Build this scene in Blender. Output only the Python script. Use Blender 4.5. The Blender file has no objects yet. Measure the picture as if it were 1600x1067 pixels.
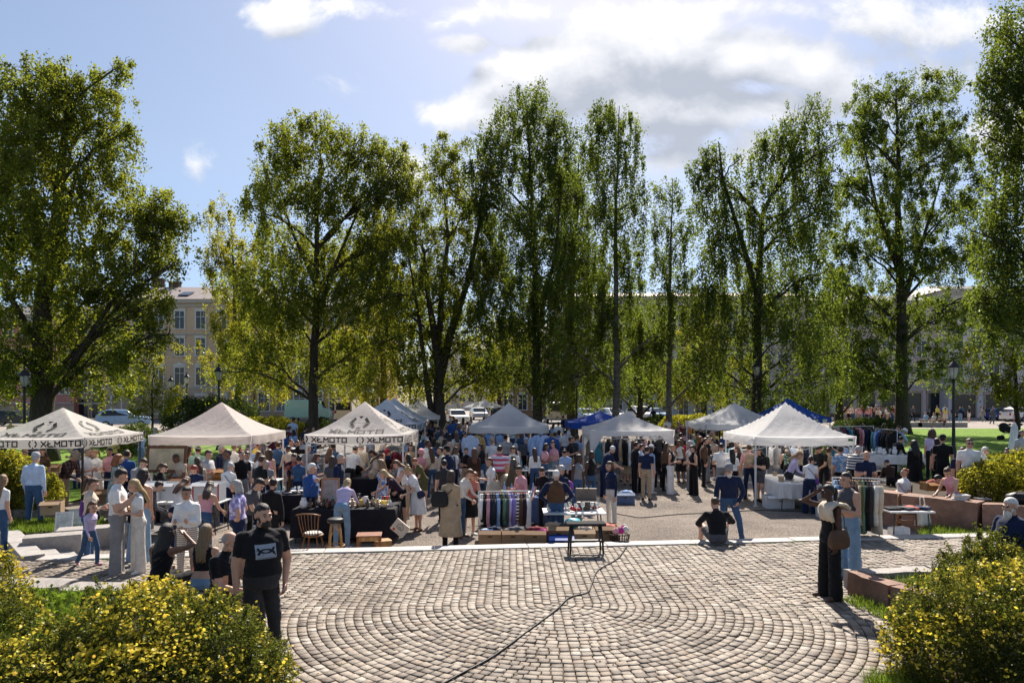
import bpy, bmesh, math, random
import numpy as np
from mathutils import Vector, Matrix, Euler, noise as mnoise
R = math.radians
PI = math.pi
sin, cos = math.sin, math.cos
random.seed(7)
rng = np.random.default_rng(11)
scene = bpy.context.scene
COL = scene.collection
F = 1100.0      # focal length in photo pixels (1600 wide)
CZ = 2.94       # camera height above the paved platform
HV = 620.0      # photo row of the horizon

def sstep(a, b, x):
    t = min(1.0, max(0.0, (x - a) / (b - a)))
    return t * t * (3 - 2 * t)

def kerb_y(x):
    return 13.64 + 0.115 * x

def ground_z(x, y):
    """height of the natural ground: a shallow gravel bowl inside a slightly higher park"""
    if y < kerb_y(x) + 0.1:
        return -0.30
    z = -0.30
    side = max(sstep(10.6, 13.6, x) * 0.53, sstep(10.2, 12.2, -x) * 0.22)
    side *= sstep(13.6, 15.2, y)
    back = sstep(38, 62, y) * 0.55
    return z + max(side, back)

def at(u, D, z=None):
    x = (u - 800.0) * D / F
    return Vector((x, D, ground_z(x, D) if z is None else z))

def pz(v, D):
    return CZ - (v - HV) * D / F

# ------------------------------------------------------------------ materials
MATS = {}
def new_mat(name):
    m = bpy.data.materials.new(name); m.use_nodes = True
    nt = m.node_tree
    for n in list(nt.nodes): nt.nodes.remove(n)
    out = nt.nodes.new('ShaderNodeOutputMaterial')
    return m, nt, out

def N(nt, kind, **kw):
    n = nt.nodes.new(kind)
    for k, v in kw.items():
        if k in n.inputs: n.inputs[k].default_value = v
        else: setattr(n, k, v)
    return n

def L(nt, a, b): nt.links.new(a, b)

def rgba(c): return (c[0], c[1], c[2], 1.0)

def ramp(nt, fac, stops, interp='LINEAR'):
    r = nt.nodes.new('ShaderNodeValToRGB'); r.color_ramp.interpolation = interp
    e = r.color_ramp.elements
    while len(e) < len(stops): e.new(0.5)
    for i, (p, c) in enumerate(stops):
        e[i].position = p; e[i].color = rgba(c)
    L(nt, fac, r.inputs[0])
    return r.outputs[0]

def mul(c, k): return tuple(min(1.0, max(0.0, x * k)) for x in c)

def surf(name, col, rough=0.8, var=0.22, scale=6.0, bump=0.15, bscale=60.0, metal=0.0, spec=0.3, trans=0.0, detail=5.0, coords='Object', stretch=None, bdist=0.01, sheen=0.0):
    """general procedural surface: colour broken by two octaves of noise, bump by a finer one"""
    if name in MATS: return MATS[name]
    m, nt, out = new_mat(name)
    tc = N(nt, 'ShaderNodeTexCoord'); vec = tc.outputs[coords]
    if stretch:
        mp = N(nt, 'ShaderNodeMapping'); mp.inputs['Scale'].default_value = stretch
        L(nt, vec, mp.inputs['Vector']); vec = mp.outputs[0]
    n1 = N(nt, 'ShaderNodeTexNoise', Scale=scale, Detail=detail, Roughness=0.65)
    L(nt, vec, n1.inputs['Vector'])
    c = ramp(nt, n1.outputs['Fac'], [(0.3, mul(col, 1 - var)), (0.52, col), (0.75, mul(col, 1 + var))])
    p = N(nt, 'ShaderNodeBsdfPrincipled', Roughness=rough, Metallic=metal)
    p.inputs['Specular IOR Level'].default_value = spec
    if sheen: p.inputs['Sheen Weight'].default_value = sheen
    L(nt, c, p.inputs['Base Color'])
    n2 = N(nt, 'ShaderNodeTexNoise', Scale=bscale, Detail=4.0)
    L(nt, vec, n2.inputs['Vector'])
    b = N(nt, 'ShaderNodeBump', Strength=bump, Distance=bdist)
    L(nt, n2.outputs['Fac'], b.inputs['Height']); L(nt, b.outputs[0], p.inputs['Normal'])
    sh = p.outputs[0]
    if trans > 0:
        t = N(nt, 'ShaderNodeBsdfTranslucent'); L(nt, c, t.inputs['Color'])
        mx = N(nt, 'ShaderNodeMixShader'); mx.inputs[0].default_value = trans
        L(nt, sh, mx.inputs[1]); L(nt, t.outputs[0], mx.inputs[2]); sh = mx.outputs[0]
    L(nt, sh, out.inputs['Surface'])
    MATS[name] = m
    return m

PAL = dict(white=(.78,.77,.75), offwhite=(.66,.62,.56), cream=(.62,.53,.41), black=(.012,.012,.014), charcoal=(.035,.036,.04),
  navy=(.014,.022,.06), blue=(.03,.085,.26), lblue=(.30,.43,.66), paleblue=(.50,.60,.76), denim=(.045,.095,.19), ldenim=(.20,.31,.44), teal=(.08,.27,.32),
  grey=(.24,.24,.25), lgrey=(.46,.46,.47), dgrey=(.085,.085,.095), red=(.50,.03,.035), maroon=(.16,.02,.03), pink=(.66,.33,.36), coral=(.55,.17,.13),
  lilac=(.55,.48,.68), violet=(.27,.20,.50), purple=(.16,.05,.26), plum=(.035,.018,.035), green=(.05,.22,.07), mint=(.35,.55,.45), sage=(.13,.22,.14), olive=(.10,.10,.035),
  brown=(.11,.06,.035), dbrown=(.045,.027,.02), tan=(.40,.29,.19), khaki=(.42,.31,.20), yellow=(.70,.55,.12), orange=(.60,.22,.05), gold=(.5,.33,.12), turquoise=(.02,.42,.52), magenta=(.62,.03,.30))
SKINS = dict(f=(.58,.34,.24), t=(.46,.25,.165), b=(.21,.105,.065), d=(.075,.038,.027))
HAIRS = dict(black=(.010,.008,.008), dark=(.022,.014,.011), brown=(.065,.034,.02), chestnut=(.12,.055,.028), ginger=(.26,.085,.025), red=(.22,.03,.02),
  dblond=(.24,.15,.075), blond=(.42,.29,.14), grey=(.40,.39,.38), white=(.72,.70,.67))

def cloth(c):
    """garment fabric, plain or patterned by name"""
    k = 'cloth_' + c
    if k in MATS: return MATS[k]
    if c in PAL:
        return surf(k, PAL[c], rough=0.88, var=0.16, scale=9, bump=0.55, bscale=13, bdist=0.022, spec=0.12, sheen=0.12, detail=3)
    m, nt, out = new_mat(k)
    tc = N(nt, 'ShaderNodeTexCoord')
    p = N(nt, 'ShaderNodeBsdfPrincipled', Roughness=0.88); p.inputs['Specular IOR Level'].default_value = 0.12
    if c in ('plaid', 'stripe', 'pinkstripe', 'thinstripe', 'lilacstripe'):
        def bars(axis, freq):
            mp = N(nt, 'ShaderNodeMapping'); L(nt, tc.outputs['Object'], mp.inputs[0])
            w = N(nt, 'ShaderNodeTexWave', wave_type='BANDS', bands_direction=axis, Scale=freq, Distortion=0.6, Detail=1.0)
            w.inputs['Detail Scale'].default_value = 1.5
            L(nt, mp.outputs[0], w.inputs['Vector']); return w.outputs['Fac']
        if c == 'plaid':
            a = ramp(nt, bars('Z', 3.2), [(.25, (.16,.10,.08)), (.6, (.035,.028,.035)), (.9, (.28,.18,.15))])
            b = ramp(nt, bars('X', 3.2), [(.3, (.9,.85,.85)), (.7, (.35,.28,.3))])
            mx = N(nt, 'ShaderNodeMix', data_type='RGBA', blend_type='MULTIPLY'); mx.inputs[0].default_value = 1
            L(nt, a, mx.inputs[6]); L(nt, b, mx.inputs[7]); colr = mx.outputs[2]
        else:
            fr, c1, c2 = {'stripe': (4.5, (.75,.73,.70), (.02,.02,.025)), 'pinkstripe': (2.2, (.50,.09,.16), (.62,.60,.68)),
                          'thinstripe': (9., (.72,.66,.58), (.26,.20,.16)), 'lilacstripe': (6, (.6,.52,.7), (.7,.68,.72))}[c]
            colr = ramp(nt, bars('Z', fr), [(.42, c1), (.55, c2)])
    else:
        base, spots, sc = {'floral': ((.14,.24,.50), (.74,.75,.76), 16), 'lilacfloral': ((.25,.22,.48), (.60,.55,.70), 14), 'blueprint': ((.16,.28,.46), (.45,.52,.60), 12),
                           'coralprint': ((.50,.15,.12), (.025,.015,.02), 5), 'greenprint': ((.02,.07,.06), (.25,.35,.30), 18), 'tealfloral': ((.12,.24,.27), (.42,.40,.33), 15)}[c]
        v = N(nt, 'ShaderNodeTexNoise', Scale=sc, Detail=2.5); L(nt, tc.outputs['Object'], v.inputs['Vector'])
        colr = ramp(nt, v.outputs['Fac'], [(.46, base), (.56, spots)])
    L(nt, colr, p.inputs['Base Color'])
    n2 = N(nt, 'ShaderNodeTexNoise', Scale=13.0, Detail=3.0); L(nt, tc.outputs['Object'], n2.inputs['Vector'])
    b = N(nt, 'ShaderNodeBump', Strength=0.5, Distance=0.02); L(nt, n2.outputs['Fac'], b.inputs['Height']); L(nt, b.outputs[0], p.inputs['Normal'])
    L(nt, p.outputs[0], out.inputs['Surface']); MATS[k] = m
    return m

def skin(c):
    k = 'skin_' + c
    if k in MATS: return MATS[k]
    m = surf(k, SKINS[c], rough=0.5, var=0.10, scale=7, bump=0.06, bscale=90, spec=0.35)
    p = [n for n in m.node_tree.nodes if n.type == 'BSDF_PRINCIPLED'][0]
    p.inputs['Subsurface Weight'].default_value = 0.12
    p.inputs['Subsurface Radius'].default_value = (0.02, 0.008, 0.004)
    return m

def hairmat(c):
    return surf('hair_' + c, HAIRS[c], rough=0.42, var=0.35, scale=10, bump=0.7, bscale=30, spec=0.4, stretch=(9, 9, 1.0), bdist=0.01)

def wood(name, c): return surf('wood_' + name, c, rough=0.5, var=0.35, scale=5, bump=0.15, bscale=30, stretch=(6, 6, 1), spec=0.3)
def metal(name, c, rough=0.35): return surf('metal_' + name, c, rough=rough, var=0.15, scale=8, bump=0.05, metal=0.8)
def paint(name, c, rough=0.4): return surf('paint_' + name, c, rough=rough, var=0.08, scale=3, bump=0.04, spec=0.4)

def glass_dark(name='window_glass', c=(.02,.026,.032)):
    return surf(name, c, rough=0.08, var=0.3, scale=0.8, bump=0.02, bscale=2, spec=0.6)

# ------------------------------------------------------------------ mesh builder
class MB:
    def __init__(s): s.v = []; s.f = []; s.m = []; s.sm = []
    def add(s, vs, fs, mi=0, smooth=False):
        o = len(s.v); s.v.extend([tuple(p) for p in vs])
        for f in fs:
            s.f.append(tuple(i + o for i in f)); s.m.append(mi); s.sm.append(smooth)
        return s
    def box(s, c, d, mi=0, rot=None, bev=0.0):
        x, y, z = d[0] / 2, d[1] / 2, d[2] / 2
        if bev <= 0 or min(x, y, z) < bev * 1.5:
            vs = [Vector((a * x, b * y, e * z)) for e in (-1, 1) for b in (-1, 1) for a in (-1, 1)]
            fs = [(0,2,3,1), (4,5,7,6), (0,1,5,4), (2,6,7,3), (0,4,6,2), (1,3,7,5)]
        else:
            bm = bmesh.new(); bmesh.ops.create_cube(bm, size=1.0)
            for w in bm.verts: w.co = Vector((w.co.x * 2 * x, w.co.y * 2 * y, w.co.z * 2 * z))
            bmesh.ops.bevel(bm, geom=list(bm.edges), offset=bev, segments=2, affect='EDGES', profile=0.6)
            bm.verts.index_update()
            vs = [w.co.copy() for w in bm.verts]; fs = [tuple(w.index for w in f.verts) for f in bm.faces]; bm.free()
        M = rot.to_matrix() if isinstance(rot, Euler) else (Matrix.Rotation(rot, 3, 'Z') if rot else None)
        c = Vector(c)
        return s.add([(M @ p if M else p) + c for p in vs], fs, mi)
    def tube(s, pts, rad, n=8, mi=0, cap=True, smooth=True, flat=1.0):
        pts = [Vector(p) for p in pts]
        rad = rad if isinstance(rad, (list, tuple)) else [rad] * len(pts)
        up = None; rings = []
        for i, p in enumerate(pts):
            a = pts[max(i - 1, 0)]; b = pts[min(i + 1, len(pts) - 1)]
            t = (b - a)
            t = t.normalized() if t.length > 1e-9 else Vector((0, 0, 1))
            if up is None: up = Vector((1, 0, 0)) if abs(t.x) < 0.9 else Vector((0, 1, 0))
            nx = (up - t * up.dot(t)).normalized(); ny = t.cross(nx); up = nx
            rings.append([p + (nx * cos(2 * PI * k / n) + ny * sin(2 * PI * k / n) * flat) * rad[i] for k in range(n)])
        vs = [q for r in rings for q in r]; fs = []
        for i in range(len(pts) - 1):
            for k in range(n):
                k2 = (k + 1) % n
                fs.append((i * n + k, i * n + k2, (i + 1) * n + k2, (i + 1) * n + k))
        if cap:
            fs.append(tuple(range(n))[::-1]); fs.append(tuple(range((len(pts) - 1) * n, len(pts) * n)))
        return s.add(vs, fs, mi, smooth)
    def lathe(s, c, prof, n=16, mi=0, smooth=True, sx=1.0, sy=1.0):
        c = Vector(c); vs = []; fs = []
        for r, z in prof:
            for k in range(n):
                a = 2 * PI * k / n
                vs.append(c + Vector((r * cos(a) * sx, r * sin(a) * sy, z)))
        for i in range(len(prof) - 1):
            for k in range(n):
                k2 = (k + 1) % n
                fs.append((i * n + k, i * n + k2, (i + 1) * n + k2, (i + 1) * n + k))
        fs.append(tuple(range(n))[::-1]); fs.append(tuple(range((len(prof) - 1) * n, len(prof) * n)))
        return s.add(vs, fs, mi, smooth)
    def ell(s, c, r, n=12, m=8, mi=0, jit=0.0, rot=None):
        c = Vector(c); vs = []; fs = []
        M = rot.to_matrix() if rot else None
        for i in range(m + 1):
            ph = PI * i / m
            for k in range(n):
                a = 2 * PI * k / n
                d = Vector((sin(ph) * cos(a), sin(ph) * sin(a), cos(ph)))
                q = 1 + (jit * mnoise.noise(d * 2.3 + c * 3) if jit else 0)
                p = Vector((d.x * r[0] * q, d.y * r[1] * q, d.z * r[2] * q))
                vs.append((M @ p if M else p) + c)
        for i in range(m):
            for k in range(n):
                k2 = (k + 1) % n
                fs.append((i * n + k, (i + 1) * n + k, (i + 1) * n + k2, i * n + k2))
        return s.add(vs, fs, mi, True)
    def prism(s, poly, z0, z1, mi=0, M=None):
        """poly: list of (a,b) in a plane, extruded from z0 to z1; M maps (a,b,z) into space"""
        n = len(poly)
        vs = [Vector((a, b, z0)) for a, b in poly] + [Vector((a, b, z1)) for a, b in poly]
        fs = [tuple(range(n))[::-1], tuple(range(n, 2 * n))] + [(i, (i + 1) % n, n + (i + 1) % n, n + i) for i in range(n)]
        return s.add([M @ p for p in vs] if M else vs, fs, mi)
    def mesh(s, name, mats):
        me = bpy.data.meshes.new(name)
        me.from_pydata(s.v, [], s.f)
        for m in (mats if isinstance(mats, (list, tuple)) else [mats]): me.materials.append(m)
        me.polygons.foreach_set('material_index', s.m)
        me.polygons.foreach_set('use_smooth', s.sm)
        me.update()
        return me
    def build(s, name, mats, parent=None, loc=None, rz=0.0):
        o = bpy.data.objects.new(name, s.mesh(name, mats)); COL.objects.link(o)
        if parent is not None: o.parent = parent
        if loc is not None: o.location = loc
        if rz: o.rotation_euler = (0, 0, rz)
        return o

def link(name, me, parent=None, loc=None, rz=0.0):
    o = bpy.data.objects.new(name, me); COL.objects.link(o)
    if parent is not None: o.parent = parent
    if loc is not None: o.location = loc
    if rz: o.rotation_euler = (0, 0, rz)
    return o

USED = {}
def tag(o, label=None, cat=None, group=None, kind=None):
    if label:
        o['label'] = label
        if label in USED and not group: print('DUP LABEL', label)
        USED[label] = 1
    if cat: o['category'] = cat
    if group: o['group'] = group
    if kind: o['kind'] = kind
    return o

def empty(name, loc, rz=0.0, label=None, cat=None, group=None):
    o = bpy.data.objects.new(name, None); COL.objects.link(o)
    o.location = loc; o.rotation_euler = (0, 0, rz); o.empty_display_size = 0.2
    return tag(o, label, cat, group)

def kids(o): return [c for c in bpy.data.objects if c.parent == o]
def copy_tree(o, parent=None):
    c = o.copy(); COL.objects.link(c)
    if parent is not None: c.parent = parent
    for ch in list(o.children): copy_tree(ch, c)
    return c

def np_mesh(name, verts, quads, mats, smooth=False, attrs=None, mat_idx=None):
    """fast mesh from numpy arrays of quads (or triangles)"""
    me = bpy.data.meshes.new(name)
    nv, nf, k = len(verts), len(quads), quads.shape[1]
    me.vertices.add(nv); me.vertices.foreach_set('co', np.ascontiguousarray(verts, dtype=np.float32).ravel())
    me.loops.add(nf * k); me.loops.foreach_set('vertex_index', np.ascontiguousarray(quads, dtype=np.int32).ravel())
    me.polygons.add(nf)
    me.polygons.foreach_set('loop_start', np.arange(0, nf * k, k, dtype=np.int32))
    me.polygons.foreach_set('loop_total', np.full(nf, k, dtype=np.int32))
    if mat_idx is not None: me.polygons.foreach_set('material_index', np.ascontiguousarray(mat_idx, dtype=np.int32))
    if smooth: me.polygons.foreach_set('use_smooth', np.ones(nf, dtype=bool))
    for m in (mats if isinstance(mats, (list, tuple)) else [mats]): me.materials.append(m)
    for an, (dom, vals) in (attrs or {}).items():
        a = me.attributes.new(an, 'FLOAT', dom); a.data.foreach_set('value', np.ascontiguousarray(vals, dtype=np.float32))
    me.update(calc_edges=True)
    return me

# ------------------------------------------------------------------ camera, sun, sky
cam = bpy.data.cameras.new('camera'); cam.lens = 36 * F / 1600.0; cam.sensor_width = 36
cam.shift_y = (HV - 533.5) / 1600.0; cam.clip_end = 3000; cam.clip_start = 0.1
camo = bpy.data.objects.new('camera', cam); COL.objects.link(camo)
camo.location = (0, 0, CZ); camo.rotation_euler = (R(90), 0, 0)
scene.camera = camo
SUN_EL, SUN_AZ = 44.0, 8.0      # azimuth: clockwise from the viewing direction (+Y)
sd = Vector((sin(R(SUN_AZ)) * cos(R(SUN_EL)), cos(R(SUN_AZ)) * cos(R(SUN_EL)), sin(R(SUN_EL))))
sl = bpy.data.lights.new('sun', 'SUN'); sl.energy = 4.6; sl.angle = R(0.55); sl.color = (1.0, 0.92, 0.82)
so = bpy.data.objects.new('sun', sl); COL.objects.link(so); so.rotation_euler = (-sd).to_track_quat('-Z', 'Y').to_euler(); so.location = (0, 0, 60)

world = bpy.data.worlds.new('World'); scene.world = world; world.use_nodes = True
def build_world():
    nt = world.node_tree
    for n in list(nt.nodes): nt.nodes.remove(n)
    out = N(nt, 'ShaderNodeOutputWorld'); bg = N(nt, 'ShaderNodeBackground', Strength=0.085)
    sky = N(nt, 'ShaderNodeTexSky', sky_type='NISHITA'); sky.sun_disc = False
    sky.sun_elevation = R(SUN_EL); sky.sun_rotation = R(SUN_AZ); sky.altitude = 50; sky.air_density = 1.0; sky.dust_density = 0.45; sky.ozone_density = 2.4
    tc = N(nt, 'ShaderNodeTexCoord')
    sep = N(nt, 'ShaderNodeSeparateXYZ'); L(nt, tc.outputs['Generated'], sep.inputs[0])
    def M(op, a, b=None, c=None, clamp=False):
        n = N(nt, 'ShaderNodeMath', operation=op, use_clamp=clamp)
        for i, x in enumerate((a, b, c)):
            if x is None: continue
            if isinstance(x, (int, float)): n.inputs[i].default_value = x
            else: L(nt, x, n.inputs[i])
        return n.outputs[0]
    yy = M('MAXIMUM', sep.outputs[1], 0.05)
    X = M('DIVIDE', sep.outputs[0], yy); Z = M('DIVIDE', sep.outputs[2], yy)
    # clouds: a handful of soft ellipsoids in direction space, broken up by fractal noise
    cl = [(930,105,170,95,1.1), (1040,85,190,90,1.15), (1160,95,170,70,1.1), (1260,115,130,65,1), (850,130,130,95,1.1), (750,175,120,45,.8), (1040,160,300,60,1), (1210,165,180,50,.9), (1310,150,100,60,.6),
          (800,22,300,30,.42), (440,25,85,42,.8), (520,8,140,24,.5), (307,258,34,34,.36), (1500,40,130,60,.5), (1390,30,140,36,.4), (1490,120,90,55,.5), (1560,200,90,70,.5), (1200,220,90,60,.5),
          (1060,245,80,40,.45), (640,270,50,50,.5), (735,68,55,20,.6), (1100,12,200,22,.3)]
    def density(dx, dz):
        x = M('ADD', X, dx) if dx else X; z = M('ADD', Z, dz) if dz else Z
        cv = N(nt, 'ShaderNodeCombineXYZ'); L(nt, x, cv.inputs[0]); L(nt, M('MULTIPLY', z, 1.25), cv.inputs[1])
        nz = N(nt, 'ShaderNodeTexNoise', Scale=6.5, Detail=10.0, Roughness=0.62, Distortion=0.25); L(nt, cv.outputs[0], nz.inputs['Vector'])
        tot = None
        for (u, v, ru, rv, w) in cl:
            ax = M('MULTIPLY', M('SUBTRACT', x, (u - 800) / F), F / ru); az = M('MULTIPLY', M('SUBTRACT', z, (HV - v) / F), F / rv)
            q = M('SUBTRACT', 1.0, M('SQRT', M('ADD', M('MULTIPLY', ax, ax), M('MULTIPLY', az, az))))
            q = M('MULTIPLY', M('MAXIMUM', q, -0.6), w)
            tot = q if tot is None else M('SMOOTH_MAX', tot, q, 0.25)
        d = M('ADD', M('ADD', tot, 0.10), M('MULTIPLY', M('SUBTRACT', nz.outputs['Fac'], 0.5), 1.75))
        return d
    d0 = density(0, 0)
    d1 = density(-0.008, 0.045)
    mask = N(nt, 'ShaderNodeMapRange', interpolation_type='SMOOTHSTEP'); mask.inputs[1].default_value = 0.14; mask.inputs[2].default_value = 0.50
    L(nt, d0, mask.inputs[0])
    lit = N(nt, 'ShaderNodeMapRange'); lit.inputs[1].default_value = -0.55; lit.inputs[2].default_value = 0.75
    L(nt, M('SUBTRACT', M('MULTIPLY', d0, 0.55), d1), lit.inputs[0])
    cc = ramp(nt, lit.outputs[0], [(0.0, (3.0, 3.25, 3.75)), (0.16, (3.7, 3.9, 4.3)), (0.38, (5.0, 5.1, 5.4)), (0.8, (7.4, 7.3, 7.2))])
    tint = N(nt, 'ShaderNodeMix', data_type='RGBA', blend_type='MULTIPLY'); tint.inputs[0].default_value = 1.0
    L(nt, sky.outputs[0], tint.inputs[6]); L(nt, ramp(nt, M('MAXIMUM', sep.outputs[2], 0.0), [(0.0, (.46,.48,.56)), (0.12, (.62,.62,.68)), (0.30, (.93,.81,.74)), (0.6, (1.12,.95,.84))]), tint.inputs[7])
    mx = N(nt, 'ShaderNodeMix', data_type='RGBA')
    L(nt, M('MULTIPLY', M('MULTIPLY', mask.outputs[0], 0.93), M('GREATER_THAN', sep.outputs[2], 0.02)), mx.inputs[0]); L(nt, tint.outputs[2], mx.inputs[6]); L(nt, cc, mx.inputs[7])
    L(nt, mx.outputs[2], bg.inputs['Color']); L(nt, bg.outputs[0], out.inputs['Surface'])
build_world()
vs = scene.view_settings; vs.view_transform = 'Standard'; vs.look = 'None'; vs.gamma = 1.0; vs.exposure = 1.03
scene.cycles.max_bounces = 8; scene.cycles.transparent_max_bounces = 8; scene.cycles.diffuse_bounces = 3; scene.cycles.glossy_bounces = 2
scene.cycles.transmission_bounces = 4; scene.cycles.use_denoising = True; scene.cycles.use_adaptive_sampling = True; scene.cycles.adaptive_threshold = 0.02
scene.cycles.sample_clamp_indirect = 8.0
scene.render.use_persistent_data = False
# ------------------------------------------------------------------ the ground
def grid_patch(name, poly_or_rect, nx, ny, zoff, mat, kind='structure', zf=ground_z, mask=None):
    x0, x1, y0, y1 = poly_or_rect
    xs = np.linspace(x0, x1, nx + 1); ys = np.linspace(y0, y1, ny + 1)
    vs = np.array([(x, y, zf(x, y) + zoff) for y in ys for x in xs], dtype=np.float32)
    q = []
    for j in range(ny):
        for i in range(nx):
            if mask and not mask((xs[i] + xs[i + 1]) / 2, (ys[j] + ys[j + 1]) / 2): continue
            a = j * (nx + 1) + i
            q.append((a, a + 1, a + nx + 2, a + nx + 1))
    me = np_mesh(name, vs, np.array(q), mat, smooth=True)
    o = link(name, me); o['kind'] = kind
    return o

def gravel_mat():
    m, nt, out = new_mat('gravel')
    tc = N(nt, 'ShaderNodeTexCoord'); g = tc.outputs['Object']
    a = N(nt, 'ShaderNodeTexNoise', Scale=0.45, Detail=6.0, Roughness=0.7); L(nt, g, a.inputs['Vector'])
    b = N(nt, 'ShaderNodeTexVoronoi', Scale=42.0); L(nt, g, b.inputs['Vector'])
    c = N(nt, 'ShaderNodeTexNoise', Scale=9.0, Detail=5.0); L(nt, g, c.inputs['Vector'])
    c1 = ramp(nt, a.outputs['Fac'], [(.32, (.17,.145,.125)), (.5, (.25,.215,.185)), (.68, (.34,.295,.255))])
    c2 = ramp(nt, b.outputs['Color'], [(.1, (.45,.43,.42)), (.5, (.9,.88,.86)), (.95, (1.5,1.45,1.38))])
    mx = N(nt, 'ShaderNodeMix', data_type='RGBA', blend_type='MULTIPLY'); mx.inputs[0].default_value = 0.85
    L(nt, c1, mx.inputs[6]); L(nt, c2, mx.inputs[7])
    p = N(nt, 'ShaderNodeBsdfPrincipled', Roughness=0.92); p.inputs['Specular IOR Level'].default_value = 0.2
    L(nt, mx.outputs[2], p.inputs['Base Color'])
    ad = N(nt, 'ShaderNodeMath', operation='ADD'); L(nt, b.outputs['Distance'], ad.inputs[0]); L(nt, c.outputs['Fac'], ad.inputs[1])
    bp = N(nt, 'ShaderNodeBump', Strength=0.9, Distance=0.03); L(nt, ad.outputs[0], bp.inputs['Height']); L(nt, bp.outputs[0], p.inputs['Normal'])
    L(nt, p.outputs[0], out.inputs['Surface']); return m

M_gravel = gravel_mat()
M_lawn = surf('lawn', (.15,.25,.03), rough=0.9, var=0.35, scale=1.2, bump=0.9, bscale=30, bdist=0.05, spec=0.15)
M_path = surf('path', (.30,.26,.22), rough=0.9, var=0.18, scale=1.5, bump=0.4, bscale=60)
M_asph = surf('asphalt', (.16,.15,.145), rough=0.85, var=0.2, scale=1.2, bump=0.4, bscale=60)
M_gran = surf('granite', (.33,.30,.275), rough=0.72, var=0.24, scale=9, bump=0.5, bscale=45, spec=0.3)
M_granl = surf('granite_pale', (.44,.41,.38), rough=0.7, var=0.2, scale=7, bump=0.4, bscale=45, spec=0.35)
M_granr = surf('granite_red', (.25,.145,.105), rough=0.75, var=0.4, scale=2.6, bump=0.7, bscale=22, bdist=0.02, spec=0.3)
M_soil = surf('soil', (.06,.045,.03), rough=0.95, var=0.3, scale=4, bump=0.9, bscale=20, bdist=0.04)

ground = grid_patch('ground', (-220, 220, -60, 420), 110, 120, -0.03, M_asph)
gravel = grid_patch('gravel_square', (-12.5, 12.5, 12.6, 66), 50, 107, 0.0, M_gravel)
gravel2 = grid_patch('gravel_surround', (-60, 70, 40, 68), 65, 28, -0.012, M_path)

def near(x, y, x0, y0, x1, y1, w):
    """distance of a point to a path segment below w"""
    dx, dy = x1 - x0, y1 - y0
    t = max(0, min(1, ((x - x0) * dx + (y - y0) * dy) / (dx * dx + dy * dy)))
    return math.hypot(x - x0 - t * dx, y - y0 - t * dy) < w
path_r = [(13.5, 27), (19.5, 40), (22, 52), (25, 64)]
def on_path(x, y):
    return any(near(x, y, *path_r[i], *path_r[i + 1], 1.3) for i in range(len(path_r) - 1))
lawn_r = grid_patch('lawn', (13.2, 60, 22, 60), 120, 100, 0.012, M_lawn, mask=lambda x, y: not on_path(x, y) and x > 13.4 + max(0, 0.16 * (y - 30)))
lawn_l = grid_patch('lawn', (-60, -12.2, 19, 56), 90, 60, 0.012, M_lawn, mask=lambda x, y: x < -12.6 - 0.12 * (y - 20))
path = grid_patch('path', (12.5, 30, 24, 66), 70, 100, 0.008, M_path, mask=on_path)
plaza = grid_patch('pavement', (14, 80, 60, 92), 60, 32, 0.006, M_path)
street = grid_patch('street', (-120, 14, 68, 82), 100, 14, 0.006, M_asph)
road = grid_patch('road', (-11, -1.5, 82, 300), 10, 60, 0.006, M_path)

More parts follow.
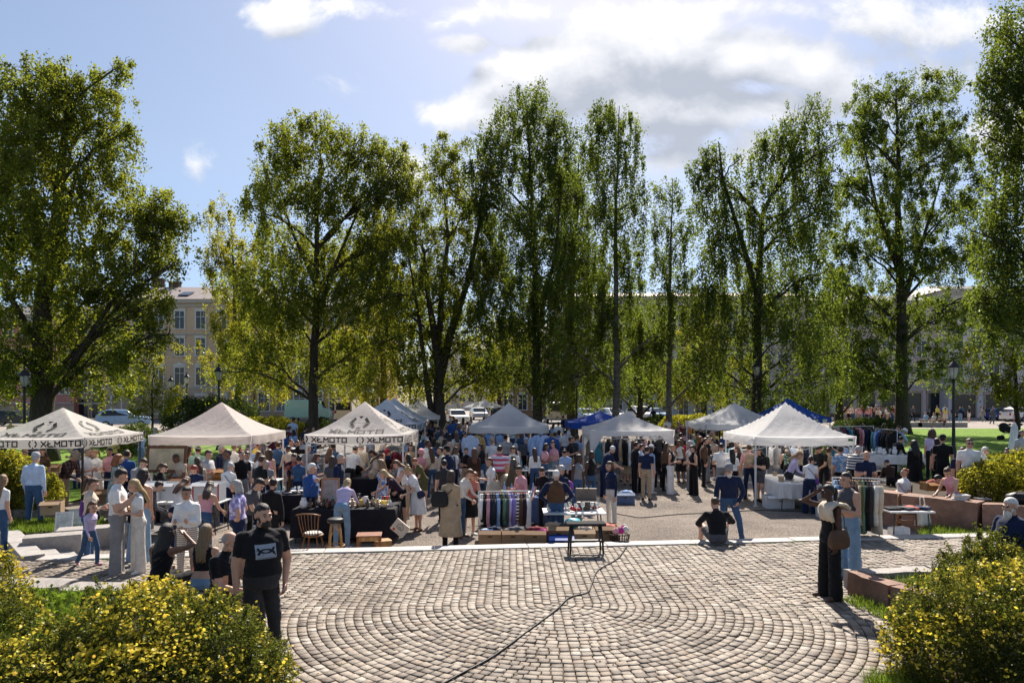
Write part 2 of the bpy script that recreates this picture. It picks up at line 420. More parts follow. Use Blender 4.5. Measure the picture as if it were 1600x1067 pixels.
# --- setts: real stones, laid in concentric arches in front and in straight rows behind
def make_paving():
    cx, cy = (874 - 800) * 10.02 / F, 10.02
    pitch = 0.119; gap = 0.012
    V = []; Q = []; T = []
    lo = -9.6
    def stone(c4, hgt, t):
        q_ = c4[0]; hgt += .012 * mnoise.noise(Vector((q_.x * .9, q_.y * .9, 3))); t = min(1, max(0, t + .25 * mnoise.noise(Vector((q_.x * 1.7, q_.y * 1.7, 8)))))
        """c4: four ground corners (counter-clockwise)"""
        o = len(V)
        c = sum(c4, Vector((0, 0))) / 4
        tilt = (random.uniform(-.05, .05), random.uniform(-.05, .05))
        for ring, (k, z) in enumerate(((1.0, -0.028), (0.985, -0.008), (0.89, 0.0))):
            for p in c4:
                d = (p - c) * k + Vector((random.uniform(-.003, .003), random.uniform(-.003, .003)))
                V.append((c.x + d.x, c.y + d.y, hgt + z + d.x * tilt[0] + d.y * tilt[1]))
        V.append((c.x, c.y, hgt + 0.003))
        for r in range(2):
            for i in range(4):
                j = (i + 1) % 4
                Q.append((o + r * 4 + i, o + r * 4 + j, o + r * 4 + 4 + j, o + r * 4 + 4 + i)); T.append(t)
        Q.append((o + 8, o + 9, o + 10, o + 12)); T.append(t)
        Q.append((o + 8, o + 12, o + 10, o + 11)); T.append(t)
    nrows = 96
    for side in (1, -1):
        for k in range(nrows):
            r0 = k * pitch; r1 = r0 + pitch
            rm = (r0 + r1) / 2
            wob = random.uniform(-.006, .006)
            # straight part
            x_mid = cx + side * rm
            if -10.5 < x_mid < 10.4:
                y = cy - random.uniform(0, .1); ye = kerb_y(x_mid) - 0.03
                while y < ye - 0.05:
                    ln = random.uniform(.095, .145); y2 = min(y + ln, ye)
                    g = gap / 2
                    a = [Vector((cx + side * (r0 + g) + wob, y + g)), Vector((cx + side * (r1 - g) + wob, y + g)), Vector((cx + side * (r1 - g) + wob, y2 - g)), Vector((cx + side * (r0 + g) + wob, y2 - g))]
                    if side < 0: a = a[::-1]
                    stone(a, random.gauss(0, .0035), random.random()); y = y2
            # arched part
            th = 0.0; thm = PI / 2
            n = max(2, int(rm * PI / 2 / 0.125))
            cuts = [0.0]
            for _ in range(n): cuts.append(cuts[-1] + random.uniform(.8, 1.2))
            cuts = [c / cuts[-1] * thm for c in cuts]
            for i in range(n):
                a0, a1 = cuts[i], cuts[i + 1]
                g = gap / 2; ga = g / rm
                def P(r, t): return Vector((cx + side * r * cos(t), cy - r * sin(t)))
                y_far = P(r1, a1).y
                if P(rm, (a0 + a1) / 2).y < 5.2: continue
                px = P(rm, (a0 + a1) / 2).x
                if abs(px) > 9.5: continue
                q = [P(r0 + g, a0 + ga), P(r0 + g, a1 - ga), P(r1 - g, a1 - ga), P(r1 - g, a0 + ga)]
                if side > 0: q = q[::-1]
                s = (q[1] - q[0]).cross(q[2] - q[1]) if False else (q[1].x - q[0].x) * (q[2].y - q[1].y) - (q[1].y - q[0].y) * (q[2].x - q[1].x)
                if s < 0: q = q[::-1]
                stone(q, random.gauss(0, .0035), random.random())
    m, nt, out = new_mat('granite_setts')
    at_ = N(nt, 'ShaderNodeAttribute', attribute_name='tint')
    tc = N(nt, 'ShaderNodeTexCoord')
    n1 = N(nt, 'ShaderNodeTexNoise', Scale=38.0, Detail=5.0, Roughness=0.7); L(nt, tc.outputs['Object'], n1.inputs['Vector'])
    n2 = N(nt, 'ShaderNodeTexNoise', Scale=0.7, Detail=4.0); L(nt, tc.outputs['Object'], n2.inputs['Vector'])
    c1 = ramp(nt, at_.outputs['Fac'], [(0, (.14,.115,.095)), (.2, (.22,.188,.157)), (.5, (.28,.245,.205)), (.8, (.335,.295,.245)), (.93, (.25,.195,.15)), (1, (.41,.38,.335))])
    c2 = ramp(nt, n1.outputs['Fac'], [(.28, (.66,.64,.63)), (.5, (1,1,1)), (.72, (1.15,1.15,1.15))])
    c3 = ramp(nt, n2.outputs['Fac'], [(.3, (.60,.55,.50)), (.45, (.86,.82,.78)), (.62, (1.0,.97,.93))])
    a = N(nt, 'ShaderNodeMix', data_type='RGBA', blend_type='MULTIPLY'); a.inputs[0].default_value = 1; L(nt, c1, a.inputs[6]); L(nt, c2, a.inputs[7])
    b = N(nt, 'ShaderNodeMix', data_type='RGBA', blend_type='MULTIPLY'); b.inputs[0].default_value = 1; L(nt, a.outputs[2], b.inputs[6]); L(nt, c3, b.inputs[7])
    p = N(nt, 'ShaderNodeBsdfPrincipled', Roughness=0.66); p.inputs['Specular IOR Level'].default_value = 0.32
    L(nt, b.outputs[2], p.inputs['Base Color'])
    bp = N(nt, 'ShaderNodeBump', Strength=0.5, Distance=0.012); L(nt, n1.outputs['Fac'], bp.inputs['Height']); L(nt, bp.outputs[0], p.inputs['Normal'])
    L(nt, p.outputs[0], out.inputs['Surface'])
    me = np_mesh('paving', np.array(V), np.array(Q), m, attrs={'tint': ('FACE', T)})
    o = link('paving', me); o['kind'] = 'structure'
    # the joint bed
    j = surf('joint_sand', (.085,.066,.048), rough=0.95, var=0.35, scale=2.5, bump=0.6, bscale=70)
    mb = MB(); xs = np.linspace(-11.3, 11.3, 24)
    top = [(x, kerb_y(x) - 0.02, -0.022) for x in xs]; bot = [(x, 2.0, -0.022) for x in xs]
    vs_ = bot + top; n = len(xs)
    mb.add(vs_, [(i, i + 1, n + i + 1, n + i) for i in range(n - 1)])
    mb.add([(x, y, -0.5) for x, y, z in top] + top, [(i + 1, i, n + i, n + i + 1) for i in range(n - 1)])
    o = mb.build('paving_bed', j); o['kind'] = 'structure'
make_paving()

# --- kerb of long granite slabs along the platform's edge
def make_kerb():
    x = -8.6; i = 0
    while x < 10.2:
        ln = random.uniform(1.3, 2.2); x2 = min(x + ln, 10.3)
        xm = (x + x2) / 2; ang = math.atan2(kerb_y(x2) - kerb_y(x), x2 - x)
        mb = MB(); mb.box((0, 0, 0), ((x2 - x) / cos(ang) - 0.012, 0.36, 0.42), bev=0.012)
        o = mb.build('kerb', M_granl, loc=(xm, kerb_y(xm) + 0.18, -0.19 + random.uniform(-.004, .004)), rz=ang)
        o['kind'] = 'structure'; x = x2
make_kerb()

# --- steps between the bowl and the park on both sides
def make_steps(side):
    sgn = 1 if side == 'r' else -1
    m2 = [surf('step_stone', (.36,.335,.31), rough=0.75, var=0.22, scale=5, bump=0.4, bscale=50), M_gran]
    for k in range(5):
        # long pale treads running diagonally, each a little lower towards the bowl
        if side == 'l':
            a = at(14 + 32 * k, 15.4, 0); b = at(52 + 32 * k, 13.0, 0)
            w = 0.37; z = 0.02 - 0.085 * k
        else:
            a = at(1585 - 42 * k, 15.6, 0); b = at(1545 - 42 * k, 13.9, 0)
            w = 0.47; z = 0.05 - 0.085 * k
        d = Vector((b.x - a.x, b.y - a.y)); ang = math.atan2(d.y, d.x); mid = (a + b) / 2
        half = d.length / 2
        for h in (-.5, .5):
            mb = MB(); mb.box((0, 0, 0), (half - 0.015, w, 0.30), bev=0.012)
            o = mb.build('step', m2[0], loc=(mid.x + cos(ang) * half * h, mid.y + sin(ang) * half * h, z - 0.15), rz=ang)
            o['kind'] = 'structure'
make_steps('l'); make_steps('r')
def slab(u, v, w, d, h, ang, mat, base=-0.4):
    """granite block whose top front edge is seen near pixel (u, v); the height above datum decides the depth"""
    D = (CZ - h) * F / (v - HV); p = at(u, D, 0)
    mb = MB(); mb.box((0, 0, (h + base) / 2), (w, d, h - base), bev=0.02)
    return tag(mb.build('step', mat, loc=(p.x, p.y + d / 2, 0), rz=R(ang)), kind='structure')
slab(72, 838, 1.0, .45, .16, 28, M_gran); slab(135, 826, 1.35, .5, .10, 25, M_gran); slab(192, 812, 1.1, .5, -.02, 28, M_gran); slab(245, 800, 1.0, .5, -.12, 25, M_gran)
slab(1462, 800, 1.0, .5, -.02, -22, M_gran); slab(1510, 804, 1.35, .55, .12, -20, M_gran); slab(1570, 806, 1.2, .55, .24, -14, M_gran)
slab(1425, 796, .8, .5, -.14, -20, M_gran); slab(1620, 803, 1.0, .55, .34, -10, M_gran)
# ------------------------------------------------------------------ foliage
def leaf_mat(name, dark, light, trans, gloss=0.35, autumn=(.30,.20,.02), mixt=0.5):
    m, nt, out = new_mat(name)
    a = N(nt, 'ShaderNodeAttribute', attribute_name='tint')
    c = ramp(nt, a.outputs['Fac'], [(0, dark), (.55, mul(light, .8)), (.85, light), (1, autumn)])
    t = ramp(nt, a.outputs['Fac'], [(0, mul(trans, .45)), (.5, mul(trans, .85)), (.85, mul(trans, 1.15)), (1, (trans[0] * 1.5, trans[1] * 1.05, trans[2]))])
    d = N(nt, 'ShaderNodeBsdfDiffuse'); L(nt, c, d.inputs[0])
    tr = N(nt, 'ShaderNodeBsdfTranslucent'); L(nt, t, tr.inputs[0])
    mx = N(nt, 'ShaderNodeMixShader'); mx.inputs[0].default_value = mixt; L(nt, d.outputs[0], mx.inputs[1]); L(nt, tr.outputs[0], mx.inputs[2])
    g = N(nt, 'ShaderNodeBsdfGlossy', Roughness=gloss); g.inputs[0].default_value = (.55,.6,.5,1)
    m2 = N(nt, 'ShaderNodeMixShader'); m2.inputs[0].default_value = 0.03; L(nt, mx.outputs[0], m2.inputs[1]); L(nt, g.outputs[0], m2.inputs[2])
    L(nt, m2.outputs[0], out.inputs['Surface']); return m

M_birch = leaf_mat('birch_leaves', (.022,.04,.010), (.06,.085,.018), (.25,.32,.035))
M_linden = leaf_mat('linden_leaves', (.028,.045,.010), (.08,.10,.018), (.38,.42,.035))
M_yell = leaf_mat('yellowing_leaves', (.04,.055,.010), (.11,.12,.018), (.56,.53,.04))
M_bushl = leaf_mat('bush_leaves', (.03,.045,.010), (.07,.09,.018), (.20,.22,.03))
M_flow = leaf_mat('yellow_petals', (.62,.47,.03), (.80,.64,.055), (.90,.74,.08), autumn=(.75,.66,.2))
M_grass = leaf_mat('grass_blades', (.05,.10,.012), (.10,.17,.02), (.20,.30,.03), autumn=(.28,.27,.07))
M_hedge = leaf_mat('hedge_leaves', (.018,.035,.012), (.045,.07,.02), (.10,.14,.02))
M_bark = surf('bark', (.060,.048,.040), rough=0.9, var=0.5, scale=5, bump=1.0, bscale=14, bdist=0.05, stretch=(3, 3, .6))
M_barkb = surf('birch_bark', (.13,.115,.10), rough=0.85, var=0.75, scale=3.2, bump=0.7, bscale=14, bdist=0.03, stretch=(1, 1, 2.2))

def leaf_quads(P, size, droop=0.0, aspect=0.62):
    """diamond-shaped leaves at points P (n,3); random orientation, hanging when droop > 0"""
    n = len(P)
    ax = rng.normal(size=(n, 3)); ax[:, 2] -= droop * 2.0
    ax /= np.linalg.norm(ax, axis=1)[:, None]
    b = rng.normal(size=(n, 3)); b -= ax * (ax * b).sum(1)[:, None]; b /= np.linalg.norm(b, axis=1)[:, None]
    s = size * rng.uniform(.65, 1.35, n)[:, None]
    v = np.empty((n, 4, 3)); v[:, 0] = P - ax * s * .5; v[:, 1] = P + b * s * aspect * .5 + ax * s * .05; v[:, 2] = P + ax * s * .5; v[:, 3] = P - b * s * aspect * .5 + ax * s * .05
    return v.reshape(-1, 3), np.arange(n * 4).reshape(n, 4)

def curve_pts(a, b, sag, n=6, wob=0.0):
    a, b = Vector(a), Vector(b); d = b - a; out = []
    for i in range(n + 1):
        t = i / n
        p = a + d * t; p.z += sag * 4 * t * (1 - t)
        if 0 < i < n and wob: p += Vector((random.uniform(-wob, wob), random.uniform(-wob, wob), random.uniform(-wob, wob)))
        out.append(p)
    return out

def tree(name, D, trunk, wpx, blobs, leaf, label, cat='tree', group=None, bark=None, k=1.0, droop=0.8, lsize=0.135, zb=None, extra=(), seed=0, wide=1.2):
    """trunk: photo pixels (u, v) from the foot up; blobs: (u, v, ru, rv) clusters of foliage that the limbs reach for"""
    random.seed(100 + seed)
    s = D / F
    x0 = (trunk[0][0] - 800) * s
    zb = ground_z(x0, D) if zb is None else zb
    root = empty(name, (x0, D, zb), label=label, cat=cat, group=group)
    def W(u, v, dy=0.0):   # pixel -> local
        return Vector(((u - 800) * s - x0, dy, pz(v, D) - zb))
    tp = [Vector((0, 0, -0.15))] + [W(u, v, random.uniform(-.25, .25)) for u, v in trunk[1:]]
    rad0 = wpx * s / 2
    nT = len(tp)
    # densify
    pts = []; 
    for i in range(nT - 1):
        for q in range(4):
            t = q / 4; pts.append(tp[i].lerp(tp[i + 1], t) + (Vector((random.uniform(-.06, .06), random.uniform(-.06, .06), 0)) if i + q else Vector()))
    pts.append(tp[-1])
    H = tp[-1].z
    rr = [max(0.025, rad0 * (1 - 0.93 * max(0, p.z) / H) ** 0.9) for p in pts]
    rr[0] = rad0 * 1.45; rr[1] = rad0 * 1.12
    tb = MB(); tb.tube(pts, rr, n=10)
    lb = MB()
    allP = []; allT = []
    for (fx, th) in extra:  # further leaders: list of pixel polylines
        q = [W(u, v, random.uniform(-.5, .5)) for u, v in fx]
        r_ = [max(.025, rad0 * th * (1 - .85 * i / (len(q) - 1))) for i in range(len(q))]
        lb.tube(q, r_, n=8); pts = pts + q; rr = rr + r_
    sat = []
    for (u, v, ru, rv) in blobs:   # tufts that break the outline
        if random.random() < .6: sg = 1 if u > trunk[-1][0] + random.uniform(-8, 8) else -1; q = random.uniform(.34, .5); sat.append((u + sg * ru * wide * random.uniform(.85, 1.25), v + rv * random.uniform(-.8, .5), ru * q, rv * q * .8))
    for bi, (u, v, ru, rv) in enumerate([(u + random.uniform(-5, 5), v, ru, rv) for u, v, ru, rv in blobs] + sat):
        ru_, rv_ = ru * s * wide, rv * s * 1.06; rd = min(ru_, 3.6) * 0.95
        dy = random.uniform(-.55, .55) * min(3.2, ru_ * 1.3)
        c = W(u, v, dy)
        # limb from the trunk
        tgt = c.z - 0.55 * math.hypot(c.x, dy) - 0.6
        j = min(range(len(pts)), key=lambda i: abs(pts[i].z - max(tgt, H * .12)) + 0.35 * (pts[i] - c).length)
        st = pts[j]
        lr = min(rr[j] * .6, 0.028 + 0.014 * (c - st).length)
        lp = curve_pts(st, c, 0.10 * (c - st).length, 6, 0.12)
        lb.tube(lp, [lr * (1 - .75 * i / 6) for i in range(7)], n=6, cap=False)
        ns = int(6 + 3 * ru_)
        for _ in range(ns):
            d = Vector(rng.normal(size=3)).normalized()
            e = c + Vector((d.x * ru_ * .85, d.y * rd * .85, d.z * rv_ * .85))
            f = lp[random.randint(2, 6)]
            lb.tube(curve_pts(f, e, 0.06 * (e - f).length, 3, 0.06), [lr * .32, lr * .25, lr * .18, .006], n=4, cap=False)
        # leaves: clumps hanging from twig ends
        area = PI * ru_ * rv_
        nl = int(k * 3.0 * area / (lsize * lsize * .31))
        ncl = max(8, int(nl / 62))
        dirs = rng.normal(size=(ncl, 3)); dirs /= np.linalg.norm(dirs, axis=1)[:, None]
        rad = rng.uniform(0, 1, ncl) ** 0.42; rad[: ncl // 7] *= rng.uniform(1.05, 1.38, ncl // 7)
        cc = dirs * rad[:, None] * np.array([ru_, rd, rv_]) * np.array([1, 1, 1]) + np.array(c)
        per = np.maximum(6, (rng.lognormal(0, .55, ncl) * nl / ncl * .85).astype(int))
        idx = np.repeat(np.arange(ncl), per); n = len(idx)
        csz = rng.uniform(.10, .27, ncl)[idx]
        hang = rng.uniform(0.3, 1.0, ncl)[idx] * droop
        off = rng.normal(size=(n, 3)) * csz[:, None] * np.array([.8, .8, .62])
        off[:, 2] -= np.abs(rng.normal(size=n)) * hang * 0.9
        narrow = (1 - 0.5 * np.minimum(1, np.abs(off[:, 2]) / 1.3) * min(1, droop))
        off[:, 0] *= narrow; off[:, 1] *= narrow
        allP.append(cc[idx] + off)
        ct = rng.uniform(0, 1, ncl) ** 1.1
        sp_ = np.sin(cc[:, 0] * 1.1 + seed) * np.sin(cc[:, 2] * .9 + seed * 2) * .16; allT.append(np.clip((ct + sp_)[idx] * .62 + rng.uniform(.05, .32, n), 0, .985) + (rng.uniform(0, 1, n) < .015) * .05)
    bk = bark or M_bark
    t_o = tb.build('trunk', bk, parent=root)
    lb.build('limbs', bk, parent=t_o)
    P = np.concatenate(allP); T = np.concatenate(allT)
    keep = P[:, 2] > 1.6
    keep &= ~((P[:, 2] < H * .30) & (rng.uniform(0, 1, len(P)) < .35)); P = P[keep]; T = T[keep]
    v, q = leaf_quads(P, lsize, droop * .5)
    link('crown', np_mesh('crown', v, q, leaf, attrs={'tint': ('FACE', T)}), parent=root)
    return len(q)

NL = 0
NL += tree('linden_tree', 33, [(66,690),(66,600),(70,480),(84,330),(100,180),(102,105)], 37,
  [(70,175,70,75),(120,140,55,55),(150,190,45,60),(20,220,75,100),(-40,300,70,140),(70,300,100,90),(165,280,60,65),(190,350,75,55),(236,330,32,42),(235,400,36,40),(120,400,90,80),(30,430,90,100),(195,450,65,55),(235,490,28,50),(130,510,80,70),(210,545,45,50),(50,560,85,60),(150,585,60,36),(0,560,60,80),(60,110,30,30)],
  M_linden, 'huge broad linden tree with thick dark trunk behind the printed tent', k=1.0, wide=1.03, droop=.55, extra=[([(72,600),(120,570),(165,500),(215,430)], .42), ([(80,430),(100,330),(130,240)], .4), ([(68,560),(20,470),(-20,350)], .4)], seed=1)
NL += tree('birch_tree', 42, [(491,690),(490,600),(494,480),(496,360),(500,250),(503,195)], 17,
  [(500,225,45,42),(455,235,35,42),(548,225,42,42),(590,230,38,38),(420,265,28,40),(400,310,20,24),(470,320,60,50),(540,310,60,55),(605,300,26,40),(430,380,55,45),(520,400,70,55),(590,390,40,50),(470,460,75,55),(560,470,60,50),(420,480,45,45),(480,550,85,50),(560,560,50,45),(410,560,50,42),(625,250,16,30)],
  M_linden, 'tall birch with wide tiered crown behind the plain beige tent', droop=.8, extra=[([(494,500),(520,420),(556,330),(580,250)], .5), ([(495,450),(460,370),(425,280)], .45)], seed=2)
NL += tree('birch_tree', 56, [(372,680),(371,600),(368,480),(360,350)], 11,
  [(352,345,26,32),(368,390,40,45),(338,400,22,36),(370,450,60,50),(390,515,62,55),(355,560,50,50),(425,590,45,36)], M_yell, 'short yellowing birch in front of the cream apartment house', droop=.7, k=.7, wide=1.0, lsize=.15, seed=3)
NL += tree('maple_tree', 45, [(688,690),(686,620),(684,560),(668,450),(660,380)], 22,
  [(682,245,30,30),(660,290,34,40),(705,290,30,40),(640,350,32,45),(690,360,55,50),(735,330,28,50),(760,270,20,36),(650,430,45,50),(715,430,55,50),(765,420,25,60),(630,500,36,50),(690,510,60,50),(745,510,50,50),(700,580,70,42),(760,575,36,42),(640,580,36,42)],
  M_linden, 'forking tree with leaning dark limbs above the row of white tents', droop=.55, k=.85, extra=[([(686,590),(705,520),(730,440),(752,340),(762,270)], .7), ([(684,560),(690,460),(700,370),(690,270)], .55), ([(680,690),(668,600),(655,500),(640,400)], .55)], seed=4)
NL += tree('birch_tree', 44, [(841,690),(840,600),(836,450),(830,300),(822,160)], 16,
  [(822,155,28,28),(795,195,34,36),(845,190,34,42),(872,230,22,40),(780,245,30,42),(830,260,46,46),(875,290,26,50),(765,310,26,46),(810,340,46,52),(860,360,40,50),(775,400,40,50),(830,430,52,52),(795,490,45,50),(855,500,45,55),(825,560,55,48),(870,590,40,40),(780,570,30,40)],
  M_birch, 'tallest slender birch rising against the white cloud', droop=1.0, seed=5, k=.95, extra=[([(838,520),(868,400),(878,280)], .5)])
NL += tree('birch_tree', 52, [(893,680),(893,580),(895,450),(900,330),(905,240)], 15,
  [(900,270,28,45),(890,350,34,55),(910,420,36,60),(885,470,40,60),(905,540,46,55),(890,600,46,40)], M_birch, 'dark birch squeezed between two taller birches', droop=1.0, k=1.0, lsize=.15, seed=6)
NL += tree('birch_tree', 45, [(963,690),(963,580),(962,440),(964,300),(968,165)], 12,
  [(968,180,22,24),(940,190,24,30),(985,215,18,36),(920,225,20,40),(955,260,34,46),(990,290,16,42),(930,320,30,50),(970,350,34,50),(945,410,40,50),(990,420,22,50),(920,480,34,50),(970,490,38,52),(950,560,50,45),(1000,540,22,50)],
  M_birch, 'slim birch with a bare straight trunk behind the white gazebo', bark=M_barkb, droop=1.1, k=.82, seed=7)
NL += tree('birch_tree', 46, [(1046,690),(1045,580),(1047,450),(1050,340),(1050,280)], 10,
  [(1048,300,20,28),(1030,350,18,36),(1068,350,18,34),(1050,400,26,42),(1035,450,22,42),(1072,460,18,44),(1050,510,36,40),(1020,540,28,40),(1065,570,42,38)],
  M_birch, 'thin sparse young birch standing alone against pale sky', bark=M_barkb, droop=1.0, k=.72, seed=8)
NL += tree('birch_tree', 42, [(1182,700),(1181,600),(1184,460),(1190,340),(1235,240),(1272,160)], 18,
  [(1274,175,20,34),(1245,190,20,36),(1285,230,24,40),(1215,215,20,40),(1190,240,24,36),(1240,270,34,44),(1122,235,18,36),(1110,290,22,44),(1150,300,36,44),(1285,300,20,44),(1195,340,46,50),(1250,360,40,48),(1110,370,28,52),(1150,400,40,50),(1215,430,46,50),(1270,430,26,52),(1115,460,34,56),(1170,500,46,56),(1230,520,46,56),(1280,530,28,50),(1120,550,36,50),(1180,600,56,40),(1250,600,40,40)],
  M_birch, 'weeping birch with two leaders hanging over the canopies', droop=1.35, k=.9, extra=[([(1184,480),(1160,380),(1130,280),(1124,220)], .6)], seed=9)
NL += tree('oak_tree', 52, [(1411,680),(1411,600),(1408,480),(1405,350),(1402,240),(1400,140)], 20,
  [(1398,140,34,28),(1360,165,32,30),(1440,155,38,34),(1478,200,36,36),(1505,235,22,34),(1340,220,32,36),(1400,220,56,46),(1450,260,46,42),(1330,290,30,40),(1375,310,46,42),(1440,340,56,42),(1495,320,30,42),(1330,380,36,40),(1390,400,56,46),(1470,410,46,46),(1320,450,32,46),(1375,480,50,46),(1440,490,50,46),(1495,490,26,46),(1330,540,40,42),(1400,560,56,40),(1465,570,40,40),(1350,600,46,30)],
  M_birch, 'rounded dark tree with straight trunk rooted in the sunny lawn', droop=.45, k=.95, lsize=.15, extra=[([(1408,470),(1440,380),(1470,270)], .5), ([(1407,430),(1370,330),(1350,220)], .5)], seed=10)
NL += tree('birch_tree', 30, [(1668,740),(1662,560),(1650,380),(1630,200),(1610,20)], 26,
  [(1600,40,34,50),(1560,100,26,30),(1590,120,36,40),(1615,190,50,60),(1560,165,20,36),(1575,230,30,44),(1620,300,60,60),(1570,320,34,46),(1550,370,22,40),(1600,400,50,60),(1560,440,32,46),(1600,490,46,50),(1545,500,22,40),(1650,100,50,90),(1680,260,50,90)],
  M_birch, 'large birch leaning in from the edge with drooping dark branches', droop=1.1, k=1.05, lsize=.12, seed=11)
NL += tree('young_maple', 38, [(1590,690),(1588,620),(1585,540),(1580,480)], 8,
  [(1582,500,30,36),(1560,545,32,30),(1600,560,34,36),(1535,590,24,26),(1575,600,36,26),(1610,620,24,26)], M_yell, 'young yellow-green maple beside the closed parasol', droop=.5, k=.75, lsize=.12, seed=12)
NL += tree('young_maple', 45, [(240,672),(240,620),(238,570),(240,540)], 4,
  [(240,560,22,26),(225,600,24,28),(252,610,20,28),(236,640,22,18)], M_yell, 'thin sapling with airy crown beside the blue car', droop=.4, k=.6, lsize=.11, seed=13)
NL += tree('birch_tree', 62, [(600,670),(600,560),(602,440),(605,330)], 12,
  [(605,350,26,40),(590,420,36,55),(615,470,36,60),(590,540,50,55),(620,600,46,36),(560,600,40,30)], M_yell, 'yellow-green tree filling the gap behind the middle tents', droop=.7, lsize=.16, seed=14)
NL += tree('birch_tree', 58, [(1312,665),(1312,580),(1312,480)], 12,
  [(1310,470,26,50),(1300,540,40,50),(1325,590,40,36)], M_birch, 'low dark tree in front of the pink shop house', droop=.7, lsize=.16, seed=15)
NL += tree('birch_tree', 60, [(780,665),(780,600),(782,520)], 9,
  [(780,520,30,40),(795,570,32,40),(770,600,24,30)], M_yell, 'small bright tree at the mouth of the side street', droop=.7, k=.7, lsize=.15, seed=16)
NL += tree('birch_tree', 60, [(1100,668),(1100,600),(1098,520)], 10,
  [(1095,520,34,50),(1085,580,40,50),(1120,590,36,40),(1060,600,36,30)], M_yell, 'leafy birch screening the long house with many windows', droop=.8, lsize=.16, k=.9, seed=17)
NL += tree('birch_tree', 64, [(1000,668),(1000,600),(1000,500)], 10,
  [(1000,500,30,50),(985,570,40,50),(1020,600,40,36),(940,600,36,36)], M_birch, 'shady birch behind the parked white cars', droop=.8, lsize=.16, k=.9, seed=18)
print('tree leaves', NL)

# ------------------------------------------------------------------ bushes
def bush(name, centre, lobes, leaf, label, lsize, n_leaf, flowers=0, cat='bush', group=None, fsize=0.032, base=None, fl_up=0.0, spiky=0.0, stems=14):
    """lobes: (dx, dy, dz, rx, ry, rz) ellipsoids round the centre; leaves crowd the outer shell of their union"""
    root = empty(name, centre, label=label, cat=cat, group=group)
    lo = np.array(lobes, dtype=float)
    w = (lo[:, 3] * lo[:, 5]); w /= w.sum()
    P = []; T = []; FP = []
    def inside_depth(p):
        q = np.full(len(p), 9.0)
        for l in lo: q = np.minimum(q, np.linalg.norm((p - l[:3]) / l[3:], axis=1))
        return q
    def shell(n, r0, r1, up=0.0):
        i = rng.choice(len(lo), n, p=w)
        d = rng.normal(size=(n, 3)); d[:, 2] = d[:, 2] + up; d /= np.linalg.norm(d, axis=1)[:, None]
        # lumpy radius: twigs stick out in sprays
        ph = (np.sin(d[:, 0] * 9 + i) + np.sin(d[:, 1] * 11 + 2 * i) + np.sin(d[:, 2] * 10 + i)) * .035
        r = rng.uniform(r0, r1, n) + ph
        p = lo[i, :3] + d * r[:, None] * lo[i, 3:]
        return p
    p = shell(n_leaf, .62, 1.06); dep = inside_depth(p); p = p[dep > .62]
    if spiky:   # sprays of new shoots
        ns = int(n_leaf / 260)
        b = shell(ns, .95, 1.05, .6); up = rng.normal(size=(ns, 3)) * .5 + np.array([0, 0, 1.0]); up /= np.linalg.norm(up, axis=1)[:, None]
        t = rng.uniform(0, 1, (ns, 60)); sp = b[:, None] + up[:, None] * t[..., None] * spiky * rng.uniform(.4, 1.2, ns)[:, None, None]
        p = np.concatenate([p, sp.reshape(-1, 3) + rng.normal(size=(ns * 60, 3)) * lsize * .5])
    p = p[p[:, 2] > -0.05]
    v, q = leaf_quads(p, lsize, .0, .5)
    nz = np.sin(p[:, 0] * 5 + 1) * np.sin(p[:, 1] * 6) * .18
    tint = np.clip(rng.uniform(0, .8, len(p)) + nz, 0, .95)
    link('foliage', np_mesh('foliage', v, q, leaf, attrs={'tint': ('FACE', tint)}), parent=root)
    if flowers:
        nc = max(1, flowers // 4)
        c = shell(nc, .98, 1.08, fl_up); dep = inside_depth(c); c = c[(dep > .93) & (c[:, 2] > .05)]
        c = c[rng.uniform(0, 1, len(c)) < np.clip(.42 + .35 * (np.sin(c[:, 0] * 4.1) + np.sin(c[:, 2] * 5 + c[:, 1] * 4)), .15, 1)]
        fp = np.repeat(c, 5, axis=0); fp = fp + rng.normal(size=fp.shape) * .035
        nf = len(fp)
        # five petals round a centre, facing outwards and up
        nrm = rng.normal(size=(nf, 3)) * .5 + np.array([0, -.35, .8]); nrm /= np.linalg.norm(nrm, axis=1)[:, None]
        a = np.cross(nrm, rng.normal(size=(nf, 3))); a /= np.linalg.norm(a, axis=1)[:, None]; b = np.cross(nrm, a)
        V = np.empty((nf, 5, 4, 3)); fs = fsize * rng.uniform(.75, 1.25, nf)[:, None]
        for k in range(5):
            t0 = 2 * PI * k / 5
            e = a * cos(t0) + b * sin(t0); g = -a * sin(t0) + b * cos(t0)
            V[:, k, 0] = fp; V[:, k, 1] = fp + e * fs * .45 + g * fs * .33 + nrm * fs * .12; V[:, k, 2] = fp + e * fs * .72 + nrm * fs * .1; V[:, k, 3] = fp + e * fs * .45 - g * fs * .33 + nrm * fs * .12
        V = V.reshape(-1, 3); Q = np.arange(len(V)).reshape(-1, 4)
        link('flowers', np_mesh('flowers', V, Q, M_flow, attrs={'tint': ('FACE', np.repeat(rng.uniform(0, 1, nf), 5))}), parent=root)
    mb = MB()
    for i in range(stems):
        l = lo[i % len(lo)]
        e = Vector(l[:3]) + Vector(rng.normal(size=3)) * .35 * float(l[3]); f = Vector((float(l[0]) * .8 + random.uniform(-.1, .1), float(l[1]) * .8, 0))
        if e.z > 0.1: mb.tube(curve_pts(f, e, .05, 4, .03), [.014, .011, .009, .006, .004], n=5, cap=False)
    if mb.f: mb.build('stems', M_bark, parent=root)
    return root

